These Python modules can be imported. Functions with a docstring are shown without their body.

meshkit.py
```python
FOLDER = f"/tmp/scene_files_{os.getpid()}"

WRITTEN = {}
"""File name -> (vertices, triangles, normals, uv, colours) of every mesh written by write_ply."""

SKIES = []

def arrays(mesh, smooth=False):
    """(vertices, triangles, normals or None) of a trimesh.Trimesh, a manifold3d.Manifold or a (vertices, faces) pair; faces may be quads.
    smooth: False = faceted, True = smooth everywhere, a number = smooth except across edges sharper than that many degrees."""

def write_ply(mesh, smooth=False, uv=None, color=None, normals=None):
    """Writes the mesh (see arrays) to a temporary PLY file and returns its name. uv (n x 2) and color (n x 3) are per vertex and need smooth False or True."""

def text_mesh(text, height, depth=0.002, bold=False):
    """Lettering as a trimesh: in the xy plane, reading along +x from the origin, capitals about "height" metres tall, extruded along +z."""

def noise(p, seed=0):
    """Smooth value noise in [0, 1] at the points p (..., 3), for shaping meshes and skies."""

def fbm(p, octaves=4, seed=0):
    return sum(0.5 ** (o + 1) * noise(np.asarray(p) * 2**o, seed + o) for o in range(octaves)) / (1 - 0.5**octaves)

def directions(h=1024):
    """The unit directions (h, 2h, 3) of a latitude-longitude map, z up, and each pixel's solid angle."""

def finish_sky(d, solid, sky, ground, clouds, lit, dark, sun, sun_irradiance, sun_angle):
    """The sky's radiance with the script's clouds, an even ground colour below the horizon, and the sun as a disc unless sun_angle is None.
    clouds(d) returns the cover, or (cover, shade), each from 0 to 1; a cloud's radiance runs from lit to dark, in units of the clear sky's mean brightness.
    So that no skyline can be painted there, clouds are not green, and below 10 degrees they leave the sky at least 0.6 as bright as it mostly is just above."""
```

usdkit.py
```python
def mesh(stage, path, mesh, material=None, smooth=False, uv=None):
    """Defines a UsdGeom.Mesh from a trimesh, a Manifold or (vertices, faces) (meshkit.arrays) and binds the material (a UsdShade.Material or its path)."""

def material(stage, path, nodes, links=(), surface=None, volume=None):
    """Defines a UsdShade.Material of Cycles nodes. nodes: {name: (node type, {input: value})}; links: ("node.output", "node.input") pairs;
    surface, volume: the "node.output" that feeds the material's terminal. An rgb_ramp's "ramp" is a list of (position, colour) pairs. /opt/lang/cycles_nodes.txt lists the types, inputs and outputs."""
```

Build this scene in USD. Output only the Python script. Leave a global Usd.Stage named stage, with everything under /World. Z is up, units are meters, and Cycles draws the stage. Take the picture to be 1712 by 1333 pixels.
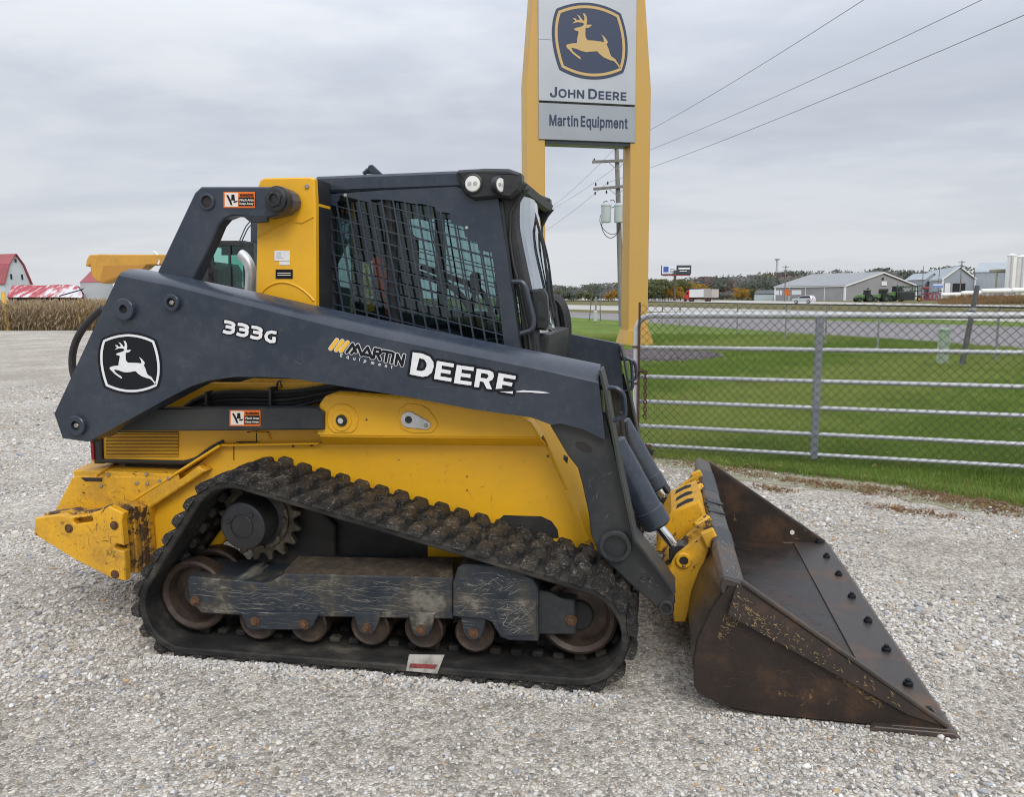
import math, random
import numpy as np, trimesh, usdkit, meshkit, mapbox_earcut
from pxr import Usd, UsdGeom, UsdLux, UsdShade, Gf, Sdf, Vt
from shapely.geometry import Polygon, MultiPolygon, LineString, Point, box as sbox
from shapely.ops import unary_union
from shapely import affinity

stage = Usd.Stage.CreateInMemory()
UsdGeom.SetStageUpAxis(stage, 'Z'); UsdGeom.SetStageMetersPerUnit(stage, 1.0)
UsdGeom.Xform.Define(stage, '/World'); UsdGeom.Scope.Define(stage, '/World/Looks')
PI = math.pi

# ------------------------------------------------------------------ camera
FPX, IW, IH = 1282.402, 1712.0, 1333.0
CAM = np.array([1.95189, -3.89184, 1.57337]); YAW, PITCH, ROLL = -0.19113, -0.13131, -0.0087
cf = np.array([math.sin(YAW)*math.cos(PITCH), math.cos(YAW)*math.cos(PITCH), math.sin(PITCH)])
cr = np.array([math.cos(YAW), -math.sin(YAW), 0.0]); cu = np.cross(cr, cf)
cr, cu = cr*math.cos(ROLL)+cu*math.sin(ROLL), -cr*math.sin(ROLL)+cu*math.cos(ROLL)
EXPOSURE = 0.12
cam = UsdGeom.Camera.Define(stage, '/World/camera')
cam.CreateHorizontalApertureAttr(36.0); cam.CreateVerticalApertureAttr(36.0*798/1024)
cam.CreateFocalLengthAttr(36.0*FPX/IW); cam.CreateClippingRangeAttr(Gf.Vec2f(0.05, 5000))
cam.CreateExposureAttr(EXPOSURE)
cam.AddTransformOp().Set(Gf.Matrix4d(*cr, 0, *cu, 0, *(-cf), 0, *CAM, 1))

# ------------------------------------------------------------------ sky and sun (overcast)
SUN_AZ, SUN_EL = math.radians(150), math.radians(42)      # direction towards the sun, azimuth from +y towards +x
dome = UsdLux.DomeLight.Define(stage, '/World/sky'); dome.CreateIntensityAttr(1.0)
SKY_STRENGTH = 0.10
skymat = usdkit.material(stage, '/World/Looks/sky', {
    'co': ('texture_coordinate', {}),
    'sky': ('sky_texture', {'sky_type': 'single_scattering', 'sun_disc': False, 'sun_elevation': SUN_EL, 'sun_rotation': SUN_AZ, 'altitude': 200.0, 'aerosol_density': 2.0}),
    'sep': ('separate_xyz', {}),
    'ab': ('math', {'math_type': 'absolute'}),
    'den': ('math', {'math_type': 'add', 'value2': 0.12}),
    'pu': ('math', {'math_type': 'divide'}), 'pv': ('math', {'math_type': 'divide'}),
    'pl': ('combine_xyz', {}),
    'mp': ('mapping', {'scale': (1.0, 1.5, 1), 'rotation': (0, 0, -0.45)}),
    'n1': ('noise_texture', {'scale': 0.42, 'detail': 4.0, 'roughness': 0.5, 'distortion': 0.7}),
    'n2': ('noise_texture', {'scale': 2.2, 'detail': 6.0, 'roughness': 0.55}),
    'nm': ('math', {'math_type': 'multiply_add', 'value2': 0.30}),
    'r': ('rgb_ramp', {'ramp': [(0.43, (4.25, 4.65, 5.5)), (0.60, (5.5, 5.85, 6.55)), (0.73, (7.2, 7.45, 7.8))]}),
    'hz': ('rgb_ramp', {'ramp': [(0.0, (6.6, 6.75, 7.0)), (0.06, (6.5, 6.7, 7.0)), (0.14, (5.9, 6.2, 6.8)), (0.28, (5.2, 5.6, 6.5)), (1.0, (5.2, 5.6, 6.5))]}),
    'hm': ('map_range', {'from_min': 0.02, 'from_max': 0.26, 'to_min': 0.15, 'to_max': 0.8, 'clamp': True}),
    'gn': ('map_range', {'from_min': .22, 'from_max': 1.0, 'to_min': 1.0, 'to_max': 2.5, 'clamp': True}), 'gv': ('combine_xyz', {}), 'gm': ('mix', {'mix_type': 'multiply', 'fac': 1.0}),
    'mc': ('mix', {}), 'mx': ('mix', {'fac': 0.95}),
    'bg': ('background_shader', {'strength': SKY_STRENGTH})},
    [('co.generated', 'sep.vector'), ('sep.z', 'ab.value1'), ('ab.value', 'den.value1'), ('sep.x', 'pu.value1'), ('den.value', 'pu.value2'), ('sep.y', 'pv.value1'), ('den.value', 'pv.value2'),
     ('pu.value', 'pl.x'), ('pv.value', 'pl.y'), ('pl.vector', 'mp.vector'), ('mp.vector', 'n1.vector'), ('mp.vector', 'n2.vector'), ('n2.fac', 'nm.value1'), ('n1.fac', 'nm.value3'),
     ('nm.value', 'r.fac'), ('sep.z', 'hz.fac'), ('sep.z', 'hm.value'), ('hm.result', 'mc.fac'), ('hz.color', 'mc.color1'), ('r.color', 'mc.color2'),
     ('sky.color', 'mx.color1'), ('sep.z', 'gn.value'), ('gn.result', 'gv.x'), ('gn.result', 'gv.y'), ('gn.result', 'gv.z'), ('mc.color', 'gm.color1'), ('gv.vector', 'gm.color2'), ('gm.color', 'mx.color2'), ('mx.color', 'bg.color')], surface='bg.background')
UsdShade.MaterialBindingAPI.Apply(dome.GetPrim()).Bind(skymat)
dome.GetPrim().SetCustomDataByKey('kind', 'structure')
dome.GetPrim().SetCustomDataByKey('label', 'grey overcast sky with soft layered cloud'); dome.GetPrim().SetCustomDataByKey('category', 'sky')
sun = UsdLux.DistantLight.Define(stage, '/World/sun')
sun.CreateIntensityAttr(0.40); sun.CreateAngleAttr(25.0); sun.CreateNormalizeAttr(True); sun.CreateColorAttr(Gf.Vec3f(1.0, 0.97, 0.93))
sd = np.array([math.sin(SUN_AZ)*math.cos(SUN_EL), math.cos(SUN_AZ)*math.cos(SUN_EL), math.sin(SUN_EL)])
sx_ = np.cross([0, 0, 1.0], sd); sx_ /= np.linalg.norm(sx_); sy_ = np.cross(sd, sx_)
sun.AddTransformOp().Set(Gf.Matrix4d(*sx_, 0, *sy_, 0, *sd, 0, 0, 0, 30, 1))

# ------------------------------------------------------------------ measuring helpers: where a sight line meets a real plane
def ray(px, py): return cf + (px-IW/2)/FPX*cr - (py-IH/2)/FPX*cu
def P(px, py, y): d = ray(px, py); return CAM + (y-CAM[1])/d[1]*d
def Pz(px, py, z=0.0): d = ray(px, py); return CAM + (z-CAM[2])/d[2]*d
def Pd(px, py, dep): return CAM + dep*ray(px, py)
def G(px, dep):                     # ground point in the column px at a depth
    p = Pd(px, 495, dep); return np.array([p[0], p[1], 0.0])
def Pn(px, py, o, n): d = ray(px, py); return CAM + ((o-CAM)@n)/(d@n)*d
def Zm(x0, y0, s): return lambda *pts: [(x0+a/s, y0+b/s) for a, b in pts]
HOR = lambda px: 497.0-0.0087*(px-856)
def depth(p): return float((np.asarray(p)-CAM)@cf)

# ------------------------------------------------------------------ scene helpers
names, off = {}, {}
def uniq(parent, name):
    k = parent+'/'+name; n = names.get(k, -1)+1; names[k] = n
    return k if n == 0 else f'{k}_{n:03d}'
def tag(prim, label=None, cat=None, group=None, kind=None):
    for k, v in (('label', label), ('category', cat), ('group', group), ('kind', kind)):
        if v: prim.SetCustomDataByKey(k, v)
    return prim
def thing(name, label, cat, loc=(0, 0, 0), group=None, kind=None):
    path = uniq('/World', name); x = UsdGeom.Xform.Define(stage, path); x.AddTranslateOp().Set(Gf.Vec3d(*map(float, loc)))
    off[path] = np.array(loc, float); tag(x.GetPrim(), label, cat, group, kind); return path
SPLIT = {'track_roller', 'idler_wheel', 'door_frame', 'tower_rib', 'wiper_arm', 'cylinder_hose', 'armrest', 'joystick', 'lap_bar', 'side_console', 'hose_clamp', 'insulator', 'drop_cable', 'handrail', 'panel_rivet', 'rake_spokes', 'catwalk_brace', 'fender_flange', 'seat_belt', 'hose_bundle', 'bushing_lead', 'boss_plate', 'panel_seam', 'inner_frame', 'sticker_pictogram', 'hub_bolt', 'hub_plug', 'leg_bolt_hole'}
def obj(name, mesh, mat, parent='/World', smooth=32, label=None, cat=None, group=None, kind=None):
    if isinstance(mesh, list) and name in SPLIT:
        for m_ in mesh: path = obj(name, m_, mat, parent, smooth, label, cat, group, kind)
        return path
    path = uniq(parent, name); o = off.get(parent, np.zeros(3)); off[path] = o
    if isinstance(mesh, (list, tuple)) and mesh and not isinstance(mesh[0], np.ndarray): mesh = cat_(mesh)
    if isinstance(mesh, trimesh.Trimesh): mesh = (np.asarray(mesh.vertices)-o, np.asarray(mesh.faces))
    else: mesh = (np.asarray(mesh[0])-o, mesh[1])
    m = usdkit.mesh(stage, path, mesh, mat, smooth=smooth); tag(m.GetPrim(), label, cat, group, kind); return path
def copy(src, name, loc, rotz=0, label=None, cat=None, group=None, scale=1.0):
    path = uniq('/World', name); x = UsdGeom.Xform.Define(stage, path); x.AddTranslateOp().Set(Gf.Vec3d(*map(float, loc)))
    if rotz: x.AddRotateZOp().Set(math.degrees(rotz))
    if scale != 1.0: x.AddScaleOp().Set(Gf.Vec3f(scale, scale, scale))
    x.GetPrim().GetReferences().AddInternalReference(src); x.GetPrim().SetInstanceable(True)
    tag(x.GetPrim(), label, cat, group); return path

# ------------------------------------------------------------------ mesh helpers
def tm(v, f):
    m = trimesh.Trimesh(np.asarray(v, float), np.asarray(f, int), process=False); return m
def cat_(ms): return trimesh.util.concatenate([m for m in ms if m is not None])
def fixv(m):
    v, f = m.vertices, m.faces
    if np.einsum('ij,ij->i', v[f[:, 0]], np.cross(v[f[:, 1]], v[f[:, 2]])).sum() < 0: m.faces = f[:, ::-1].copy()
    return m
def mir(m):
    v = np.array(m.vertices); v[:, 1] *= -1; return tm(v, np.asarray(m.faces)[:, ::-1])
def clean(pts):
    out = []
    for p in pts:
        if not out or np.hypot(p[0]-out[-1][0], p[1]-out[-1][1]) > 1e-6: out.append((float(p[0]), float(p[1])))
    if np.hypot(out[0][0]-out[-1][0], out[0][1]-out[-1][1]) < 1e-6: out.pop()
    return np.array(out)
def area2(r): return 0.5*np.sum(r[:, 0]*np.roll(r[:, 1], -1)-np.roll(r[:, 0], -1)*r[:, 1])
def inset(r, b):
    a = np.roll(r, 1, 0); c = np.roll(r, -1, 0)
    d1 = r-a; d2 = c-r; d1 = d1/np.linalg.norm(d1, axis=1)[:, None]; d2 = d2/np.linalg.norm(d2, axis=1)[:, None]
    n1 = np.stack([-d1[:, 1], d1[:, 0]], 1); n2 = np.stack([-d2[:, 1], d2[:, 0]], 1)
    m = n1+n2; k = 2.0/np.maximum((m*m).sum(1), 0.5)
    return r+m*k[:, None]*b
def polys(p):
    if isinstance(p, (Polygon, MultiPolygon)) or hasattr(p, 'geoms'):
        return [g for g in getattr(p, 'geoms', [p]) if g.geom_type == 'Polygon' and g.area > 1e-9]
    return [Polygon(p)]
YF = (np.zeros(3), np.array([1., 0, 0]), np.array([0, 0, 1.]), np.array([0, 1., 0]))
XF = (np.zeros(3), np.array([0, 1., 0]), np.array([0, 0, 1.]), np.array([1., 0, 0]))
ZF = (np.zeros(3), np.array([1., 0, 0]), np.array([0, 1., 0]), np.array([0, 0, 1.]))
def prism(poly, d0, d1, F=YF, bev=0.0):
    out = []
    for g in polys(poly):
        rings = [clean(g.exterior.coords)]+[clean(h.coords) for h in g.interiors]
        if area2(rings[0]) < 0: rings[0] = rings[0][::-1]
        for i in range(1, len(rings)):
            if area2(rings[i]) > 0: rings[i] = rings[i][::-1]
        ins = [inset(r, bev) if bev else r for r in rings]
        flat = np.vstack(ins); ends = np.cumsum([len(r) for r in ins]).astype(np.uint32)
        tri = mapbox_earcut.triangulate_float64(flat, ends).reshape(-1, 3).astype(int)
        N = len(flat); full = np.vstack(rings)
        lay = [(flat, d0), (full, d0+bev), (full, d1-bev), (flat, d1)] if bev else [(full, d0), (full, d1)]
        V = np.vstack([F[0]+q[:, :1]*F[1]+q[:, 1:]*F[2]+d*F[3] for q, d in lay]); L = len(lay)
        fs = [tri[:, ::-1], tri+(L-1)*N]; s = 0
        for r in rings:
            i = np.arange(len(r))+s; j = np.roll(i, -1); s += len(r)
            for k in range(L-1):
                a, b = k*N, (k+1)*N
                fs += [np.stack([i+a, j+a, j+b], 1), np.stack([i+a, j+b, i+b], 1)]
        out.append(fixv(tm(V, np.vstack(fs))))
    return cat_(out)
def xz(pts, y): return [tuple(P(a, b, y)[[0, 2]]) for a, b in pts]
def map_poly(g, fn):
    out = []
    for q in polys(g):
        out.append(Polygon([fn(*c) for c in q.exterior.coords], [[fn(*c) for c in h.coords] for h in q.interiors]).buffer(0))
    return unary_union(out)
def plate(pts, y0, y1, bev=0.004, yp=None, r=0):     # outline seen in the photograph on plane yp, made y0..y1 thick
    yp = min(y0, y1) if yp is None else yp
    g = Polygon(xz(pts, yp)).buffer(0) if not isinstance(pts, (Polygon, MultiPolygon)) else map_poly(pts, lambda a, b: tuple(P(a, b, yp)[[0, 2]]))
    if r: g = g.buffer(-r).buffer(2*r, quad_segs=5).buffer(-r, quad_segs=5)
    return prism(g, min(y0, y1), max(y0, y1), YF, bev)
def art(g, y, t=0.0012):                             # flat print: px polygon on plane y
    return prism(map_poly(g, lambda a, b: tuple(P(a, b, y)[[0, 2]])), y-t, y)
def rotm(ax, ay, az):
    M = np.eye(4); M[:3, 0], M[:3, 1], M[:3, 2] = ax, ay, az; return M
def hull(pts): return trimesh.Trimesh(np.asarray(pts), process=False).convex_hull
def box(c, s, bev=0.004, axes=None):
    h = np.array(s, float)/2; b = min(bev, h.min()*0.6)
    pts = []
    for sx in (-1, 1):
        for sy in (-1, 1):
            for sz in (-1, 1):
                S = np.array([sx, sy, sz])
                if b > 0:
                    for k in range(3):
                        q = h-b; q = q.copy(); q[k] = h[k]; pts.append(S*q)
                else: pts.append(S*h)
    m = hull(pts)
    v = np.array(m.vertices)
    if axes is not None: v = v@np.array(axes)
    return tm(v+np.array(c), m.faces)
def frame_of(d, up=(0, 0, 1)):
    d = np.array(d, float); d /= np.linalg.norm(d); up = np.array(up, float)
    if abs(d@up) > 0.97: up = np.array([0, 1., 0])
    s = np.cross(up, d); s /= np.linalg.norm(s); return d, s, np.cross(d, s)
def beam(p0, p1, w, h, bev=0.003, up=(0, 0, 1), ext=0.0):
    p0, p1 = np.array(p0, float), np.array(p1, float); d, s, u = frame_of(p1-p0, up)
    return box((p0+p1)/2, (np.linalg.norm(p1-p0)+2*ext, w, h), bev, np.array([d, s, u]))
def lathe(prof, p0, axis, n=28, up=(0, 0, 1)):       # profile (radius, along axis)
    d, s, u = frame_of(axis, up); p0 = np.array(p0, float); a = np.arange(n)/n*2*PI
    V, Fs = [], []
    for r, h in prof: V.append(p0+h*d+r*(np.cos(a)[:, None]*s+np.sin(a)[:, None]*u))
    V = np.vstack(V); i = np.arange(n); j = (i+1) % n
    for k in range(len(prof)-1):
        A, B = k*n, (k+1)*n
        Fs += [np.stack([A+i, A+j, B+j], 1), np.stack([A+i, B+j, B+i], 1)]
    return fixv(tm(V, np.vstack(Fs)))
def cyl(p0, p1, r, r1=None, n=20, bev=0.0):
    p0, p1 = np.array(p0, float), np.array(p1, float); L = np.linalg.norm(p1-p0); r1 = r if r1 is None else r1
    b = min(bev, r*0.5, L*0.4)
    pr = [(1e-5, 0), (r-b, 0), (r, b), (r1, L-b), (r1-b, L), (1e-5, L)] if b else [(1e-5, 0), (r, 0), (r1, L), (1e-5, L)]
    return lathe(pr, p0, p1-p0, n)
def ringy(p0, p1, ro, ri, n=28, bev=0.003):
    p0, p1 = np.array(p0, float), np.array(p1, float); L = np.linalg.norm(p1-p0)
    return lathe([(ri, L), (ri, 0), (ri+bev, 0), (ro-bev, 0), (ro, bev), (ro, L-bev), (ro-bev, L), (ri, L)], p0, p1-p0, n)
def fillet(pts, r, n=5):
    pts = [np.array(p, float) for p in pts]; out = [pts[0]]
    for a, b, c in zip(pts, pts[1:], pts[2:]):
        u = a-b; w = c-b; lu, lw = np.linalg.norm(u), np.linalg.norm(w); k = min(r, lu*.49, lw*.49)
        p, q = b+u/lu*k, b+w/lw*k
        out += [(1-t)**2*p+2*t*(1-t)*b+t*t*q for t in np.linspace(0, 1, n)]
    return out+[pts[-1]]
def tube(pts, r, n=8, r_fn=None):
    pts = np.array(pts, float); T = np.gradient(pts, axis=0); T /= np.linalg.norm(T, axis=1)[:, None]
    up = np.array([0, 0, 1.]) if abs(T[0][2]) < .9 else np.array([0, 1., 0]); s = np.cross(up, T[0]); s /= np.linalg.norm(s)
    V = []; a = np.arange(n)/n*2*PI
    for k, (p, t) in enumerate(zip(pts, T)):
        s = s-t*(s@t); s /= np.linalg.norm(s); u = np.cross(t, s); rr = r if r_fn is None else r*r_fn(k/(len(pts)-1))
        V.append(p+rr*(np.cos(a)[:, None]*s+np.sin(a)[:, None]*u))
    V.append(pts[:1]); V.append(pts[-1:]); V = np.vstack(V); i = np.arange(n); j = (i+1) % n; Fs = []
    for k in range(len(pts)-1):
        A, B = k*n, (k+1)*n
        Fs += [np.stack([A+i, A+j, B+j], 1), np.stack([A+i, B+j, B+i], 1)]
    e = len(pts)*n; L = (len(pts)-1)*n
    Fs += [np.stack([j, i, np.full(n, e)], 1), np.stack([L+i, L+j, np.full(n, e+1)], 1)]
    return tm(V, np.vstack(Fs))
def spline(pts, n=24):
    from scipy.interpolate import CubicSpline
    pts = np.array(pts, float); t = np.r_[0, np.cumsum(np.linalg.norm(np.diff(pts, axis=0), axis=1))]
    return CubicSpline(t, pts)(np.linspace(0, t[-1], n))
def quadstrip(A, B, thick=None):
    A, B = np.array(A, float), np.array(B, float); n = len(A); V = np.vstack([A, B]); f = []
    for i in range(n-1): f += [[i, i+1, n+i+1], [i, n+i+1, n+i]]
    return tm(V, f)
def slab(A, B, th):                                  # sheet between two polylines, given thickness along its own normal
    A, B = np.array(A, float), np.array(B, float); n = len(A)
    nn = np.cross(np.gradient(A, axis=0), B-A); nn /= np.linalg.norm(nn, axis=1)[:, None]
    V = np.vstack([A, B, A+nn*th, B+nn*th]); f = []
    for i in range(n-1):
        a, b, c, d = i, i+1, n+i, n+i+1
        f += [[a, b, d], [a, d, c], [2*n+a, 2*n+d, 2*n+b], [2*n+a, 2*n+c, 2*n+d], [a, 2*n+a, 2*n+b], [a, 2*n+b, b], [c, d, 2*n+d], [c, 2*n+d, 2*n+c]]
    for i in (0, n-1): f += [[i, n+i, 3*n+i], [i, 3*n+i, 2*n+i]]
    return fixv(tm(V, f))
def text_poly(text, height, bold=0):
    import glob
    from PIL import Image, ImageDraw, ImageFont
    font = ImageFont.truetype(glob.glob('/opt/blender-*/*/datafiles/fonts/Inter.woff2')[0], 96)
    x0, y0, x1, y1 = font.getbbox(text, anchor='ls', stroke_width=bold)
    im = Image.new('L', (x1-x0+8, y1-y0+8)); ImageDraw.Draw(im).text((4-x0, 4-y0), text, 255, font, anchor='ls', stroke_width=bold)
    on = np.pad(np.asarray(im) > 127, ((0, 0), (1, 1))).astype(np.int8)
    rows, st = np.nonzero(np.diff(on, axis=1) == 1); en = np.nonzero(np.diff(on, axis=1) == -1)[1]
    sh = unary_union([sbox(a, -r-1, b, -r) for a, r, b in zip(st, rows, en)]).buffer(.6).buffer(-.6).simplify(.7)
    s = height/70.0
    return affinity.affine_transform(sh, [s, 0, 0, s, -4*s, (4-y0)*s])

# ------------------------------------------------------------------ materials
def mat(name, nodes, links, surface='p.BSDF'): return usdkit.material(stage, '/World/Looks/'+name, nodes, links, surface=surface)
GEO = {'g': ('geometry', {})}
def paint(name, col, dirt=(.20, .16, .11), amount=.35, rough=.38, scale=3.0, bump=.04, metallic=0, spec=.5, chips=None, chip_at=.72):
    n = dict(GEO)
    n.update({'n1': ('noise_texture', {'scale': scale, 'detail': 8.0, 'roughness': .65}), 'n2': ('noise_texture', {'scale': scale*9, 'detail': 6.0, 'roughness': .7}),
        'r1': ('rgb_ramp', {'ramp': [(.42, (0, 0, 0)), (.72, (amount,)*3)]}), 'r2': ('rgb_ramp', {'ramp': [(.5, (.0,)*3), (.75, (amount*.7,)*3)]}),
        'ad': ('math', {'math_type': 'add', 'use_clamp': True}), 'mx': ('mix', {'color1': col, 'color2': dirt}),
        'rr': ('map_range', {'from_min': 0., 'from_max': 1., 'to_min': rough, 'to_max': min(rough+.45, .95)}),
        'bp': ('bump', {'strength': bump, 'distance': .01}), 'p': ('principled_bsdf', {'metallic': metallic, 'specular_ior_level': spec})})
    l = [('g.position', 'n1.vector'), ('g.position', 'n2.vector'), ('n1.fac', 'r1.fac'), ('n2.fac', 'r2.fac'), ('r1.color', 'ad.value1'), ('r2.color', 'ad.value2'), ('ad.value', 'mx.fac'),
         ('ad.value', 'rr.value'), ('rr.result', 'p.roughness'), ('n2.fac', 'bp.height'), ('bp.normal', 'p.normal')]
    if chips:
        n.update({'n3': ('noise_texture', {'scale': 14.0, 'detail': 9.0, 'roughness': .75}), 'r3': ('rgb_ramp', {'ramp': [(chip_at, (0, 0, 0)), (chip_at+.02, (1, 1, 1))]}), 'm3': ('mix', {'color2': chips})})
        l += [('g.position', 'n3.vector'), ('n3.fac', 'r3.fac'), ('r3.color', 'm3.fac'), ('mx.color', 'm3.color1'), ('m3.color', 'p.base_color')]
    else: l.append(('mx.color', 'p.base_color'))
    return mat(name, n, l)
def noisy(name, stops, scale=5., detail=8., rough=.7, nr=.65, bump=.2, bscale=None, metallic=0, stretch=(1, 1, 1), dist=.01, spec=.5):
    n = dict(GEO); n.update({'mp': ('mapping', {'scale': stretch}), 'n1': ('noise_texture', {'scale': scale, 'detail': detail, 'roughness': nr}), 'r1': ('rgb_ramp', {'ramp': stops}),
        'n2': ('noise_texture', {'scale': bscale or scale*6, 'detail': 6., 'roughness': .6}), 'bp': ('bump', {'strength': bump, 'distance': dist}), 'p': ('principled_bsdf', {'roughness': rough, 'metallic': metallic, 'specular_ior_level': spec})})
    return mat(name, n, [('g.position', 'mp.vector'), ('mp.vector', 'n1.vector'), ('mp.vector', 'n2.vector'), ('n1.fac', 'r1.fac'), ('r1.color', 'p.base_color'), ('n2.fac', 'bp.height'), ('bp.normal', 'p.normal')])
def plain(name, col, rough=.5, metallic=0, **k): return mat(name, {'p': ('principled_bsdf', dict(base_color=col, roughness=rough, metallic=metallic, **k))}, [])
M = {}
M['grey'] = paint('grey_paint', (.020, .028, .043), dirt=(.10, .105, .115), amount=.24, rough=.25, scale=2.4, bump=.02)
M['grey_low'] = paint('worn_grey_paint', (.0135, .0175, .021), dirt=(.07, .062, .05), amount=.40, rough=.36, scale=4, bump=.05)
M['yellow'] = paint('yellow_paint', (.72, .375, .009), dirt=(.34, .19, .03), amount=.20, rough=.36, scale=2.6, bump=.02)
M['yellow_worn'] = paint('worn_yellow_paint', (.66, .345, .012), dirt=(.22, .12, .035), amount=.55, rough=.45, scale=6, bump=.06, chips=(.07, .035, .018), chip_at=.60)
M['black'] = paint('black_plastic', (.010, .011, .013), dirt=(.06, .06, .055), amount=.25, rough=.4, scale=6)
M['dark'] = noisy('dark_recess', [(.35, (.008, .008, .009)), (.7, (.03, .026, .02))], 6, rough=.75)
M['hose'] = noisy('hose_rubber', [(.35, (.008, .008, .010)), (.75, (.022, .021, .02))], 20, rough=.5)
M['chrome'] = plain('chrome_rod', (.75, .76, .78), .12, 1.0)
M['zinc'] = noisy('zinc_plate', [(.3, (.42, .42, .42)), (.7, (.62, .62, .62))], 20, rough=.4, metallic=.6, bump=.05)
M['white'] = noisy('white_print', [(.3, (.72, .72, .73)), (.75, (.62, .62, .62))], 30, rough=.5, bump=.0)
M['decal_black'] = plain('black_print', (.006, .007, .010), .55, specular_ior_level=.25)
M['label_worn'] = noisy('worn_label', [(.35, (.22, .20, .17)), (.6, (.42, .40, .36))], 25., rough=.8)
M['label_red'] = noisy('worn_red_print', [(.35, (.10, .03, .03)), (.6, (.26, .04, .04))], 30., rough=.8)
M['yellow_muddy'] = paint('muddy_yellow_paint', (.50, .26, .015), dirt=(.11, .062, .028), amount=.95, rough=.6, scale=7, bump=.25, chips=(.06, .034, .02), chip_at=.50)
M['decal_yellow'] = plain('yellow_print', (.72, .40, .03), .45)
M['orange'] = plain('orange_print', (.66, .14, .015), .5)
M['decal_cream'] = plain('cream_print', (.66, .60, .52), .5)
M['red'] = plain('red_reflector', (.35, .012, .015), .3)
M['seat'] = noisy('seat_vinyl', [(.3, (.012, .012, .013)), (.7, (.022, .022, .022))], 30, rough=.6)
M['belt_orange'] = plain('orange_webbing', (.60, .045, .008), .6)
M['lens'] = plain('lamp_lens', (.70, .70, .66), .15, 0, specular_ior_level=.6)
M['scuff_pale'] = noisy('bare_scrape', [(.3, (.12, .12, .11)), (.7, (.36, .34, .29))], 30., rough=.55)
M['scuff_straw'] = noisy('straw_scrape', [(.3, (.16, .10, .035)), (.7, (.40, .27, .10))], 30., rough=.7)
M['scuff_rust'] = noisy('rust_scrape', [(.3, (.055, .028, .016)), (.7, (.13, .065, .032))], 30., rough=.75)
M['scuff_grey'] = noisy('grey_scrape', [(.3, (.10, .105, .11)), (.7, (.19, .195, .20))], 30., rough=.5)
M['bolt'] = noisy('rusty_bolt', [(.3, (.05, .025, .014)), (.65, (.15, .075, .035))], 40, rough=.7, metallic=.3)
M['steelbolt'] = noisy('plated_bolt', [(.3, (.22, .20, .17)), (.7, (.42, .40, .36))], 40, rough=.4, metallic=.7)
M['roller'] = noisy('worn_roller', [(.32, (.018, .013, .010)), (.55, (.048, .031, .022)), (.72, (.11, .072, .05))], 11, rough=.55, metallic=.3, bump=.1)
M['sprocket'] = noisy('worn_sprocket', [(.35, (.03, .025, .02)), (.6, (.10, .085, .06)), (.78, (.26, .23, .17))], 22, rough=.5, metallic=.4, bump=.1)
M['mud'] = noisy('caked_mud', [(.3, (.022, .016, .011)), (.55, (.06, .042, .026)), (.75, (.13, .10, .065))], 16, rough=.95, bump=.8, bscale=60, dist=.02)
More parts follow.
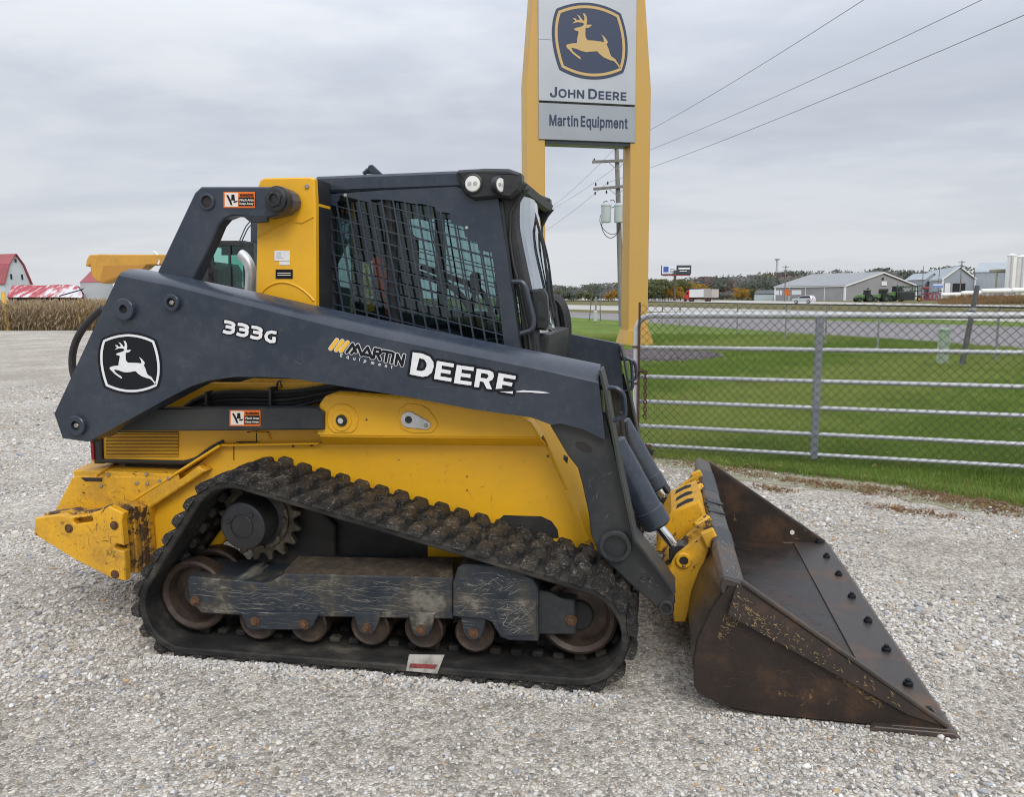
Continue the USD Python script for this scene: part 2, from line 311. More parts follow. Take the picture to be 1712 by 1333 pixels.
# rubber with dried mud on it
n = dict(GEO); n.update({'n1': ('noise_texture', {'scale': 7., 'detail': 9., 'roughness': .7}), 'r1': ('rgb_ramp', {'ramp': [(.36, (.010, .010, .0105)), (.52, (.018, .0165, .015)), (.64, (.055, .046, .036)), (.78, (.15, .13, .10))]}),
    'mp': ('mapping', {'scale': (.55, .30, 1.5)}), 'n2': ('noise_texture', {'scale': 95., 'detail': 5., 'roughness': .7, 'distortion': 1.6}), 'r2': ('rgb_ramp', {'ramp': [(.55, (0, 0, 0)), (.63, (.9, .9, .9))]}), 'm2': ('mix', {'color2': (.24, .225, .195)}),
    'gm': ('math', {'math_type': 'multiply', 'use_clamp': True}), 'r3': ('rgb_ramp', {'ramp': [(.36, (.25, .25, .25)), (.56, (1, 1, 1))]}),
    'bp': ('bump', {'strength': .9, 'distance': .010}), 'p': ('principled_bsdf', {'roughness': .58, 'specular_ior_level': .35})})
M['rubber'] = mat('muddy_rubber', n, [('g.position', 'n1.vector'), ('g.position', 'mp.vector'), ('mp.vector', 'n2.vector'), ('n1.fac', 'r1.fac'), ('n1.fac', 'r3.fac'), ('n2.fac', 'r2.fac'), ('r2.color', 'gm.value1'), ('r3.color', 'gm.value2'), ('gm.value', 'm2.fac'),
    ('r1.color', 'm2.color1'), ('m2.color', 'p.base_color'), ('n2.fac', 'bp.height'), ('bp.normal', 'p.normal')])
M['belt'] = noisy('track_belt_rubber', [(.34, (.010, .010, .011)), (.48, (.020, .019, .018)), (.60, (.045, .040, .034)), (.72, (.105, .092, .075))], 6, rough=.68, spec=.25, bump=.35, bscale=60, stretch=(.6, 1, 1.5))
# scraped steel: fine pale scratches along the beam
n = dict(GEO); n.update({'n1': ('noise_texture', {'scale': 5., 'detail': 8., 'roughness': .65}), 'r1': ('rgb_ramp', {'ramp': [(.34, (.014, .019, .028)), (.50, (.026, .031, .038)), (.58, (.060, .054, .044)), (.64, (.15, .14, .115)), (.74, (.22, .205, .17))]}),
    'mp': ('mapping', {'scale': (3., 1., 95.), 'rotation': (0, .10, 0)}), 'n2': ('noise_texture', {'scale': 1.7, 'detail': 4., 'roughness': .6, 'distortion': .3}),
    'mp2': ('mapping', {'scale': (4., 1., 110.), 'rotation': (0, -.42, 0)}), 'n3': ('noise_texture', {'scale': 1.5, 'detail': 3., 'roughness': .6, 'distortion': .2}),
    'n4': ('noise_texture', {'scale': 3.2, 'detail': 6., 'roughness': .7}), 'r4': ('rgb_ramp', {'ramp': [(.44, (.06, .06, .06)), (.62, (1, 1, 1))]}), 'ms': ('math', {'math_type': 'multiply', 'use_clamp': True}),
    'mxv': ('math', {'math_type': 'maximum'}), 'r2': ('rgb_ramp', {'ramp': [(.62, (0, 0, 0)), (.70, (.75, .75, .75))]}), 'm2': ('mix', {'color2': (.34, .32, .26)}),
    'bp': ('bump', {'strength': .25, 'distance': .004}), 'p': ('principled_bsdf', {'roughness': .48, 'metallic': .25})})
M['scraped'] = mat('scraped_steel', n, [('g.position', 'n1.vector'), ('n1.fac', 'r1.fac'), ('g.position', 'mp.vector'), ('g.position', 'mp2.vector'), ('mp.vector', 'n2.vector'), ('mp2.vector', 'n3.vector'), ('n2.fac', 'mxv.value1'), ('n3.fac', 'mxv.value2'),
    ('mxv.value', 'r2.fac'), ('g.position', 'n4.vector'), ('n4.fac', 'r4.fac'), ('r2.color', 'ms.value1'), ('r4.color', 'ms.value2'), ('ms.value', 'm2.fac'), ('r1.color', 'm2.color1'), ('m2.color', 'p.base_color'), ('n2.fac', 'bp.height'), ('bp.normal', 'p.normal')])
# bucket: dark worn steel, rust, remains of yellow paint
def bucket_mat(name, yellow=.62, rough=.5, base=(.020, .015, .012), rust=(.060, .030, .016), spec=.5):
    n = dict(GEO); n.update({'n1': ('noise_texture', {'scale': 3.2, 'detail': 9., 'roughness': .68}), 'r1': ('rgb_ramp', {'ramp': [(.34, base), (.52, tuple(b*1.6 for b in base)), (.68, rust), (.8, tuple(c*1.5 for c in rust))]}),
        'mp': ('mapping', {'scale': (1.2, 1.2, 1.2)}), 'n2': ('noise_texture', {'scale': 5.5, 'detail': 11., 'roughness': .80, 'distortion': .4}), 'r2': ('rgb_ramp', {'ramp': [(yellow, (0, 0, 0)), (yellow+.035, (.8, .8, .8))]}), 'm2': ('mix', {'color2': (.26, .165, .055)}),
        'n3': ('noise_texture', {'scale': 60., 'detail': 5., 'roughness': .7}), 'bp': ('bump', {'strength': .3, 'distance': .004}), 'rr': ('map_range', {'from_min': .3, 'from_max': .7, 'to_min': rough-.12, 'to_max': rough+.2}),
        'p': ('principled_bsdf', {'metallic': .25, 'specular_ior_level': spec})})
    return mat(name, n, [('g.position', 'n1.vector'), ('n1.fac', 'r1.fac'), ('g.position', 'mp.vector'), ('mp.vector', 'n2.vector'), ('n2.fac', 'r2.fac'), ('r2.color', 'm2.fac'), ('r1.color', 'm2.color1'), ('m2.color', 'p.base_color'),
        ('g.position', 'n3.vector'), ('n3.fac', 'bp.height'), ('bp.normal', 'p.normal'), ('n1.fac', 'rr.value'), ('rr.result', 'p.roughness')])
M['bucket'] = bucket_mat('bucket_steel', .60, .5, base=(.011, .0085, .007), rust=(.044, .023, .013))
M['bucket_side'] = bucket_mat('bucket_scuffed', .60, .55, base=(.0155, .0098, .0072), rust=(.082, .041, .019))
M['bucket_floor'] = bucket_mat('bucket_polished', .80, .27, base=(.0095, .008, .007), rust=(.046, .026, .016))
M['edge'] = bucket_mat('cutting_edge_steel', .8, .36, base=(.030, .025, .022), rust=(.13, .075, .045))
# glass
def pane(name, tint, k=.9, base=.04, pw=3.5):
    return mat(name, {'t': ('transparent_bsdf', {'color': tint}), 'gl': ('glossy_bsdf', {'color': (.95, .97, 1), 'roughness': .02}), 'lw': ('layer_weight', {'blend': .5}), 'pw': ('math', {'math_type': 'power', 'value2': pw}), 'ma': ('math', {'math_type': 'multiply_add', 'value2': k, 'value3': base}), 'm': ('mix_closure', {})},
               [('lw.facing', 'pw.value1'), ('pw.value', 'ma.value1'), ('ma.value', 'm.fac'), ('t.BSDF', 'm.closure1'), ('gl.BSDF', 'm.closure2')], surface='m.closure')
M['glass'] = pane('cab_glass', (.66, .76, .76))
M['glass_green'] = pane('green_glass', (.55, .80, .74))
M['windscreen'] = pane('windscreen_glass', (.55, .66, .68), .95, .10, 2.0)
# ================================================================== the compact track loader
L = thing('compact_track_loader', 'large yellow and dark grey tracked loader with toothless bucket parked on gravel', 'track loader', (0.77, 0, 0))
def both(name, mesh, m, parent=None, **k):
    obj(name, mesh, m, parent or L, **k); return obj(name, mir(mesh) if isinstance(mesh, trimesh.Trimesh) else [mir(q) for q in mesh], m, parent or L, **k)

# ---- boom arms
yo, yi = -.85, -.71
low = [(1012, 736), (975, 718), (937, 708), (922, 711), (890, 698.5), (792, 685), (687, 665), (565, 645), (485, 632.6), (440, 630.5), (395, 630), (350, 636), (320, 646), (290, 661), (230, 694), (170, 727), (147, 739), (105, 733), (91, 692), (190, 478)]
topf = [(198, 461), (290, 479), (430, 515), (565, 549), (631, 564), (760, 590), (900, 618), (1001, 641)]
topb = [(238, 449.5), (300, 461.5), (427, 488), (560, 518), (631, 533), (760, 560), (900, 588), (1004, 609)]
def boom_mesh():
    A = [P(a, b, yo) for a, b in topf+low]
    Bk = [P(a, b, -.73) for a, b in topb]+[np.array([p[0], -.73, p[2]]) for p in A[len(topf):]]
    Bk[-1] = A[-1]*[1, 0, 1]+np.array([0, -.73, 0])
    Cc = [np.array([p[0], yi, p[2]-.004]) for p in Bk]
    mid = [A[i]*.5+Bk[i]*.5+(np.array([0, -.012, .012]) if i < len(topf) else 0) for i in range(len(A))]
    q1 = [A[i]*.86+Bk[i]*.14+(np.array([0, -.006, .009]) if i < len(topf) else 0) for i in range(len(A))]
    lay = [np.array(A), np.array(q1), np.array(mid), np.array(Bk), np.array(Cc)]; N = len(A); V = np.vstack(lay)
    fl = np.array(A)[:, [0, 2]]; tri = mapbox_earcut.triangulate_float64(fl, np.array([N], np.uint32)).reshape(-1, 3).astype(int)
    i = np.arange(N); j = (i+1) % N; f = [tri, tri[:, ::-1]+4*N]
    for k in range(4): f += [np.stack([i+k*N, j+k*N, j+k*N+N], 1), np.stack([i+k*N, j+k*N+N, i+k*N+N], 1)]
    m = tm(V, np.vstack(f)); trimesh.repair.fix_normals(m); return m
bm = boom_mesh(); boom1 = obj('boom_arm', bm, M['grey'], L, smooth=30); boom2 = obj('boom_arm', mir(bm), M['grey'], L, smooth=30)
def boss(px, py, ro, ri, y, out=.02, parent=boom1, m='grey', bolt=None):
    c = P(px, py, y); k = depth(c)/FPX; ro, ri = ro*k, ri*k
    obj('pivot_boss', ringy(c+[0, .01, 0], c-[0, out, 0], ro, ri), M[m], parent)
    obj('pivot_hole', cyl(c+[0, .005, 0], c-[0, out*.35, 0], ri*1.02), M['dark'], parent)
    if bolt: obj('pivot_pin', cyl(c, c-[0, out*.8, 0], ri*.55, bev=.002, n=6), M[bolt], parent)
boss(212, 517, 18, 7.5, yo, .025); boss(290, 506, 14, 8, yo, .02, bolt='steelbolt'); boss(131, 711, 16.5, 8, yo, .02, bolt='steelbolt')
# scratch and torn corner of the lettering are below with the print
# front legs of the boom
leg = [(920, 712), (937, 690), (975, 690), (1011, 690), (1019, 720), (1031, 770), (1050, 860), (1058, 897), (1100, 952), (1127, 990), (1129, 1008), (1119, 1021), (1104, 1021), (1057, 980), (1000, 925), (988, 894), (984, 858), (974, 812), (966, 783), (949, 761)]
lg = plate(leg, -.815, -.765, .004)
both('boom_leg', lg, M['grey_low'])
fl = [P(a, b, -.815) for a, b in [(1002, 618), (1012, 657), (1021, 710), (1032, 770), (1051, 860), (1059, 897), (1100, 950), (1126, 986)]]
fa = np.array(fl); fA, fB = fa.copy(), fa.copy(); fA[:, 1] = -.862; fB[:, 1] = -.69
both('leg_flange', slab(fA, fB, .010), M['grey_low'])
hc = P(976, 748, -.815); both('leg_slot', prism(affinity.rotate(affinity.scale(Point(0, 0).buffer(.03), 1.25, .6), -25), -.0015, .0, (hc, *YF[1:])), M['dark'])
tc = P(1029.5, 911, -.81); k = depth(tc)/FPX
both('torque_tube_collar', ringy(tc-[0, .03, 0], tc+[0, .12, 0], 27*k, 20*k), M['grey_low'])
obj('torque_tube', ringy(tc+[0, .12, 0], [tc[0], .69, tc[2]], 25*k, 20*k, bev=.001), M['dark'], L)
pc = P(1114, 1016, -.815); both('coupler_pivot', ringy(pc-[0, .012, 0], pc+[0, .06, 0], 13*k, 8*k), M['grey_low'])
both('coupler_pivot_bore', cyl(pc-[0, .002, 0], pc+[0, .05, 0], 8*k), M['dark'])
both('leg_bolt_hole', [cyl(P(a, b, -.816), P(a, b, -.816)-[0, .001, 0], .006) for a, b in [(1072, 967), (1084, 968)]], M['dark'])
# hose guards on the boom front
for gpts in ([(1008, 648), (1033, 649), (1043, 660), (1046, 697), (1024, 704)],):
    both('hose_guard', tube(fillet([P(a, b, -.74) for a, b in gpts], .03), .010), M['grey'])
gf = [P(a, b, .74) for a, b in [(1036, 598), (1050, 598), (1056, 606), (1058, 652), (1040, 655)]]
obj('hose_guard', tube(fillet(gf, .03), .010), M['grey'], L)

# ---- rear upper link and lower link
lk = [(336, 312), (325, 322), (262, 456), (250, 480), (312, 490), (326, 462), (353, 404.6), (364.5, 377), (374, 366), (388, 360.5), (426, 363), (447, 364), (476, 357), (489, 346), (492, 335), (487, 322), (476, 314), (462, 312)]
lm = plate(lk, -.72, -.645, .006, r=.008)
both('upper_link', lm, M['grey'])
u0 = P(468, 335, -.72); k = depth(u0)/FPX
both('link_pin', [lathe([(1e-5, -.05), (15*k, -.05), (19*k, -.045), (20*k, -.03), (22.5*k, -.028), (23*k, 0), (22*k, .03), (1e-5, .03)], u0, (0, 1, 0), 30),
                  ringy(u0-[0, .058, 0], u0-[0, .048, 0], 12*k, 8*k)]+[cyl(u0+[11.5*k*math.cos(a), -.047, 11.5*k*math.sin(a)], u0+[11.5*k*math.cos(a), -.057, 11.5*k*math.sin(a)], .006, n=6) for a in np.arange(6)*PI/3+.3], M['black'])
u1 = P(347, 337.5, -.72); both('link_bore', [ringy(u1-[0, .01, 0], u1+[0, .02, 0], 14*k, 10*k)], M['grey']); both('link_bore_hole', cyl(u1-[0, .001, 0], u1+[0, .02, 0], 10*k), M['dark'])
both('link_bracket', plate([(404, 360), (447, 360), (446, 371), (420, 373)], -.722, -.70, .002), M['grey_low'])
ll = plate([(150, 742), (190, 684), (528, 681), (540, 690), (540, 719), (175, 722)], -.73, -.66, .006)
both('lower_link', ll, M['grey_low'])

# ---- rear tower
tw = [(431, 312), (434, 302), (440, 297.5), (450, 297), (519, 296), (525, 299), (527, 340), (528, 540), (426, 540)]
both('rear_tower', plate(tw, -.635, -.47, .006), M['yellow'])
both('tower_rib', [tube([P(a, b, -.636) for a, b in [(431, 396), (487, 370), (505, 372), (524, 362)]], .005, 6), tube(spline([P(a, b, -.636) for a, b in [(437, 490), (450, 478), (470, 472), (495, 478), (515, 492), (525, 503)]], 14), .005, 6)], M['yellow'])
obj('tower_bolt', cyl(P(513, 311, -.635), P(513, 311, -.645), .010, n=12, bev=.002), M['steelbolt'], L)
obj('tower_gasket', plate([(526, 300), (532, 300), (536, 540), (528, 540)], -.60, -.47, 0), M['black'], L)
obj('data_sticker', [prism(map_poly(sbox(459, 419, 484.5, 436), lambda a, b: tuple(P(a, b, -.636)[[0, 2]])), -.6372, -.635), art(sbox(467, 437, 484.5, 443), -.636)], M['white'], L)
obj('data_sticker_print', [art(sbox(462, 422+3*i, 470+4*(i > 2), 423+3*i), -.6375, .0006) for i in range(4)], M['zinc'], L)
obj('rating_plate', art(sbox(461, 450.5, 489.5, 466), -.6365), M['decal_black'], L)
obj('rating_plate_print', [art(sbox(464, 456+3.2*i, 486, 457.5+3.2*i), -.6378, .0006) for i in range(2)], M['decal_cream'], L)

# ---- cab
YC = -.46
open_px = Polygon([(548, 342), (551, 337), (566, 336), (568, 326), (590, 331), (612, 333), (630, 333), (650, 334), (668, 336), (690, 340), (726, 341), (730, 353), (752, 356), (754, 373), (774, 376), (778, 396), (798, 400), (800, 418), (822, 422), (827, 450), (835, 510), (843, 577), (846, 650), (566, 650), (557, 520)])
panel_px = Polygon([(527, 326), (640, 318), (762, 312), (833, 333), (851, 450), (870, 584), (884, 690), (536, 690)])
cells = []
for i in range(-8, 22):
    for j in range(-12, 26):
        ox, oy = 563+i*20.0+j*3.65, 344+i*5.15+j*21.6
        c = Polygon([(ox+1.0, oy+1.2), (ox+18.9, oy+5.8), (ox+22.4, oy+26.0), (ox+4.5, oy+21.2)])
        q = c.intersection(open_px)
        if q.area > 60 and q.geom_type == 'Polygon': cells.append(q.buffer(-.25))
guard = panel_px.difference(unary_union(cells))
gm = plate(guard, YC, YC+.008, 0, yp=YC)
both('cab_side_panel', gm, M['grey'])
gl = plate([(540, 326), (800, 326), (845, 345), (880, 690), (545, 690)], YC+.045, YC+.050, 0)
both('side_window', gl, M['glass'])
obj('panel_rivet', [cyl(P(a, b, YC), P(a, b, YC)-[0, .006, 0], .0085, .005, n=12) for a, b in [(577, 326.5), (780, 381)]], M['zinc'], L)
zr = P(600, 292, YC)[2]; zb = P(640, 320, YC)[2]; x0 = P(523, 297, YC)[0]; x1 = P(834, 315, YC)[0]
rf = Polygon([(x0, zb+.004), (x1, zb+.004), (x1+.06, zb+.02), (x1+.03, zr-.01), (x1-.2, zr), (x0+.02, zr), (x0, zr-.02)])
obj('cab_roof', prism(rf, YC-.004, -YC+.004, YF, .012), M['grey'], L)
# cab frame: posts, rear wall, floor, pillars on both sides
xr = P(532, 400, YC)[0]; fx0 = P(835, 334, YC); fx1 = P(872, 600, YC); zf = .95
both('front_pillar', beam(fx0+[-.03, .045, 0], fx1+[-.02, .045, -.15], .08, .06, .01), M['black'])
both('rear_pillar', beam([xr+.03, YC+.045, zf], [xr+.03, YC+.045, zr-.06], .07, .07, .01), M['black'])
both('side_pillar', beam([xr+.36, YC+.05, zf], [xr+.34, YC+.05, zr-.06], .05, .06, .01), M['black'])
obj('cab_rear_wall', [box([xr, 0, 1.15], (.03, .86, .5), .005), box([xr, 0, zr-.10], (.03, .86, .12), .005), box([xr, 0, 1.7], (.03, .10, .7), .005)], M['black'], L)
obj('rear_window', box([xr+.005, 0, 1.72], (.006, .84, .55), 0), M['glass'], L)
obj('cab_floor', box([xr+.5, 0, .93], (1.0, .88, .06), .005), M['black'], L)
obj('headliner', box([xr+.45, 0, zb-.02], (.95, .86, .03), .005), M['black'], L)
# interior
sc = np.array([xr+.36, .04, 0])
seat = [box(sc+[.10, 0, 1.28], (.46, .46, .13), .05), box(sc+[-.15, 0, 1.62], (.13, .44, .62), .05, None), box(sc+[-.16, 0, 1.95], (.10, .26, .14), .04), box(sc+[.08, 0, 1.1], (.4, .36, .28), .03)]
obj('operator_seat', seat, M['seat'], L)
obj('armrest', [box(sc+[.12, s*.30, 1.46], (.36, .09, .07), .03) for s in (-1, 1)]+[box(sc+[.12, s*.32, 1.2], (.30, .12, .45), .03) for s in (-1, 1)], M['seat'], L)
b0, b1, b2 = P(630, 430, -.385), P(649, 498, -.385), P(655, 526, -.385)
obj('seat_belt', [beam(b0, b1, .012, .052, .002, up=(1, 0, 0.2)), beam(b1+[.004, 0, -.012], b2, .012, .055, .002, up=(1, 0, .2))], M['belt_orange'], L)
obj('joystick', [tube([sc+[.32, s*.30, 1.48], sc+[.34, s*.29, 1.60]], .012)for s in (-1, 1)]+[box(sc+[.345, s*.29, 1.64], (.05, .05, .11), .02) for s in (-1, 1)], M['black'], L)
obj('lap_bar', [tube(fillet([sc+[-.1, s*.26, 1.75], sc+[.25, s*.27, 1.62], sc+[.33, s*.2, 1.45], sc+[.33, 0, 1.43]], .08), .016) for s in (-1, 1)], M['black'], L)
obj('side_console', [box([xr+.72, s*.35, 1.2], (.34, .12, .36), .03) for s in (-1, 1)]+[box([xr+.72, .37, 1.72], (.09, .09, .24), .02), box([xr+.18, -.36, 1.85], (.12, .1, .2), .03)], M['black'], L)
# front door with its glass
near = [(868, 322), (864, 336), (862, 352), (862, 388), (868, 420), (874, 445), (884, 490), (894, 545), (899, 590), (903, 640)]
far = [(889, 322), (893, 334), (898, 355), (902, 385), (906, 415), (909, 445), (914, 490), (920, 530), (923, 560), (925, 600)]
A = [P(a, b, -.40) for a, b in near]; B = [P(a, b, .36) for a, b in far]
for i in range(len(A)): z = (A[i][2]+B[i][2])/2; A[i][2] = z*.5+A[i][2]*.5; B[i][2] = A[i][2]
rows = []
ws = []
for t in np.linspace(0, 1, 9): rows.append([a*(1-t)+b*t+np.array([.05*math.sin(PI*t), 0, 0]) for a, b in zip(A, B)])
obj('windscreen', cat_([slab(rows[i], rows[i+1], .005) for i in range(8)]), M['windscreen'], L, smooth=40)
obj('door_frame', [tube(fillet(A, .02, 3), .020, 8), tube(fillet(B, .02, 3), .020, 8)], M['black'], L)
fr = [(833, 333), (846, 322), (872, 318), (884, 316), (872, 331), (861, 353), (861, 390), (868, 425), (874, 450), (884, 492), (894, 548), (900, 640), (882, 640), (866, 500), (857, 460), (853, 420)]
both('door_jamb', plate(fr, -.425, -.395, .006), M['black'])
obj('door_seal', tube([P(a, b, -.43) for a, b in [(862, 338), (853, 356), (852, 400), (858, 440), (868, 480), (880, 540), (888, 590)]], .008, 6), M['hose'], L)
obj('grab_handle', tube(fillet([P(a, b, -.47) for a, b in [(856, 471), (874, 471), (880, 482), (893, 535), (891, 552), (870, 558)]], .05), .011, 8), M['grey'], L)
obj('door_latch_box', plate([(886, 484), (908, 482), (914, 495), (917, 540), (912, 553), (896, 552), (887, 520)], -.445, -.38, .012), M['black'], L)
obj('latch_window', plate([(898, 505), (908, 504), (912, 535), (903, 538)], -.448, -.444, 0), M['glass'], L)
obj('door_sill', plate([(893, 556), (918, 560), (916, 590), (908, 640), (880, 640)], -.40, .40, .01), M['black'], L)
obj('wiper_arm', [tube(spline([P(a, b, -.1) for a, b in [(889, 340), (898, 372), (906, 402), (912, 440), (917, 480), (926, 530)]], 14), .007, 6), tube(spline([P(a, b, 0) for a, b in [(903, 385), (913, 420), (917, 440), (922, 480), (930, 520)]], 12), .006, 6)], M['black'], L)
# light pod and visor
pod = [(762, 287), (766, 283.5), (810, 281), (850, 281.5), (871, 289), (872, 304), (868, 318), (852, 332), (835, 330), (791, 334), (777, 326), (769, 312)]
both('light_housing', plate(pod, -.49, -.40, .012, r=.006), M['black'])
vis = [(845, 283), (872, 287), (900, 296), (912, 305), (908, 318), (898, 322), (886, 315), (866, 319), (845, 322)]
vq = [(x-.0 if x < P(860, 300, -.44)[0] else x-.085, z) for x, z in xz(vis, -.44)]
obj('roof_visor', prism(Polygon(vq).buffer(0), -.44, .44, YF, .012), M['black'], L)
def lamp(px, py, r, nrm, y=-.492):
    c = P(px, py, y); k = depth(c)/FPX; nrm = np.array(nrm, float); nrm /= np.linalg.norm(nrm); r *= k
    obj('work_light', lathe([(r*1.25, -.02), (r*1.25, .004), (r*1.05, .008), (r*1.02, .002), (r*.9, .002)], c, nrm, 26), M['black'], L)
    obj('work_light_lens', lathe([(r*1.03, .001), (r*.9, .007), (r*.4, .009), (1e-5, .0095)], c, nrm, 26), M['lens'], L)
    for s in (-1, 1):
        d, sx, u = frame_of(nrm); obj('work_light_bulb', lathe([(r*.28, .0085), (r*.26, .0105), (1e-5, .011)], c+sx*s*r*.36, nrm, 14), M['zinc'], L)
lamp(790.5, 307, 13.5, (0, -1, -.03)); lamp(836, 309, 12, (.86, -.5, -.03), -.497)

# ---- body
MAIN = [(200, 843), (222, 839), (330, 777), (375, 742), (535, 740), (913, 744), (947, 821), (992, 935), (880, 935), (700, 905), (560, 840), (430, 815), (350, 850), (310, 900), (288, 962), (262, 960), (240, 930)]
both('side_panel', plate(MAIN, -.60, -.57, .005), M['yellow'])
both('fender_flange', [beam(P(222, 839, -.63), P(372, 744, -.63), .07, .012, .003, up=(0, 0, 1)), beam(P(372, 744, -.615), P(535, 741, -.615), .04, .008, .002)], M['yellow'])
for s in (-1, 1):
    q = [P(a, b, -.597) for a, b in [(886, 690), (913, 744), (947, 821), (978, 902), (1000, 960)]]; q2 = [P(a, b, -.40) for a, b in [(935, 690), (965, 770), (988, 830), (1004, 900), (1012, 960)]]
    m = slab(q, q2, .01); obj('front_corner_panel', m if s < 0 else mir(m), M['yellow'], L)
    m = cat_([beam(P(a, b, -.60), P(c, d, -.60), .02, .02, .003) for a, b, c, d in [(946, 820, 983, 905)]]); obj('corner_rib', m if s < 0 else mir(m), M['yellow'], L)
both('corner_recess', plate([(835, 868), (842, 862), (905, 864), (922, 872), (932, 886), (934, 900), (840, 900)], -.603, -.598, 0), M['dark'])
obj('chassis', [box([.42, 0, .62], (2.26, 1.06, .50), .02), box([.5, 0, .98], (1.7, 1.0, .25), .02)], M['dark'], L)
obj('front_cross_panel', box([1.54, 0, .72], (.03, .85, .55), .005), M['yellow'], L)
# engine compartment
zt = P(300, 700, -.58)[2]
eng = [(152, 735), (170, 700), (300, 640), (540, 640), (540, 745), (372, 741), (330, 769), (308, 774), (158, 775), (152, 771)]
obj('engine_side_panel', plate(eng, -.585, -.55, .004), M['yellow'], L); obj('engine_side_panel', mir(plate(eng, -.585, -.55, .004)), M['yellow'], L)
tail = [(150, 700), (170, 700), (172, 776), (156, 776)]
obj('tail_frame', plate(tail, -.595, .595, .008, yp=-.595), M['grey_low'], L)
obj('tail_reflector', plate([(150.5, 736), (155.5, 736), (157, 769), (152.5, 769)], -.602, -.56, .001), M['red'], L)
obj('panel_trim', [tube(fillet([P(a, b, -.588) for a, b in [(169, 725), (170, 771), (309, 773.5), (328, 768), (352, 750), (374, 738.5)]], .02), .0105, 8)], M['black'], L)
obj('engine_grille_recess', plate([(177, 722), (298, 722), (298, 764), (177, 764)], -.587, -.584, 0), M['dark'], L)
for i in range(17):
    y0 = 724.5+i*2.38; obj('grille_slat', beam(P(177, y0, -.590), P(298, y0, -.590), .008, .0034, .0005), M['yellow'], L)
obj('engine_hood', [prism(Polygon([(-.80, 1.0), (-.80, 1.30), (-.72, 1.42), (.30, 1.50), (.30, 1.0)]), -.54, .54, YF, .02)], M['grey_low'], L)
obj('hood_side', [plate([(395, 655), (398, 640), (420, 633), (560, 636), (560, 652)], -.575, -.545, .002)], M['yellow_worn'], L)
obj('fuel_rod', tube(fillet([P(a, b, -.59) for a, b in [(462, 678), (463, 640), (468, 636), (471, 648)]], .01), .004, 6), M['grey_low'], L)
hs = random.Random(4)
for i in range(5):
    o = i*6.5; obj('hydraulic_hose', tube(spline([P(a, b+o, -.62+.012*(i % 2)) for a, b in [(300, 690-o*.3), (345, 662), (430, 656), (490, 655), (540, 648-o*.2), (620, 640), (720, 655)]], 26), .011, 8), M['hose'], L)
obj('hose_clamp', [plate([(342, 655), (346, 655), (346, 690), (342, 690)], -.65, -.6, .001), plate([(449, 648), (453, 648), (453, 682), (449, 682)], -.65, -.6, .001)], M['black'], L)
obj('panel_seam', [plate([(395, 738.6), (430, 738.6), (430, 740), (395, 740)], -.6025, -.5995, 0), plate([(390, 741), (391.2, 741), (391.2, 770), (390, 770)], -.6025, -.5995, 0), plate([(428, 720), (429, 720), (429, 739), (428, 739)], -.5875, -.5845, 0), plate([(413, 722), (449, 722), (449, 723.5), (413, 723.5)], -.5875, -.5845, 0)], M['dark'], L)
obj('panel_handle', tube(fillet([P(a, b, -.592) for a, b in [(420, 722.5), (448, 723.5), (451, 735)]], .01), .004, 6), M['yellow'], L)
for a, b, r in [(402, 742, .008), (490, 746, .007), (521, 745, .006), (916, 763, .006), (667, 769, .003), (781, 797, .004), (781, 820, .004)]:
    obj('panel_mark', cyl(P(a, b, -.6005), P(a, b, -.6025), r, n=8), M['bolt'], L)

# lift bracket
bk = [(529, 727), (530, 690), (534, 675), (543, 663), (556, 657.5), (575, 658), (695, 668), (870, 697.5), (888, 707), (896, 720), (904, 733), (700, 732), (536, 730)]
br = obj('lift_bracket', plate(bk, -.705, -.60, .008), M['yellow'], L); obj('lift_bracket', mir(plate(bk, -.705, -.60, .008)), M['yellow'], L)
w0 = [P(a, b, -.70) for a, b in [(535, 730), (700, 732), (903, 733)]]; w1 = [P(a, b, -.602) for a, b in [(540, 743), (700, 744), (913, 746)]]
both('bracket_gusset', slab(w0, w1, .008), M['yellow'])
def pad(px, py, rx, ry, y): return plate(affinity.scale(Point(px, py).buffer(1, quad_segs=8), rx, ry), y, y+.01, .0015, yp=y)
obj('boss_plate', [plate(Polygon([(546, 700), (550, 685), (562, 676), (580, 676), (592, 684), (599, 700), (596, 716), (588, 724), (558, 724), (549, 715)]), -.711, -.70, .003, yp=-.711), pad(571, 703.5, 16, 17.5, -.716)], M['yellow'], br)
c = P(571.5, 703, -.716); obj('lift_pin', [cyl(c, c-[0, .010, 0], .026, n=24, bev=.003)], M['black'], br); obj('lift_pin_bolt', cyl(c-[0, .01, 0], c-[0, .016, 0], .016, n=6, bev=.002), M['chrome'], br)
obj('boss_plate', plate(Polygon([(664, 700), (668, 684), (682, 675), (700, 676), (716, 684), (729, 702), (732, 712), (722, 724), (690, 725), (672, 718)]), -.711, -.70, .003, yp=-.711), M['yellow'], br)
tg = unary_union([Point(683, 702).buffer(13.5), Point(712, 711).buffer(7.5)]).convex_hull
obj('pin_retainer', plate(tg, -.718, -.711, .002, yp=-.718), M['zinc'], br); c = P(712, 711.5, -.718); obj('retainer_bolt', cyl(c, c-[0, .008, 0], .009, n=6, bev=.002), M['steelbolt'], br); c = P(683, 702, -.718); obj('retainer_pin', cyl(c, c-[0, .004, 0], .016, n=14, bev=.002), M['black'], br)
for a, b in [(537, 695), (613, 702)]: obj('bracket_chip', cyl(P(a, b, -.7045), P(a, b, -.7065), .005, n=8), M['bolt'], br)

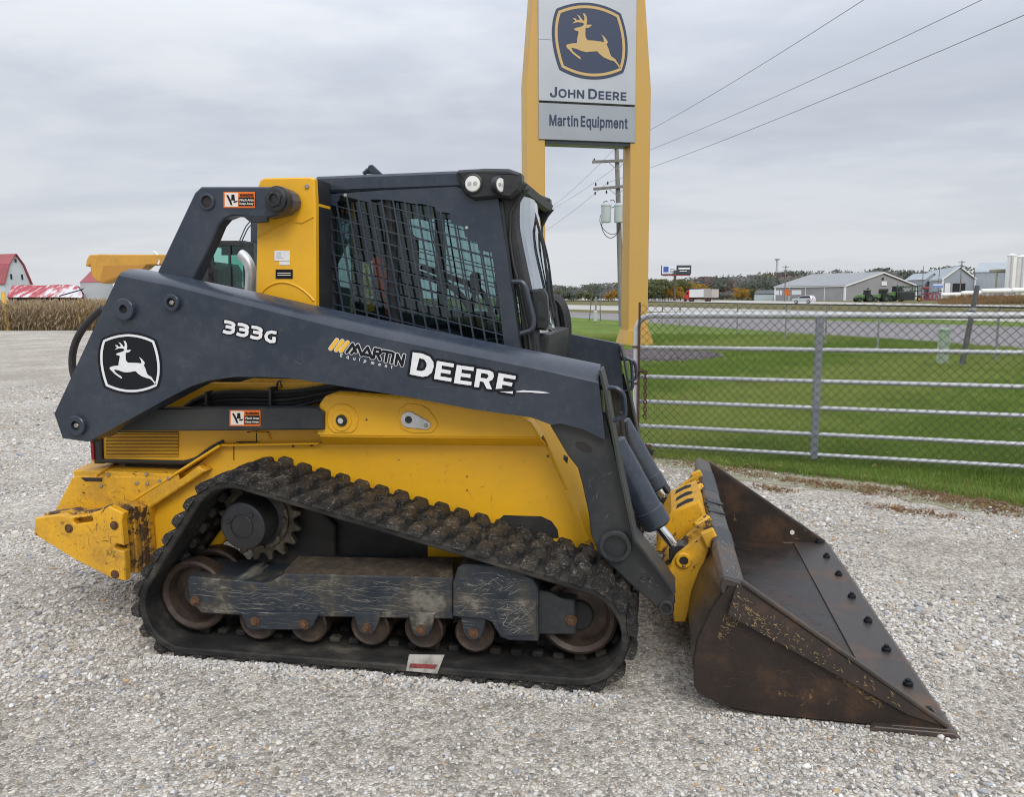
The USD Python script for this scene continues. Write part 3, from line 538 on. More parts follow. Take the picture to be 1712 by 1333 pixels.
# rear deck and counterweights
dk = [(120, 799), (128, 796), (233, 797), (300, 803), (330, 780), (344, 788), (250, 850), (240, 905), (86, 868), (92, 853)]
obj('rear_bumper', plate(dk, -.66, .66, .006), M['yellow_worn'], L)
d0 = P(165, 774, -.56)[2]
obj('rear_deck', prism(Polygon([tuple(P(a, b, -.655)[[0, 1]]) for a, b in [(124, 797), (300, 800)]]+[(-.36, -.585), (-.40, .60), (-.92, .60), (-.93, -.5)]).buffer(0), d0-.05, d0-.02, ZF, .004), M['yellow_worn'], L)
obj('deck_ridge', beam(Pz(160, 797, d0-.02), Pz(198, 773, d0-.02), .012, .016, .003), M['yellow_worn'], L)
for a, b in [(181, 794), (229, 808), (246, 809), (245, 793), (282, 800), (268, 804), (169, 813)]:
    c = P(a, b, -.662); obj('deck_bolt', cyl(c+[0, .004, 0], c-[0, .006, 0], .009, n=8, bev=.002), M['steelbolt'], L)
obj('deck_opening', plate([(135, 799), (170, 799.5), (170, 805.5), (142, 805)], -.6635, -.6605, 0), M['dark'], L)
fw = [(59, 866), (102, 860), (112, 864), (140, 862), (170, 852), (182, 846), (206, 858), (203, 872), (209, 940), (209, 971), (185, 966), (130, 938), (96, 917), (56, 893)]
base = np.array(xz(fw, -.84)); ctr = base.mean(0); wr = random.Random(9)
for s in (-1, 1):
    for i in range(5):
        g = base+[.006*wr.uniform(-1, 1), .012*wr.uniform(-1, 1)]
        g = Polygon(ctr+(g-ctr)*(1 if i in (0, 2, 4) else .965)); y0 = -.84+i*.046
        if i in (0,): g = g.difference(map_poly(LineString([(127, 872), (150, 869)]).buffer(5), lambda a, b: tuple(P(a, b, -.84)[[0, 2]]))).difference(map_poly(LineString([(196, 915), (215, 920)]).buffer(5), lambda a, b: tuple(P(a, b, -.84)[[0, 2]])))
        m = prism(g.simplify(.002), y0, y0+.043, YF, .005); obj('counterweight', m if s < 0 else mir(m), M['yellow_worn' if i == 0 else 'yellow_muddy'], L)
    m = plate([(85, 872), (205, 868), (205, 945), (190, 950), (95, 905)], -.62, -.60, .002); obj('counterweight_hanger', m if s < 0 else mir(m), M['yellow_worn'], L)
    for a, b in [(115, 884), (191, 879), (192, 961)]:
        c = P(a, b, -.842); m = cat_([cyl(c+[0, .02, 0], c-[0, .009, 0], .015, n=6, bev=.002), cyl(c+[0, .02, 0], c-[0, .002, 0], .021, n=18)]); obj('counterweight_bolt', m if s < 0 else mir(m), M['bolt'], L)
obj('rear_hose_guard', tube(spline([P(a, b, .2) for a, b in [(172, 516), (140, 548), (124, 580), (121, 612), (128, 640)]], 20), .022, 10), M['hose'], L)
ep = [P(a, b, -.2) for a, b in [(402, 425), (414, 437), (419, 452), (419, 475), (419, 500)]]
obj('exhaust_pipe', tube(spline(ep, 16), .028, 14), M['zinc'], L)
obj('mirror_bracket', [tube([P(608, 291, .3), P(616, 283, .3)], .012, 6), plate([(611, 290), (616, 276), (622, 275), (639, 291)], .30, .33, .004, yp=.3)], M['grey'], L)

# ---- tracks
TC = [(-.10, .222, .212), (.172, .588, .222), (1.64, .236, .214)]
hp = unary_union([Point(x, z).buffer(r, quad_segs=24) for x, z, r in TC]).convex_hull
ring0 = hp.exterior
def ring_at(o): return hp.buffer(o, quad_segs=24)
tb = ring_at(0).difference(ring_at(-.032))
belt = prism(tb, -1.0, -.555, YF, .006)
ot, it_ = np.array(ring_at(0).exterior.coords), None
Ln = ring0.length; NL = 52; lrnd = random.Random(3)
def lug(s):
    p = ring0.interpolate(s % Ln); q = ring0.interpolate((s+.01) % Ln); t = np.array([q.x-p.x, q.y-p.y]); t /= np.linalg.norm(t)
    c = np.array([p.x, p.y]); nn = np.array([t[1], -t[0]]);
    if Point(*(c+nn*.02)).within(hp): nn = -nn
    ms = []
    for k in range(5):
        w0, w1 = -1.004+.0905*k-.004, -1.004+.0905*(k+1)+.006; sh = (.010 if k % 2 else -.010)+lrnd.uniform(-.003, .003); h = .029+lrnd.uniform(-.004, .003)
        pts = []
        for (dy, f) in ((0, .78), (.22, 1.), (.78, 1.), (1, .78)):
            y = w0+(w1-w0)*dy
            for (u, hh) in ((-.037*f, -.004), (.037*f, -.004), (-.031*f, h*.75), (.031*f, h*.75), (-.020*f, h), (.020*f, h)):
                g = c+t*(u+sh)+nn*hh; pts.append([g[0], y, g[1]])
        ms.append(hull(pts))
    return cat_(ms)
for side in (-1, 1):
    b_ = obj('track', belt if side < 0 else mir(belt), M['belt'], L)
    for i in range(NL):
        m = lug((i+.3)*Ln/NL); obj('tread_lug', m if side < 0 else mir(m), M['rubber'], b_, smooth=40)
    gl_ = []
    for i in range(NL):
        p = ring_at(-.045).exterior; s = p.length*i/NL; a, q = p.interpolate(s), p.interpolate((s+.01) % p.length); t = np.array([q.x-a.x, 0, q.y-a.y])
        gl_ += [box((a.x, y, a.y), (.05, .03, .04), .008, np.array(frame_of(t, (0, 1, 0)))) for y in (-.83, -.72)]
    m = cat_(gl_); obj('drive_lug', m if side < 0 else mir(m), M['belt'], b_)
lab = prism(map_poly(Polygon([(684, 1095), (743, 1096), (731, 1127), (679, 1122)]), lambda a, b: tuple(P(a, b, -1.008)[[0, 2]])), -1.010, -1.006)
tg_ = obj('track_label', lab, M['label_worn'], L, label='torn white label stuck on the track'); obj('track_label_stripe', art(Polygon([(686, 1110), (732, 1112), (727, 1119), (684, 1117)]), -1.0105), M['label_red'], tg_)

def side_wheels(sg):
    W = lambda m: m if sg < 0 else mir(m)
    def ob(n, m, k, par=L): return obj(n, W(m) if isinstance(m, trimesh.Trimesh) else [W(q) for q in m], M[k], par)
    def idler(cx, cz, r):
        ms = [lathe([(r-.045, yy+.05), (r-.03, yy+.012), (r-.012, yy), (r, yy+.006), (r, yy+.075), (r-.02, yy+.08), (.06, yy+.08), (.06, yy+.04), (r-.045, yy+.05)], (cx, 0, cz), (0, 1, 0), 44) for yy in (-.90, -.73)]
        ob('idler_wheel', ms, 'roller'); ob('idler_hub', cyl((cx, -.88, cz), (cx, -.62, cz), .062, n=20, bev=.006), 'dark')
    idler(-.105, .243, .163); idler(1.64, .268, .160)
    for px, py in [(430, 1039), (514, 1044), (618, 1049), (708, 1054), (793, 1060)]:
        c = P(px, py, -.915); r = 33.5*depth(c)/FPX; ob('track_roller', [lathe([(1e-5, yy+.012), (r-.022, yy+.008), (r-.008, yy), (r, yy+.006), (r, yy+.06), (r-.03, yy+.07), (1e-5, yy+.07)], (c[0], 0, c[2]), (0, 1, 0), 32) for yy in (-.915, -.72)], 'roller')
    # sprocket and drive hub
    sx, sz = .168, .588; N = 17; pts = []
    for i in range(N):
        a0 = 2*PI*(i+.35)/N
        for da, r in ((-.165, .168), (-.12, .174), (-.07, .192), (-.035, .206), (.035, .206), (.07, .192), (.12, .174)): pts.append((sx+r*math.cos(a0+da), sz+r*math.sin(a0+da)))
    ob('drive_sprocket', [prism(Polygon(pts), -.775, -.74, YF, .004), ringy((sx, -.79, sz), (sx, -.77, sz), .150, .09)], 'sprocket')
    ob('drive_hub', [lathe([(1e-5, -.925), (.085, -.925), (.105, -.915), (.112, -.895), (.112, -.80), (.13, -.79), (.13, -.60)], (sx, 0, sz), (0, 1, 0), 40), ringy((sx, -.93, sz), (sx, -.92, sz), .055, .050, bev=.001)], 'black')
    ob('hub_plug', [cyl((sx+.05, -.925, sz+.055), (sx+.05, -.934, sz+.055), .011, n=6, bev=.002), cyl((sx-.065, -.925, sz+.02), (sx-.065, -.932, sz+.02), .009, n=6, bev=.002)], 'black')
    ob('hub_bolt', [cyl((sx+.135*math.cos(a), -.80, sz+.135*math.sin(a)), (sx+.135*math.cos(a), -.788, sz+.135*math.sin(a)), .011, n=6) for a in np.arange(9)*2*PI/9], 'sprocket')
    # undercarriage beam
    bmp = [(313, 968), (318, 964), (440, 976), (452, 974), (476, 960), (757, 967), (757, 1036), (480, 1031), (406, 1030), (337, 1026), (324, 1014), (315, 995)]
    ub = ob('undercarriage_beam', plate(bmp, -.945, -.68, .005), 'scraped')
    ob('beam_mud', slab([P(a, b, -.94) for a, b in [(476, 959), (560, 961), (660, 964), (757, 966)]], [P(a, b, -.80) for a, b in [(500, 934), (565, 936), (660, 938), (757, 938)]], .012), 'mud', ub)
    ob('front_guard', plate([(757, 974), (765, 950), (775, 945), (850, 945), (868, 955), (890, 968), (899, 985), (899, 1074), (850, 1072), (836, 1066), (822, 1042), (810, 1037), (757, 1032)], -.965, -.68, .006), 'scraped', ub)
    ob('guard_plate', plate([(822, 1003), (897, 1004), (896, 1063), (843, 1066), (836, 1050)], -.970, -.965, .002), 'scraped', ub)
    ob('tensioner_bracket', plate([(898, 988), (920, 992), (938, 1002), (961, 1005), (963, 1062), (898, 1062)], -.925, -.70, .006), 'grey_low', ub)
    c = P(954.5, 1038, -.925); ob('axle_bolt', [cyl(c+[0, .01, 0], c-[0, .018, 0], .017, n=6, bev=.003), cyl(c+[0, .01, 0], c-[0, .004, 0], .024, n=20)], 'bolt', ub)
    for a, b in [(325, 1006), (426, 1040), (508, 1045), (613, 1050.5), (704, 1054), (791, 1059)]:
        c = P(a, b, -.955); ob('roller_bolt', [cyl(c+[0, .01, 0], c-[0, .014, 0], .015, n=6, bev=.003), cyl(c+[0, .01, 0], c-[0, .002, 0], .022, n=18)], 'bolt', ub)
    for (x0, x1, yb) in [(416, 519, 1052), (604, 623, 1060), (695, 714, 1064), (782, 801, 1069)]:
        ob('roller_hanger', plate([(x0-15, 1024), (x1+15, 1026), (x1+12, 1032), (x1+8, yb-14), (x1+4, yb-4), (x1-3, yb+2), (x0+3, yb+2), (x0-4, yb-4), (x0-8, yb-14), (x0-12, 1032)], -.953, -.93, .004), 'scraped', ub)
    ob('inner_frame', [plate([(495, 845), (560, 860), (730, 905), (730, 950), (480, 950)], -.66, -.60, .004, yp=-.66), plate([(440, 905), (520, 840), (560, 880), (560, 945), (400, 960)], -.70, -.66, .006, yp=-.70)], 'dark')
    ob('inner_frame_panel', plate([(715, 905), (800, 925), (800, 950), (715, 950)], -.665, -.60, .003, yp=-.665), 'yellow')
    ob('motor_strut', beam(P(385, 880, -.63), P(348, 930, -.63), .03, .05, .006), 'yellow_worn')
side_wheels(-1); side_wheels(1)

# ---- hydraulic cylinders
def cylinder(p0, p1, p2, r):
    obj('tilt_cylinder', lathe([(1e-5, 0), (r*.8, 0), (r, .012), (r, np.linalg.norm(p1-p0)-.09), (r*1.07, np.linalg.norm(p1-p0)-.085), (r*1.07, np.linalg.norm(p1-p0)-.01), (r*.9, np.linalg.norm(p1-p0)), (1e-5, np.linalg.norm(p1-p0))], p0, p1-p0, 30), M['grey'], L)
    obj('cylinder_rod', cyl(p1-(p1-p0)*.02, p2, r*.38, n=20), M['chrome'], L)
    obj('cylinder_eye', ringy(p2-[0, .04, 0], p2+[0, .04, 0], r*.85, r*.42), M['black'], L)
cylinder(P(1022, 738, -.46), P(1100, 880, -.46), P(1138, 926, -.46), .062)
cylinder(P(1035, 705, .46), P(1099, 818, .46), P(1117, 843, .46), .062)
obj('cylinder_hose', [tube(spline([P(a, b, -.44+s) for a, b in [(1040, 690), (1042, 730), (1058, 770), (1085, 812)]], 16), .013, 8) for s in (.08, .13)]+[tube(spline([P(a, b, .4) for a, b in [(1046, 706), (1052, 740), (1075, 785)]], 12), .011, 8)], M['hose'], L)
obj('hose_bundle', [tube(spline([P(a, b, .55+.06*i) for a, b in [(918, 500), (932, 503), (943, 525), (946, 552), (941, 590)]], 16), .035, 10) for i in range(2)]+[plate([(915, 510), (932, 508), (940, 560), (936, 600), (914, 600)], .5, .6, .01, yp=.55)], M['hose'], L)

# ---- quick coupler
cp = [(1127, 1041), (1146, 1041), (1170, 965), (1190, 905), (1189, 888), (1160, 905), (1130, 930), (1119, 950), (1114, 968), (1121, 992)]
both('coupler_side_plate', plate(cp, -.565, -.535, .005), M['yellow_worn'])
both('coupler_side_plate', plate([(a+3, b-2) for a, b in cp], -.40, -.375, .005, yp=-.565), M['yellow_muddy'])
c = P(1143, 937, -.567); both('coupler_pin', [ringy(c-[0, .012, 0], c+[0, .01, 0], .034, .02)], M['yellow_worn']); both('coupler_pin_head', cyl(c-[0, .008, 0], c+[0, .01, 0], .021, n=6, bev=.002), M['dark'])
both('coupler_hook', [beam(P(1181, 887, -.57), P(1193, 912, -.57), .06, .035, .006, up=(0, 1, 0))], M['yellow_worn'])
tp, bt = np.array([2.185, 0, .475]), np.array([2.06, 0, .13]); ax_ = (tp-bt)/np.linalg.norm(tp-bt); nr_ = np.array([-ax_[2], 0, ax_[0]])
obj('coupler_board', box((tp+bt)/2+nr_*.0, (.025, 1.06, np.linalg.norm(tp-bt)), .004, np.array([-nr_, [0, 1, 0], ax_])), M['yellow_worn'], L)
hood = Polygon([(1.95, .33), (1.97, .43), (2.02, .535), (2.15, .60), (2.195, .50), (2.16, .40), (2.10, .28)])
obj('coupler_housing', prism(hood, -.20, .22, YF, .012), M['yellow_worn'], L)
obj('coupler_cross_tube', cyl([2.03, -.53, .33], [2.03, .53, .33], .05, n=24, bev=.005), M['yellow_muddy'], L)
ta, tb2 = np.array([2.125, 0, .5835]), np.array([2.184, 0, .506]); td = (tb2-ta)/np.linalg.norm(tb2-ta); tn = np.array([-td[2], 0, td[0]])*-1
tn = np.array([.78, 0, .62]); tn = tn-td*(tn@td); tn /= np.linalg.norm(tn)
sl_ = np.array([.13, 0, .065]); sl_ /= np.linalg.norm(sl_); su_ = np.array([-sl_[2], 0, sl_[0]])
for y in (-.14, .0, .14): obj('coupler_stripe', prism(Polygon([(-.048, .0), (.0, .02), (.04, .012), (.046, .05), (.015, .085), (-.04, .06)]), .0, .0015, (np.array([2.085, y-.04, .5675])+su_*.0005, sl_, np.array([0, 1., 0]), su_)), M['decal_black'], L)
both('lock_lever', beam([2.13, -.33, .50], [2.19, -.30, .545], .05, .04, .008), M['yellow_worn'])

# ---- bucket
yb = 1.067
back = [(2.975, .012), (2.60, .016), (2.36, .02), (2.24, .034), (2.15, .075), (2.118, .12), (2.106, .19), (2.118, .28), (2.15, .38), (2.20, .47), (2.235, .515)]
a = np.array([[x, -yb+.012, z] for x, z in back]); b = a*[1, -1, 1]
bk_ = obj('bucket', slab(a, b, .014), M['bucket_floor'], L, smooth=35)
out = np.array([[x-.004, 0, z-.004] for x, z in back[2:]]); oA, oB = out.copy(), out.copy(); oA[:, 1] = -yb+.01; oB[:, 1] = yb-.01
obj('bucket_back', slab(oA, oB, .006), M['bucket'], bk_, smooth=35)
sp = Polygon([(2.262, .520), (2.985, .030), (3.0, .012), (2.86, .008), (2.36, .012), (2.21, .030), (2.115, .074), (2.100, .10), (2.096, .19), (2.110, .29), (2.16, .41), (2.205, .49), (2.235, .528)])
for s in (-1, 1):
    m = prism(sp, -yb, -yb+.014, YF, .003); obj('bucket_side', m if s < 0 else mir(m), M['bucket_side'], bk_)
    e0, e1 = np.array([2.255, 0, .505]), np.array([2.985, 0, .022]); dd = (e1-e0)/np.linalg.norm(e1-e0); nn = np.array([dd[2], 0, -dd[0]]); nn = nn if nn[2] < 0 else -nn
    g = [e0+nn*0-dd*.03, e1+dd*.0, e1-dd*.14+nn*.035, e0+nn*.105+dd*.02]
    ups = np.array([[e0[0]-.01, -yb-.003, e0[2]+.012], [e1[0], -yb-.003, e1[2]+.005]]); los = np.array([[g[3][0], -yb-.030, g[3][2]], [g[2][0], -yb-.014, g[2][2]]])
    m = slab(ups, los, .012); obj('bucket_side_rim', m if s < 0 else mir(m), M['bucket_side'], bk_)
    m = slab(los, los+np.array([[-.0, .030, -.012], [0, .014, -.008]]), .004); obj('bucket_rim_return', m if s < 0 else mir(m), M['bucket'], bk_)
    m = prism(Polygon([(2.72, -.001), (3.03, -.001), (3.0, .02), (2.74, .02)]), -yb-.030, -yb+.03, YF, .003); obj('bucket_wear_corner', m if s < 0 else mir(m), M['edge'], bk_)
lipb = Polygon([(2.182, .496), (2.188, .532), (2.205, .541), (2.268, .524), (2.276, .510), (2.268, .498), (2.215, .50), (2.205, .47), (2.192, .468)])
obj('bucket_top_lip', prism(lipb, -yb-.002, yb+.002, YF, .008), M['edge'], bk_, smooth=45)
lr = random.Random(5)
for y0, y1 in ((-.62, -.42), (.25, .75)):
    obj('lip_wear_strip', prism(affinity.scale(lipb, 1.08, 1.08), y0, y1, YF, .006), M['black'], bk_)
for i in range(9):
    y = -.17+i*.03; obj('torn_rubber', beam([2.19+lr.uniform(-.01, .01), y, .543], [2.272+lr.uniform(-.015, .006), y+lr.uniform(-.02, .02), .522+lr.uniform(-.008, .006)], .032, .010, .003, up=(lr.uniform(-.4, .4), 0, 1)), M['black'], bk_)
obj('cutting_edge', prism(Polygon([(2.80, .010), (2.80, .0215), (3.0, .0235), (3.022, .006), (3.0, .002), (2.82, .004)]), -yb-.012, yb+.012, YF, .002), M['edge'], bk_)
for a, b in [(1368, 908), (1382, 932), (1402, 962), (1424, 999), (1451, 1040), (1482, 1088), (1518, 1146), (1552, 1194)]:
    c = Pz(a, b, .024); obj('edge_bolt', [cyl(c-[0, 0, .005], c+[0, 0, .016], .021, .019, n=6, bev=.003), cyl(c+[0, 0, .015], c+[0, 0, .026], .011, n=10, bev=.002)], M['decal_black'], bk_)
c = P(1324, 890, yb-.01); obj('side_hole', cyl(c, c-[0, .012, 0], .014, n=12), M['decal_cream'], bk_)

# ---- print on the loader
YD = yo-.001
z1 = Zm(160, 550, 11.59)
def logo_polys(zm):
    T = [(150, 218), (640, 104), (1130, 230), (1240, 700), (1182, 1110), (690, 1228), (200, 1105), (92, 620)]
    def arc(a, m, c): a, m, c = map(np.array, (a, m, c)); k = 2*m-(a+c)/2; return [tuple((1-t)**2*a+2*t*(1-t)*k+t*t*c) for t in np.linspace(0, 1, 13)[:-1]]
    o = Polygon(arc(T[0], T[1], T[2])+arc(T[2], T[3], T[4])+arc(T[4], T[5], T[6])+arc(T[6], T[7], T[0]))
    body = Polygon([(398, 488), (425, 470), (490, 452), (540, 432), (558, 410), (560, 380), (600, 370), (602, 408), (690, 405), (662, 440), (622, 462), (590, 456), (583, 500), (583, 570), (592, 620), (625, 655), (720, 655), (820, 662), (890, 672), (880, 610), (845, 548), (900, 590), (940, 640), (955, 675), (930, 700), (960, 760), (990, 850), (1010, 890), (1080, 935), (1130, 1010), (1180, 1070), (1150, 1075), (1110, 1020), (1060, 970), (980, 950), (890, 915), (820, 865), (780, 822), (700, 830), (600, 845), (520, 830), (440, 800), (355, 785), (380, 840), (450, 895), (490, 915), (515, 960), (495, 960), (450, 930), (380, 880), (320, 820), (290, 795), (270, 760), (290, 735), (380, 715), (445, 708), (450, 650), (460, 590), (475, 525), (440, 515), (405, 502)])
    ant = Polygon([(560, 392), (520, 380), (450, 377), (370, 405), (420, 360), (375, 315), (420, 318), (445, 348), (490, 340), (485, 310), (445, 258), (490, 280), (530, 330), (545, 350), (560, 345), (570, 300), (540, 230), (580, 240), (605, 290), (612, 350), (602, 405)])
    deer = unary_union([body.buffer(0), ant.buffer(0)])
    f = lambda a, b: zm((a, b))[0]
    return tuple(map_poly(g, f) for g in (o.buffer(45), o, o.difference(o.buffer(-44, join_style=2)), deer))
lbg, lo_, lring, ldeer = logo_polys(z1)
obj('logo_background', art(lbg, YD), M['decal_black'], boom1); obj('logo_ring', art(lring, YD-.0016), M['white'], boom1); obj('logo_deer', art(ldeer, YD-.0016), M['white'], boom1)
zf_ = Zm(360, 520, 14.27)
def letters(name, g_px, gap, y=YD):
    obj(name+'_outline', art(unary_union(g_px).buffer(gap), y), M['decal_black'], boom1)
    for g in g_px: obj(name, art(g, y-.0016), M['white'], boom1)
three = [LineString(zf_(*q)).buffer(2.65, cap_style=2) for q in [[(215+a, 252+b), (330+a, 268+b), (415+a, 300+b), (445+a, 335+b), (430+a, 375+b), (385+a, 392+b), (250+a, 372+b)] for a, b in ((0, 0), (325, 62), (652, 128))]]
three2 = [LineString(zf_(*q)).buffer(2.65, cap_style=2) for q in [[(340+a, 390+b), (395+a, 395+b), (435+a, 430+b), (425+a, 490+b), (370+a, 522+b), (280+a, 515+b), (185+a, 480+b)] for a, b in ((0, 0), (325, 62), (652, 128))]]
gg = LineString(zf_((1462, 525), (1340, 500), (1250, 525), (1208, 600), (1230, 680), (1310, 728), (1405, 725), (1412, 655), (1362, 645))).buffer(2.6, cap_style=2)
letters('model_digit', [a.union(b) for a, b in zip(three, three2)]+[gg], 1.9)
zd = Zm(670, 580, 6.585)
Eu = [(0, 0), (1, 0), (1, .2), (.33, .2), (.33, .4), (.88, .4), (.88, .6), (.33, .6), (.33, .8), (1, .8), (1, 1), (0, 1)]
def aff(un, TL, TR, BL): TL, TR, BL = map(np.array, (TL, TR, BL)); return [tuple(TL+u*(TR-TL)+v*(BL-TL)) for u, v in un]
D_ = Polygon(zd((133, 60), (240, 75), (320, 110), (358, 165), (365, 215), (342, 285), (295, 322), (240, 331), (100, 303)), [zd((205, 125), (258, 138), (284, 178), (286, 210), (264, 255), (225, 268), (172, 258))])
E1 = Polygon(zd(*aff(Eu, (400, 155), (588, 187), (367, 353)))); E2 = Polygon(zd(*aff(Eu, (618, 200), (808, 226), (585, 400)))); E3 = Polygon(zd(*aff(Eu, (1078, 288), (1268, 322), (1042, 484))))
Ro = [(0, 0), (.7, 0), (.92, .07), (1, .28), (.94, .47), (.76, .6), (1.0, 1), (.70, 1.0), (.47, .66), (.27, .66), (.27, 1), (0, 1)]; Ri = [(.28, .2), (.62, .2), (.71, .32), (.62, .46), (.28, .46)]
R_ = Polygon(zd(*aff(Ro, (838, 240), (1035, 270), (808, 440))), [zd(*aff(Ri, (838, 240), (1035, 270), (808, 440)))])
gash = Polygon(zd((985, 478), (1060, 462), (1180, 458), (1280, 466), (1280, 488), (1200, 492), (1060, 492)))
letters('name_letter', [D_, E1, E2, R_, E3.difference(gash)], 4.2)
obj('paint_scrape', art(Polygon(zd((1265, 492), (1340, 479), (1440, 484), (1560, 492), (1640, 509), (1560, 512), (1400, 500), (1290, 499))), YD-.001), M['white'], boom1)
zm_ = Zm(540, 555, 10.7)
caps = [LineString(zm_(*q)).buffer(3.0) for q in [((250, 150), (140, 300)), ((345, 168), (238, 325)), ((440, 192), (325, 342))]]
strokes = [[(425, 365), (530, 218), (590, 360)], [(510, 380), (625, 238), (692, 415), (800, 278), (872, 465)], [(735, 405), (845, 425)], [(905, 465), (930, 305), (1020, 325), (1035, 370), (1000, 395), (925, 390)], [(975, 400), (1020, 495)], [(1080, 345), (1230, 372)], [(1150, 362), (1122, 530)], [(1262, 388), (1228, 550)], [(1302, 578), (1332, 405), (1415, 598), (1452, 420)]]
st = [LineString(zm_(*q)).buffer(2.3) for q in strokes]
obj('dealer_outline', art(unary_union(st).buffer(1.1).union(unary_union(caps).buffer(.8)), YD), M['white'], boom1)
for c in caps: obj('dealer_bar', art(c, YD-.0016), M['decal_yellow'], boom1)
for c in [st[0].union(st[1]).union(st[2]), st[3].union(st[4]), st[5].union(st[6]), st[7], st[8]]: obj('dealer_letter', art(c, YD-.0018), M['decal_black'], boom1)
for ch, (a, b) in zip('Equipment', [(300, 440), (415, 468), (535, 497), (640, 518), (725, 540), (850, 572), (985, 600), (1100, 628), (1212, 652)]):
    g = text_poly(ch, 5.2, 2); g = affinity.rotate(affinity.scale(g, 1, -1, origin=(0, 0)), 13, origin=(0, 0)); o = zm_((a, b))[0]
    obj('dealer_small_letter', art(affinity.translate(g, *o), YD), M['white'], boom1)
def warning(x0, y0, x1, y1, y, par):
    w, h = x1-x0, y1-y0; f = lambda u, v: (x0+u*w, y0+v*h)
    s = obj('warning_sticker', art(sbox(x0, y0, x1, y1), y), M['orange'], par); q = lambda *p: Polygon([f(*c) for c in p])
    obj('sticker_panel', art(sbox(*f(.04, .06), *f(.46, .93)), y-.0014), M['decal_cream'], s)
    obj('sticker_text_panel', art(sbox(*f(.48, .34), *f(.97, .88)), y-.0014), M['decal_black'], s)
    obj('sticker_pictogram', [art(q((.08, .2), (.14, .2), (.24, .55), (.28, .85), (.22, .8), (.18, .6)), y-.0026), art(q((.25, .18), (.34, .18), (.36, .55), (.24, .52)), y-.0026), art(q((.30, .6), (.44, .55), (.44, .62), (.34, .68)), y-.0026)], M['decal_black'], s)
    for t, v, hh in (('WARNING', .28, .15), ('Pinch Area', .58, .14), ('Keep Away', .80, .13)):
        g = text_poly(t, 1, 2); bx = g.bounds; k = .44/(bx[2]-bx[0])
        gx = affinity.affine_transform(g, [k, 0, 0, -hh, .51-bx[0]*k, v]); gx = map_poly(gx, f)
        obj('sticker_text', art(gx, y-.0028), M['decal_black' if t == 'WARNING' else 'decal_cream'], s)
warning(374, 320.5, 426.5, 347.5, -.722, L); warning(384, 686, 435.5, 712.5, -.732, L)

# ---- scrapes and gouges, each a thin worn streak on the steel
def marks(name, pts, y, n, ln, wd, ang, spread, m, par, seed, dens=None):
    r_ = np.random.default_rng(seed); g = Polygon(xz(pts, y)).buffer(-.004); x0, z0, x1, z1 = g.bounds; V, Fc, k = [], [], 0; tries = 0
    while k < n and tries < n*30:
        tries += 1; p = np.array([r_.uniform(x0, x1), r_.uniform(z0, z1)]); l = math.exp(r_.uniform(math.log(ln[0]), math.log(ln[1]))); a = ang+r_.normal(0, spread)
        if dens is not None and r_.uniform() > dens((p[0]-x0)/(x1-x0), (p[1]-z0)/(z1-z0)): continue
        d = np.array([math.cos(a), math.sin(a)]); q = np.array([-d[1], d[0]]); c = r_.normal(0, .06)*l; w = r_.uniform(*wd)
        t = np.linspace(-.5, .5, 6); line = p+d*(t*l)[:, None]+q*(c*(1-4*t*t)+r_.normal(0, .0012, 6))[:, None]
        if not g.contains(LineString(line)): continue
        ww = w*(1-np.abs(2*t)**2.2)*r_.uniform(.5, 1.2, 6)+.0002; A_, B_ = line+q*ww[:, None]/2, line-q*ww[:, None]/2; i = len(V)
        for u in np.vstack([A_, B_]): V.append([u[0], y-.0006, u[1]])
        for j in range(5): Fc += [[i+j, i+6+j, i+7+j], [i+j, i+7+j, i+j+1]]
        k += 1
    return obj(name, tm(V, Fc), m, par, smooth=False, kind='stuff')
beamp = [(316, 972), (440, 979), (476, 966), (757, 970), (757, 1035), (480, 1030), (400, 1029), (337, 1025), (324, 1012)]
ub0 = L+'/undercarriage_beam'
marks('scrape_marks', beamp, -.945, 150, (.015, .20), (.0005, .0018), 0.03, .13, M['scuff_pale'], ub0, 1, lambda u, v: .35+.5*abs(v-.5)*1.4)
marks('scrape_marks', beamp, -.945, 30, (.015, .10), (.0005, .0014), .6, .5, M['scuff_grey'], ub0, 2)
gp = [(760, 974), (768, 955), (850, 955), (890, 972), (898, 986), (898, 1000), (824, 1000), (836, 1055), (815, 1036), (758, 1030)]
marks('scrape_marks', gp, -.965, 70, (.012, .10), (.0005, .0020), .25, .4, M['scuff_pale'], ub0, 3)
marks('scrape_marks', [(824, 1004), (896, 1005), (895, 1062), (844, 1064), (836, 1048)], -.970, 70, (.012, .09), (.0005, .0022), .4, .45, M['scuff_pale'], ub0, 4)
marks('scuff_marks', [(545, 750), (905, 750), (940, 822), (965, 860), (700, 850), (560, 780)], -.6, 26, (.006, .05), (.0006, .0016), .8, .8, M['scuff_rust'], L, 5)
marks('scuff_marks', [(200, 470), (420, 530), (900, 640), (990, 660), (880, 680), (560, 630), (300, 640), (120, 700)], YD, 34, (.008, .08), (.0005, .0014), .3, .7, M['scuff_grey'], boom1, 6)
marks('scuff_marks', [(970, 790), (1030, 780), (1048, 880), (1000, 880)], -.8152, 12, (.01, .05), (.0004, .0012), 1.0, .5, M['scuff_grey'], L, 7)
marks('scuff_marks', [(1062, 930), (1095, 965), (1118, 1005), (1070, 975)], -.8152, 9, (.008, .03), (.0005, .0014), -.8, .6, M['scuff_pale'], L, 8)
marks('scuff_marks', [(62, 872), (180, 852), (200, 880), (205, 960), (100, 910)], -.841, 60, (.006, .06), (.0006, .0022), .6, .8, M['scuff_rust'], L, 9)
marks('scuff_marks', [(100, 845), (128, 805), (230, 805), (290, 810), (240, 850)], -.6605, 30, (.006, .05), (.0006, .0018), .2, .8, M['scuff_rust'], L, 10)
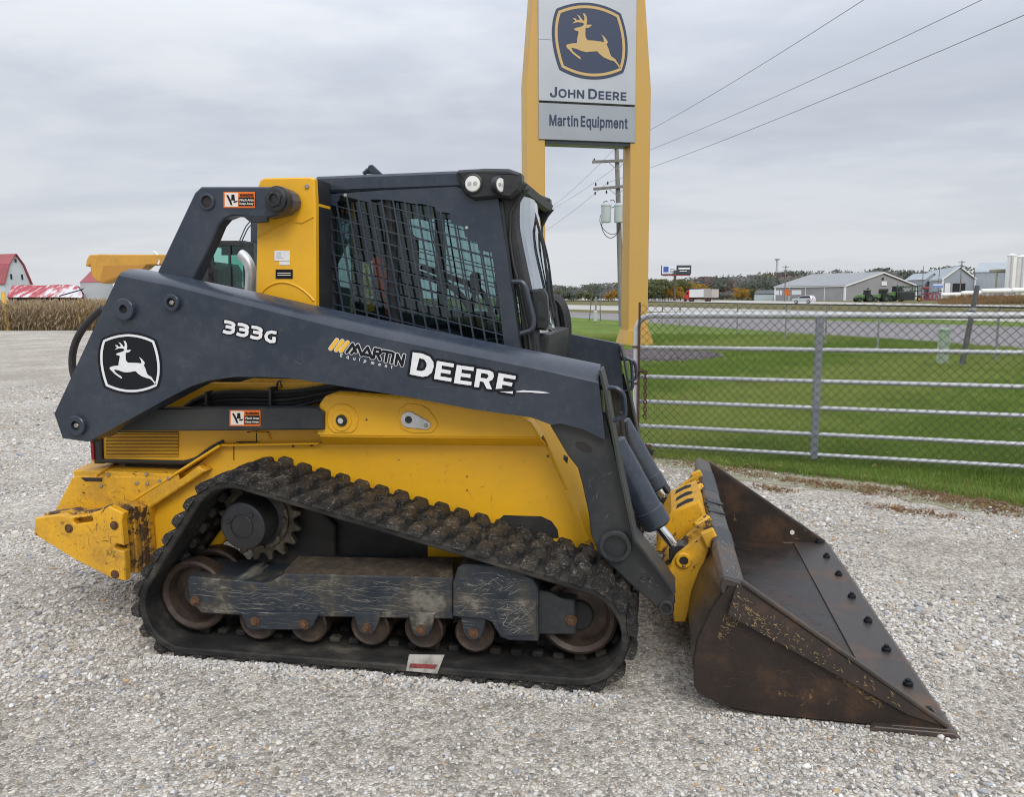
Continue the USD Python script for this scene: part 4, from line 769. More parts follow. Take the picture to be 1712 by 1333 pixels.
bsp = [(1180, 1090), (1225, 1005), (1480, 1180), (1510, 1205), (1215, 1172), (1170, 1150)]
marks('scuff_marks', bsp, -yb, 70, (.01, .12), (.0005, .0016), -.35, .4, M['scuff_rust'], bk_, 11)
marks('scuff_marks', [(1222, 1008), (1240, 1006), (1490, 1184), (1470, 1188)], -yb-.0, 220, (.005, .035), (.0006, .0022), -.66, .5, M['scuff_straw'], bk_, 12)
marks('scuff_marks', [(1220, 1000), (1250, 1035), (1200, 1080), (1195, 1060)], -yb, 90, (.005, .025), (.0006, .002), -.6, .7, M['scuff_straw'], bk_, 13)
e0, e1 = np.array([2.262, 0, .526]), np.array([2.99, 0, .030])
for s in (-1, 1):
    m = beam(e0+[0, -yb+.002, 0], e1+[0, -yb+.002, 0], .022, .016, .004); obj('rim_edge', m if s < 0 else mir(m), M['edge'], bk_)
r_ = np.random.default_rng(77); V, Fc = [], []                          # straw and scrapes caught on the rim plate and the floor
up0, up1 = np.array([2.25, -yb-.016, .50]), np.array([2.98, -yb-.006, .02]); lw0, lw1 = los[0], los[1]
nrm = np.cross(up1-up0, lw0-up0); nrm /= np.linalg.norm(nrm); nrm = nrm if nrm[1] < 0 else -nrm
ua, ub_, la_, lb_ = ups[0], ups[1], los[0], los[1]
nr2 = np.cross(ub_-ua, la_-ua); nr2 /= np.linalg.norm(nr2); nr2 = nr2 if nr2[1] < 0 else -nr2
for k in range(150):
    u = r_.beta(.8, 2.4); v = r_.beta(1.6, 1.2); p = (ua*(1-u)+ub_*u)*(1-v)+(la_*(1-u)+lb_*u)*v+nr2*.0135; d = (ub_-ua)/np.linalg.norm(ub_-ua); q = np.cross(nr2, d); a = r_.normal(0, .6); dd = d*math.cos(a)+q*math.sin(a); qq = np.cross(nr2, dd); l, w = math.exp(r_.uniform(-5.2, -3.6)), r_.uniform(.0004, .0014); i = len(V)
    V += [p-dd*l/2, p-qq*w, p+dd*l/2, p+qq*w]; Fc += [[i, i+1, i+2], [i, i+2, i+3]]
obj('scuff_marks', tm(V, Fc), M['scuff_straw'], bk_, smooth=False, kind='stuff')
V, Fc = [], []
for k in range(150):
    x, y = r_.uniform(2.45, 2.8), r_.uniform(-1.0, 1.0); l, w, a = math.exp(r_.uniform(-4., -2.2)), r_.uniform(.0006, .0022), r_.normal(0, .3); dd, qq = np.array([math.cos(a), math.sin(a), 0]), np.array([-math.sin(a), math.cos(a), 0]); p = np.array([x, y, .0172+max(0, 2.6-x)*.0167]); i = len(V)
    V += [p-dd*l/2, p-qq*w, p+dd*l/2, p+qq*w]; Fc += [[i, i+1, i+2], [i, i+2, i+3]]
obj('floor_scratches', tm(V, Fc), M['scuff_rust'], bk_, smooth=False, kind='stuff')
V, Fc = [], []
for k in range(160):
    y = r_.uniform(-1.05, 1.05); x = r_.uniform(2.208, 2.262); z = .5415-(x-2.205)*.27; l, w, a = math.exp(r_.uniform(-4.2, -2.8)), r_.uniform(.0008, .003), r_.normal(1.57, .25); dd, qq = np.array([math.cos(a), math.sin(a), -.27*math.cos(a)]), np.array([-math.sin(a), math.cos(a), .27*math.sin(a)]); p = np.array([x, y, z+.0012]); l = min(l, .1); i = len(V)
    V += [p-dd*l/2, p-qq*w, p+dd*l/2, p+qq*w]; Fc += [[i, i+1, i+2], [i, i+2, i+3]]
obj('lip_scratches', tm(V, Fc), M['scuff_grey'], bk_, smooth=False, kind='stuff')
# ================================================================== the setting
rng = np.random.default_rng(7); rnd = random.Random(7)
def gsheet(name, poly, z, m, sub=None, **k):
    g = poly if isinstance(poly, Polygon) else Polygon(poly)
    return obj(name, prism(g.buffer(0), z-.3, z, ZF), m, smooth=False, **k)
def soil(name, stops, scale, stops2=None, scale2=.35, bump=.4, bscale=40., rough=.95, band=None):
    n = dict(GEO); n.update({'n1': ('noise_texture', {'scale': scale, 'detail': 9., 'roughness': .72}), 'r1': ('rgb_ramp', {'ramp': stops}), 'n2': ('noise_texture', {'scale': scale2, 'detail': 5., 'roughness': .6}),
        'r2': ('rgb_ramp', {'ramp': stops2 or [(.3, (.85, .85, .85)), (.7, (1.1, 1.1, 1.1))]}), 'mu': ('mix', {'mix_type': 'multiply', 'fac': 1.0}), 'n3': ('noise_texture', {'scale': bscale, 'detail': 4., 'roughness': .6}),
        'bp': ('bump', {'strength': bump, 'distance': .03}), 'p': ('principled_bsdf', {'roughness': rough, 'specular_ior_level': .2})})
    l = [('g.position', 'n1.vector'), ('g.position', 'n2.vector'), ('g.position', 'n3.vector'), ('n1.fac', 'r1.fac'), ('n2.fac', 'r2.fac'), ('r1.color', 'mu.color1'), ('r2.color', 'mu.color2'), ('n3.fac', 'bp.height'), ('bp.normal', 'p.normal')]
    if band:
        n.update({'mp': ('mapping', {'rotation': (0, 0, band[0])}), 'wv': ('wave_texture', {'scale': band[1], 'distortion': 1.2, 'detail': 2., 'detail_scale': .6}), 'rb': ('rgb_ramp', {'ramp': [(.3, (band[2],)*3), (.7, (1.08,)*3)]}), 'mb': ('mix', {'mix_type': 'multiply', 'fac': 1.0})})
        l += [('g.position', 'mp.vector'), ('mp.vector', 'wv.vector'), ('wv.fac', 'rb.fac'), ('mu.color', 'mb.color1'), ('rb.color', 'mb.color2'), ('mb.color', 'p.base_color')]
    else: l.append(('mu.color', 'p.base_color'))
    return mat(name, n, l)
M['field'] = soil('rough_field_grass', [(.3, (.075, .085, .028)), (.5, (.125, .115, .045)), (.66, (.20, .155, .075))], 1.2, scale2=.05)
M['lawn'] = soil('mown_lawn', [(.3, (.085, .14, .026)), (.52, (.14, .205, .038)), (.72, (.21, .275, .055))], 9., [(.3, (.80, .80, .8)), (.7, (1.15, 1.12, 1.0))], .5, bump=.8, bscale=70, band=(.62, .42, .78))
M['asphalt'] = soil('grey_road', [(.3, (.17, .16, .16)), (.7, (.26, .245, .245))], 3., scale2=.12, bump=.1)
M['concrete'] = soil('pale_concrete_road', [(.3, (.36, .345, .32)), (.7, (.44, .42, .39))], 2., scale2=.1, bump=.05)
M['dirt'] = soil('pale_silty_ground', [(.30, (.20, .185, .13)), (.5, (.30, .285, .215)), (.7, (.37, .35, .29))], 9., [(.3, (.75, .78, .7)), (.65, (1.05, 1.05, 1.0))], 1.6, bump=.5, bscale=90)
# gravel: voronoi stones in two sizes
n = dict(GEO)
n.update({'v1': ('voronoi_texture', {'scale': 75., 'randomness': 1.}), 'e1': ('voronoi_texture', {'scale': 75., 'feature': 'distance_to_edge'}), 's1': ('separate_color', {}), 'r1': ('rgb_ramp', {'ramp': [(0, (.24, .222, .198)), (.35, (.42, .39, .345)), (.75, (.55, .515, .465)), (.93, (.66, .63, .58)), (1, (.38, .29, .20))]}),
    're': ('rgb_ramp', {'ramp': [(0, (.55, .54, .53)), (.10, (1, 1, 1))]}), 'mu': ('mix', {'mix_type': 'multiply', 'fac': .85}), 'n2': ('noise_texture', {'scale': .55, 'detail': 6., 'roughness': .62}), 'r2': ('rgb_ramp', {'ramp': [(.36, (.80, .775, .74)), (.52, (.99, .975, .95)), (.64, (1.15, 1.14, 1.13))]}),
    'mu2': ('mix', {'mix_type': 'multiply', 'fac': 1.}), 'n3': ('noise_texture', {'scale': 9., 'detail': 8., 'roughness': .75}), 'r3': ('rgb_ramp', {'ramp': [(.35, (.72, .71, .70)), (.65, (1.18, 1.18, 1.17))]}), 'mu3': ('mix', {'mix_type': 'multiply', 'fac': 1.}),
    'bp': ('bump', {'strength': .9, 'distance': .012}), 'p': ('principled_bsdf', {'roughness': .9, 'specular_ior_level': .25})})
M['gravel'] = mat('crushed_gravel', n, [('g.position', 'v1.vector'), ('g.position', 'e1.vector'), ('v1.color', 's1.color'), ('s1.r', 'r1.fac'), ('e1.distance', 're.fac'), ('r1.color', 'mu.color1'), ('re.color', 'mu.color2'), ('g.position', 'n2.vector'), ('n2.fac', 'r2.fac'), ('mu.color', 'mu2.color1'), ('r2.color', 'mu2.color2'),
    ('g.position', 'n3.vector'), ('n3.fac', 'r3.fac'), ('mu2.color', 'mu3.color1'), ('r3.color', 'mu3.color2'), ('mu3.color', 'p.base_color'), ('e1.distance', 'bp.height'), ('bp.normal', 'p.normal')])

ST = dict(kind='structure')
gsheet('ground', Polygon([(-900, -60), (900, -60), (900, 2600), (-900, 2600)]), -.030, M['field'], **ST)
edge = [(60, -24), (14, -2.7), (8, .45), (5.6, 1.75), (4.6, 2.30), (3.9, 2.78), (3.0, 3.12), (1.95, 3.60), (1.4, 3.9), (-1.5, 7), (-6, 14), (-12, 24), (-16, 32.5)]
yard = Polygon(edge+[(-75, 32.5), (-75, -14), (60, -14)][::1]).buffer(0)
if yard.geom_type != 'Polygon': yard = max(yard.geoms, key=lambda g: g.area)
gsheet('gravel_yard', yard, 0.0, M['gravel'], **ST)
def strip(pn, pf, ext=1.6):          # band on the ground between two straight edges, each through two measured ground points
    a0, a1 = Pz(*pn[0])[:2], Pz(*pn[1])[:2]; b0, b1 = Pz(*pf[0])[:2], Pz(*pf[1])[:2]
    e = lambda p, q, t: tuple(p+(q-p)*t)
    return Polygon([e(a0, a1, -ext), e(a0, a1, 1+ext), e(b0, b1, 1+ext), e(b0, b1, -ext)]).buffer(0)
road_near = strip(((950, 530), (1640, 577.5)), ((950, 521.5), (1640, 544)), 1.2)
road_mid = strip(((1134, 522), (1640, 536)), ((1134, 514), (1640, 526)), 1.8)
road_far = strip(((1134, 504.6), (1640, 513.5)), ((1134, 500.4), (1640, 509.3)), 2.5)
lawn = Polygon([(p[0], p[1]) for p in edge]+[(-40, 60), (60, 60)]).buffer(0)
lawn = lawn.difference(yard)
if lawn.geom_type != 'Polygon': lawn = max(lawn.geoms, key=lambda g: g.area)
gsheet('lawn', lawn, -.022, M['lawn'], **ST)
gsheet('grey_lot', road_near, -.014, M['asphalt'], **ST); gsheet('frontage_road', road_mid, -.014, M['concrete'], **ST); gsheet('highway', road_far, -.010, M['concrete'], **ST)
# silty verge between gravel and lawn, ragged on both sides
vin = np.array(edge[1:9])[::-1]; vt = np.linspace(0, 1, 90); seg = LineString(vin); va, vb = [], []
for t in vt:
    p = seg.interpolate(t, True); w = meshkit.fbm(np.array([[t*22, 1.3, 0]]), 3, 5)[0]; w2 = meshkit.fbm(np.array([[t*30, 7.3, 0]]), 3, 9)[0]
    va.append((p.x+.16*(w2-.3), p.y+.3*(w2-.3)+.06)); vb.append((p.x-.30*w, p.y-.62*w-.06))
gsheet('dirt_verge', Polygon(va+vb[::-1]).buffer(0), .004, M['dirt'], **ST)

# ---- loose gravel
PIC = [(.20, .19, .18), (.39, .36, .32), (.50, .465, .415), (.58, .55, .50), (.68, .665, .64), (.42, .365, .29), (.31, .325, .35), (.51, .505, .50), (.48, .32, .17)]
PW = np.array([.10, .17, .22, .17, .07, .09, .08, .09, .012]); PW /= PW.sum()
def instancer(name, protos, pos, idx, scale, rz=None, tilt=None, label=None, cat=None, kind='stuff'):
    path = uniq('/World', name); pi = UsdGeom.PointInstancer.Define(stage, path); tag(pi.GetPrim(), label, cat, None, kind); tg = []
    for nm, m, mt, sm in protos:
        p = uniq(path, nm); usdkit.mesh(stage, p, m, mt, smooth=sm); tg.append(p)
    pi.CreatePrototypesRel().SetTargets([Sdf.Path(t) for t in tg])
    pi.CreatePositionsAttr(Vt.Vec3fArray.FromNumpy(np.asarray(pos, np.float32))); pi.CreateProtoIndicesAttr(Vt.IntArray.FromNumpy(np.asarray(idx, np.int32)))
    sc = np.asarray(scale, np.float32); sc = np.repeat(sc[:, None], 3, 1) if sc.ndim == 1 else sc
    pi.CreateScalesAttr(Vt.Vec3fArray.FromNumpy(sc)); N = len(pos)
    rz = rng.uniform(0, 2*PI, N) if rz is None else rz; tx = np.zeros(N) if tilt is None else rng.normal(0, tilt, N)
    c, s = np.cos(rz/2), np.sin(rz/2); cx, sx = np.cos(tx/2), np.sin(tx/2)
    q = np.stack([c*cx, c*sx, s*sx, s*cx], 1)
    pi.CreateOrientationsAttr(Vt.QuathArray([Gf.Quath(float(a), float(b), float(d), float(e)) for a, b, d, e in q])); return path
protos = []
for k, c in enumerate(PIC):
    m = trimesh.creation.icosphere(1, 1.0); v = np.array(m.vertices); r_ = np.random.default_rng(40+k)
    for _ in range(6):                              # knock flat faces off a lump
        d = r_.normal(size=3); d /= np.linalg.norm(d); h = r_.uniform(.55, .85); t = v@d; v = v-np.maximum(t-h, 0)[:, None]*d
    v *= [1.0, .8, .62]
    mt = noisy(f'stone_{"abcdefghi"[k]}', [(.3, tuple(x*.8 for x in c)), (.7, tuple(x*1.15 for x in c))], 60., rough=.9, bump=.2, spec=.25)
    protos.append(('stone', tm(v, m.faces), mt, 25))
NS = 105000
# density falls with distance from the viewpoint's foot so that the far stones are the material's
foot = CAM[:2]; ang = rng.uniform(YAW-.78, YAW+.78, NS*2); dist = 1.75*np.exp(rng.uniform(0, 1, NS*2)**.92*math.log(17/1.75))
xy = np.stack([foot[0]+dist*np.sin(ang), foot[1]+dist*np.cos(ang)], 1)
from shapely import contains_xy
ok = contains_xy(yard.buffer(-.02).difference(sbox(2.12, -1.06, 3.0, 1.06)), xy[:, 0], xy[:, 1]); xy, dist = xy[ok][:NS], dist[ok][:NS]
sz = np.exp(rng.normal(math.log(.0062), .36, len(xy))); sz = np.clip(sz, .0035, .019)*(1+np.clip(dist-4, 0, 10)*.07)
clump = meshkit.fbm(np.c_[xy*1.1, np.zeros(len(xy))], 3, 3); keep = rng.uniform(size=len(xy)) < np.clip((clump-.27)*3.0, .25, 1.); xy, sz, clump = xy[keep], sz[keep], clump[keep]
sz *= .45+1.15*clump
instancer('loose_gravel', protos, np.c_[xy, sz*.25], rng.choice(len(PIC), len(xy), p=PW), sz, tilt=.35, label='pale grey crushed stone gravel covering the yard', cat='gravel')

# stones pushed up against the tracks and the bucket
bx = []
for _ in range(2600):
    x = rng.uniform(-.28, 1.82); e = abs(rng.normal(0, .04)); u = meshkit.noise(np.array([[x*9, 0, 0]]), 4)[0]
    bx.append((x, -1.012-e, max(.001, (.017*u-.25*e)), .0055+.004*rng.uniform()))
for _ in range(420): x = rng.uniform(2.12, 2.85); e = abs(rng.normal(0, .035)); bx.append((x, -1.072-e, max(.001, .007-.3*e), .005+.004*rng.uniform()))
for _ in range(350): y = rng.uniform(-1.05, 1.05); e = abs(rng.normal(0, .015)); bx.append((3.026+e, y, .002, .005+.004*rng.uniform()))
bx = np.array(bx); instancer('pushed_gravel', protos, bx[:, :3], rng.choice(len(PIC), len(bx), p=PW), bx[:, 3], tilt=.5, label='loose stones pushed up along the track and bucket', cat='gravel')
# ---- grass
bed = []
bc = Pz(1105, 590)
for a in np.linspace(0, 2*PI, 50)[:-1]:
    r = 1+.12*meshkit.fbm(np.array([[math.cos(a)*2, math.sin(a)*2, 0]]), 3)[0]; bed.append((bc[0]-.2+1.8*r*math.cos(a), bc[1]-.9+2.1*r*math.sin(a)))
def tuft(n, h, spread, seed, w=.004, lean=.5):
    r_ = np.random.default_rng(seed); V, Fc = [], []
    for _ in range(n):
        b = r_.normal(0, spread, 2); a = r_.uniform(0, 2*PI); hh = h*r_.uniform(.6, 1.25); l = r_.uniform(.1, lean)*hh
        d = np.array([math.cos(a), math.sin(a)]); s = np.array([-d[1], d[0]])*w; i = len(V)
        V += [[b[0]-s[0], b[1]-s[1], 0], [b[0]+s[0], b[1]+s[1], 0], [b[0]+d[0]*l*.4+s[0]*.7, b[1]+d[1]*l*.4+s[1]*.7, hh*.6], [b[0]+d[0]*l*.4-s[0]*.7, b[1]+d[1]*l*.4-s[1]*.7, hh*.6], [b[0]+d[0]*l, b[1]+d[1]*l, hh]]
        Fc += [[i, i+1, i+2], [i, i+2, i+3], [i+3, i+2, i+4]]
    return np.array(V), np.array(Fc)
def leafmat(name, c1, c2, tr=.3, scale=3.):
    return mat(name, {**GEO, 'n': ('noise_texture', {'scale': scale, 'detail': 6., 'roughness': .7}), 'r': ('rgb_ramp', {'ramp': [(.33, c1), (.67, c2)]}), 'd': ('principled_bsdf', {'roughness': .6, 'specular_ior_level': .25}), 't': ('translucent_bsdf', {}), 'm': ('mix_closure', {'fac': tr})},
               [('g.position', 'n.vector'), ('n.fac', 'r.fac'), ('r.color', 'd.base_color'), ('r.color', 't.color'), ('d.BSDF', 'm.closure1'), ('t.BSDF', 'm.closure2')], surface='m.closure')
M['blade_a'] = leafmat('grass_blade_green', (.10, .165, .025), (.18, .26, .048), scale=.8)
M['blade_b'] = leafmat('grass_blade_pale', (.17, .225, .05), (.27, .32, .085), scale=.8)
M['blade_c'] = leafmat('grass_blade_dry', (.16, .12, .05), (.27, .20, .09))
M['weed_red'] = leafmat('dry_red_weed', (.15, .075, .035), (.28, .16, .08))
NG = 42000
ang = rng.uniform(-.30, .55, NG*3); dist = 6.2*np.exp(rng.uniform(0, 1, NG*3)**1.05*math.log(32/6.2)); xy = np.stack([foot[0]+dist*np.sin(ang), foot[1]+dist*np.cos(ang)], 1)
ok = contains_xy(lawn.buffer(-.05).difference(road_near.buffer(.2)).difference(Polygon(bed)), xy[:, 0], xy[:, 1]); xy, dist = xy[ok][:NG], dist[ok][:NG]
band = np.sin((xy[:, 0]*math.cos(.62)-xy[:, 1]*math.sin(.62))*2*PI*.42*.32)
idx = np.where(rng.uniform(size=len(xy)) < .03+.25*np.clip(meshkit.fbm(np.c_[xy*.7, np.zeros(len(xy))], 3, 12)-.42, 0, 1), 2, np.where(rng.uniform(size=len(xy)) < np.clip(.5+.8*band, 0, 1), 0, 1))
instancer('lawn_grass', [('tuft', tuft(16, .058, .035, 1, .0032), M['blade_a'], False), ('tuft', tuft(16, .055, .035, 2, .0032), M['blade_b'], False), ('tuft', tuft(9, .06, .03, 3, .003), M['blade_c'], False)],
          np.c_[xy, np.full(len(xy), -.024)], idx, rng.uniform(.7, 1.15, len(xy))*(1+np.clip(dist-8, 0, 30)*.035), label='short mown green grass behind the chain link gate', cat='grass')
lfm = [leafmat('fallen_leaf_a', (.16, .08, .03), (.28, .16, .06), .1), leafmat('fallen_leaf_b', (.26, .17, .05), (.38, .26, .10), .1)]
lv = (np.array([[-.5, 0, .1], [-.1, -.3, 0], [.5, 0, .15], [0, .3, .02]]), np.array([[0, 1, 2], [0, 2, 3]]))
lx = np.stack([rng.uniform(1.6, 9, 1500), rng.uniform(1.0, 15, 1500)], 1); ok = contains_xy(lawn, lx[:, 0], lx[:, 1]); lx = lx[ok]; e_ = np.array([seg.interpolate(t, True).coords[0] for t in rng.uniform(0, 1, 420)])+rng.normal(0, .22, (420, 2))
zz = np.r_[np.full(len(lx), .03), np.full(len(e_), .02)]
instancer('fallen_leaves', [('leaf', lv, lfm[0], False), ('leaf', lv, lfm[1], False)], np.c_[np.vstack([lx, e_]), zz], rng.choice(2, len(zz)), rng.uniform(.02, .045, len(zz)), tilt=.4, label='scattered small brown fallen leaves on the lawn edge', cat='leaves')
# taller uncut grass and dry weeds along the verge
pv = []
for t in rng.uniform(0, 1, 5200):
    p = seg.interpolate(t, True); o = abs(rng.normal(0, .20))-.05; pv.append((p.x+.45*o+rng.normal(0, .05), p.y+.9*o+.06))
pv = np.array(pv); instancer('verge_grass', [('tuft', tuft(14, .060, .03, 5, .003, .9), M['blade_a'], False), ('tuft', tuft(12, .055, .03, 6, .003, 1.0), M['blade_b'], False), ('tuft', tuft(12, .045, .03, 7, .003, 1.3), M['blade_c'], False)],
          np.c_[pv, np.full(len(pv), -.02)], rng.choice(3, len(pv), p=[.42, .22, .36]), rng.uniform(.6, 1.35, len(pv)), label='longer uncut grass with dry blades below the gate', cat='grass')
wp = []
for cx, cy, rx, ry, k in [Pz(1140, 775, 0).tolist()[:2]+[.30, .06, 90]] + [(*Pz(a, b)[:2], rx, ry, k) for a, b, rx, ry, k in [(1330, 805, .30, .06, 160), (1400, 815, .22, .06, 140), (1500, 822, .28, .06, 170), (1640, 845, .28, .09, 240), (1530, 858, .13, .05, 90), (1690, 850, .2, .1, 160), (1290, 818, .12, .04, 50), (1590, 830, .2, .05, 100), (1240, 790, .2, .05, 70)]]:
    q = rng.normal(0, 1, (k//2, 2)); c_, s_ = math.cos(-.5), math.sin(-.5); wp += [(cx+c_*u*rx-s_*v*ry, cy+s_*u*rx+c_*v*ry) for u, v in q]
wp = np.array(wp); instancer('dry_weeds', [('weed', tuft(12, .016, .035, 11, .004, 2.6), M['weed_red'], False), ('weed', tuft(10, .014, .035, 12, .004, 2.6), M['blade_c'], False)], np.c_[wp, np.zeros(len(wp))], rng.choice(2, len(wp), p=[.7, .3]), rng.uniform(.6, 1.4, len(wp)), label='matted reddish brown dead weeds at the gravel edge', cat='weeds')

# ---- chain link gate
M['galv'] = noisy('galvanised_pipe', [(.3, (.46, .47, .48)), (.7, (.60, .61, .62))], 5., rough=.48, metallic=.55, bump=.05)
M['galv_dull'] = noisy('dull_galvanised_tube', [(.3, (.20, .22, .24)), (.7, (.30, .32, .34))], 6., rough=.5, metallic=.3)
M['wire'] = noisy('weathered_wire', [(.3, (.020, .018, .017)), (.7, (.045, .04, .036))], 12., rough=.7, metallic=.2)
M['rust'] = noisy('rusty_iron', [(.3, (.03, .016, .011)), (.7, (.085, .042, .028))], 20., rough=.8)
g0, g1 = Pz(1062, 744, .10), Pz(1712, 781, .10); gd = (g1-g0); gd[2] = 0; gd /= np.linalg.norm(gd); gn = np.array([gd[1], -gd[0], 0]); gn = gn if gn@(CAM-g0) > 0 else -gn
GL = 6.3
def GP(u, z, o=0.0): return g0*[1, 1, 0]+gd*u+gn*o+np.array([0, 0, z])
def gz(px, py): p = Pn(px, py, g0, gn); return p[2], float((p-g0)@gd)
gate = thing('farm_gate', 'long galvanised pipe gate with chain link mesh on the edge of the lawn', 'gate', (g0[0], g0[1], 0))
zt = gz(1300, 527.5)[0]
obj('gate_frame', [tube(fillet([GP(0, .08), GP(0, zt), GP(GL, zt)], .17, 8), .028, 12)], M['galv'], gate)
for yy in (581, 630, 671.5, 712.5, 744.5):
    z = gz(1075, yy)[0]; obj('gate_rail', cyl(GP(.0, z), GP(GL, z), .0205, n=12), M['galv'], gate)
um = gz(1366, 640)[1]
for u in (um, um+1.9*1.0+1.0): obj('gate_upright', box(GP(u, zt/2+.03), (.070, .05, zt-.05), .012, np.array([gd, gn, [0, 0, 1]])), M['galv_dull'], gate)
w = .078; zs0, zs1 = .05, gz(1300, 504)[0]; wires = []
nz = int((zs1-zs0)/(w/2)); nw = int((GL-.05)/(w/2))
for k in range(nw):
    u = .03+k*w/2
    pts = [GP(u+(w/2 if (j+k) % 2 else 0), zs0+j*w/2, .040+(.004 if (j+k) % 2 else -.002)) for j in range(nz+1)]
    pts = np.array(pts); D = np.diff(pts, axis=0); r = .0028
    V, Fc = [], []
    s = gd; b_ = gn
    for j, p in enumerate(pts): V += [p+s*r*1.3, p-s*r*.65+b_*r*1.1, p-s*r*.65-b_*r*1.1]
    i = np.arange(len(pts)-1)*3
    for a, b2 in ((0, 1), (1, 2), (2, 0)): Fc += [np.stack([i+a, i+b2, i+3+b2], 1), np.stack([i+a, i+3+b2, i+3+a], 1)]
    wires.append((np.array(V), np.vstack(Fc)))
o_, V, Fc = 0, [], []
for v, f in wires: V.append(v); Fc.append(f+o_); o_ += len(v)
obj('chain_link_mesh', tm(np.vstack(V), np.vstack(Fc)), M['wire'], gate, smooth=True, kind='stuff')
obj('tension_bar', beam(GP(.035, .06, .045), GP(.035, zs1, .045), .022, .008, .002, up=gn), M['rust'], gate)
for z in (.35, .72, 1.08): obj('tension_band', ringy(GP(0, z-.01), GP(0, z+.01), .040, .033), M['rust'], gate)
ch = thing('hanging_chain', 'short rusty chain hanging from the left end of the pipe gate', 'chain', GP(.10, gz(1072, 660)[0], .06))
def link(c, d, n_): d, s, u = frame_of(d, n_); a = np.linspace(0, 2*PI, 13); return tube([c+d*.024*math.cos(t)+s*.015*math.sin(t) for t in a], .006, 6)
zz0, zz1 = gz(1075, 622)[0], gz(1075, 700)[0]
for i, z in enumerate(np.arange(zz0, zz1, -.036)): obj('chain_link', link(GP(.105, z, .075), np.array([0, 0, 1.]), gd if i % 2 else gn), M['rust'], ch)
for i in range(5): obj('chain_link', link(GP(.02+.02*i, zz0+.02-.006*abs(i-2), .075), gd, np.array([0, 0, 1.]) if i % 2 else gn), M['rust'], ch)
lkp = thing('drop_latch', 'small rusty latch and padlock at the foot of the pipe gate', 'latch', GP(.08, .08, .05))
obj('latch_plate', box(GP(.09, .10, .05), (.16, .03, .05), .008, np.array([gd, gn, [0, 0, 1]])), M['rust'], lkp); obj('latch_pin', cyl(GP(.13, .12, .055), GP(.13, .0, .055), .012), M['rust'], lkp); obj('padlock', box(GP(.17, .05, .06), (.05, .025, .06), .01, np.array([gd, gn, [0, 0, 1]])), M['black'], lkp)

# ---- dealer sign
M['sign_yellow'] = paint('sign_yellow', (.50, .295, .065), dirt=(.40, .27, .11), amount=.25, rough=.45, scale=.6, bump=.0)
M['sign_silver'] = noisy('sign_silver', [(.3, (.37, .39, .42)), (.7, (.43, .45, .48))], .5, rough=.38, metallic=.35, bump=0)
M['sign_navy'] = plain('sign_navy', (.022, .035, .075), .4)
M['sign_gold'] = plain('sign_gold', (.50, .335, .135), .5)
M['sign_grey'] = noisy('sign_grey', [(.3, (.27, .29, .32)), (.7, (.32, .34, .37))], .5, rough=.4, metallic=.3, bump=0)
bR = Pz(1069, 578, 0)
best = None
for hz in np.arange(5.0, 9.0, .01):
    p = Pz(1067, 238.5, hz); e = abs(depth(p)-depth(bR))
    if best is None or e < best[0]: best = (e, hz)
hz = best[1]; sA, sB = Pz(900, 233.5, hz), Pz(1060, 239.5, hz); sdv = sB-sA; sdv[2] = 0; sdv /= np.linalg.norm(sdv); sn = np.array([sdv[1], -sdv[0], 0]); sn = sn if sn@(CAM-sA) > 0 else -sn
so = np.array([bR[0], bR[1], 0])+sn*0.0
SF = (so, sdv, np.array([0, 0, 1.]), -sn)
def SP(px, py): p = Pn(px, py, so, sn); return (float((p-so)@sdv), float(p[2]))
def sgn(pts): return Polygon([SP(*p) for p in pts])
sign = thing('dealer_sign', 'tall dealer sign with silver panel between two mustard posts', 'sign', (*so[:2], 0))
uL0, uL1 = SP(880, 260)[0], SP(911, 260)[0]; uR0, uR1 = SP(1053, 300)[0], SP(1086, 300)[0]
z_k, z_t = SP(1085, 150)[1], SP(1078, 0)[1]+2.2
kx = lambda side: None
dx_t = .42
obj('sign_post', prism(Polygon([(uL0, .0), (uL1, .0), (uL1, z_k), (uL1-.05, z_t), (uL0+dx_t, z_t), (uL0, z_k)]), -.02, .62, SF, .015), M['sign_yellow'], sign)
obj('sign_post', prism(Polygon([(uR0, .0), (uR1, .0), (uR1, z_k), (uR1-dx_t, z_t), (uR0+.05, z_t), (uR0, z_k)]), -.02, .62, SF, .015), M['sign_yellow'], sign)
for a, b in ((uL0, uL1), (uR0, uR1)): obj('post_foot', prism(Polygon([(a-.18, .0), (b+.18, .0), (b+.12, .22), (b+.02, .5), (a-.02, .5), (a-.12, .22)]), -.12, .7, SF, .01), M['sign_yellow'], sign)
zp0, zp1 = SP(980, 236)[1], SP(980, 174)[1]
pu0, pu1 = SP(900, 200)[0], SP(1061, 200)[0]
obj('name_panel', prism(sbox(pu0, zp0, pu1, zp1-.03), -.06, .30, SF, .01), M['sign_grey'], sign)
obj('logo_panel', prism(sbox(pu0, zp1+.03, pu1, z_t+.3), -.06, .30, SF, .01), M['sign_silver'], sign)
obj('panel_rail', prism(sbox(pu0+.02, zp0-.10, pu1-.02, zp0-.005), .0, .5, SF, .005), M['grey'], sign)
obj('panel_gap', prism(sbox(pu0+.02, zp1-.04, pu1-.02, zp1+.04), -.03, .25, SF, .005), M['dark'], sign)
obj('panel_seam', prism(sbox(pu0+.02, SP(905, 66)[1]-.008, SP(921, 66)[0], SP(905, 66)[1]), -.063, -.058, SF), M['grey_low'], sign)
def slogo(a, b):                                    # emblem coordinates to the panel
    x = (a-640)/1150; y = (b-665)/1130; c = SP(983, 69.5); W_, H_ = SP(1043, 70)[0]-SP(924, 70)[0], SP(983, 9)[1]-SP(983, 129.5)[1]
    return (c[0]+x*W_*.985, c[1]-y*H_*.985+.03*x)
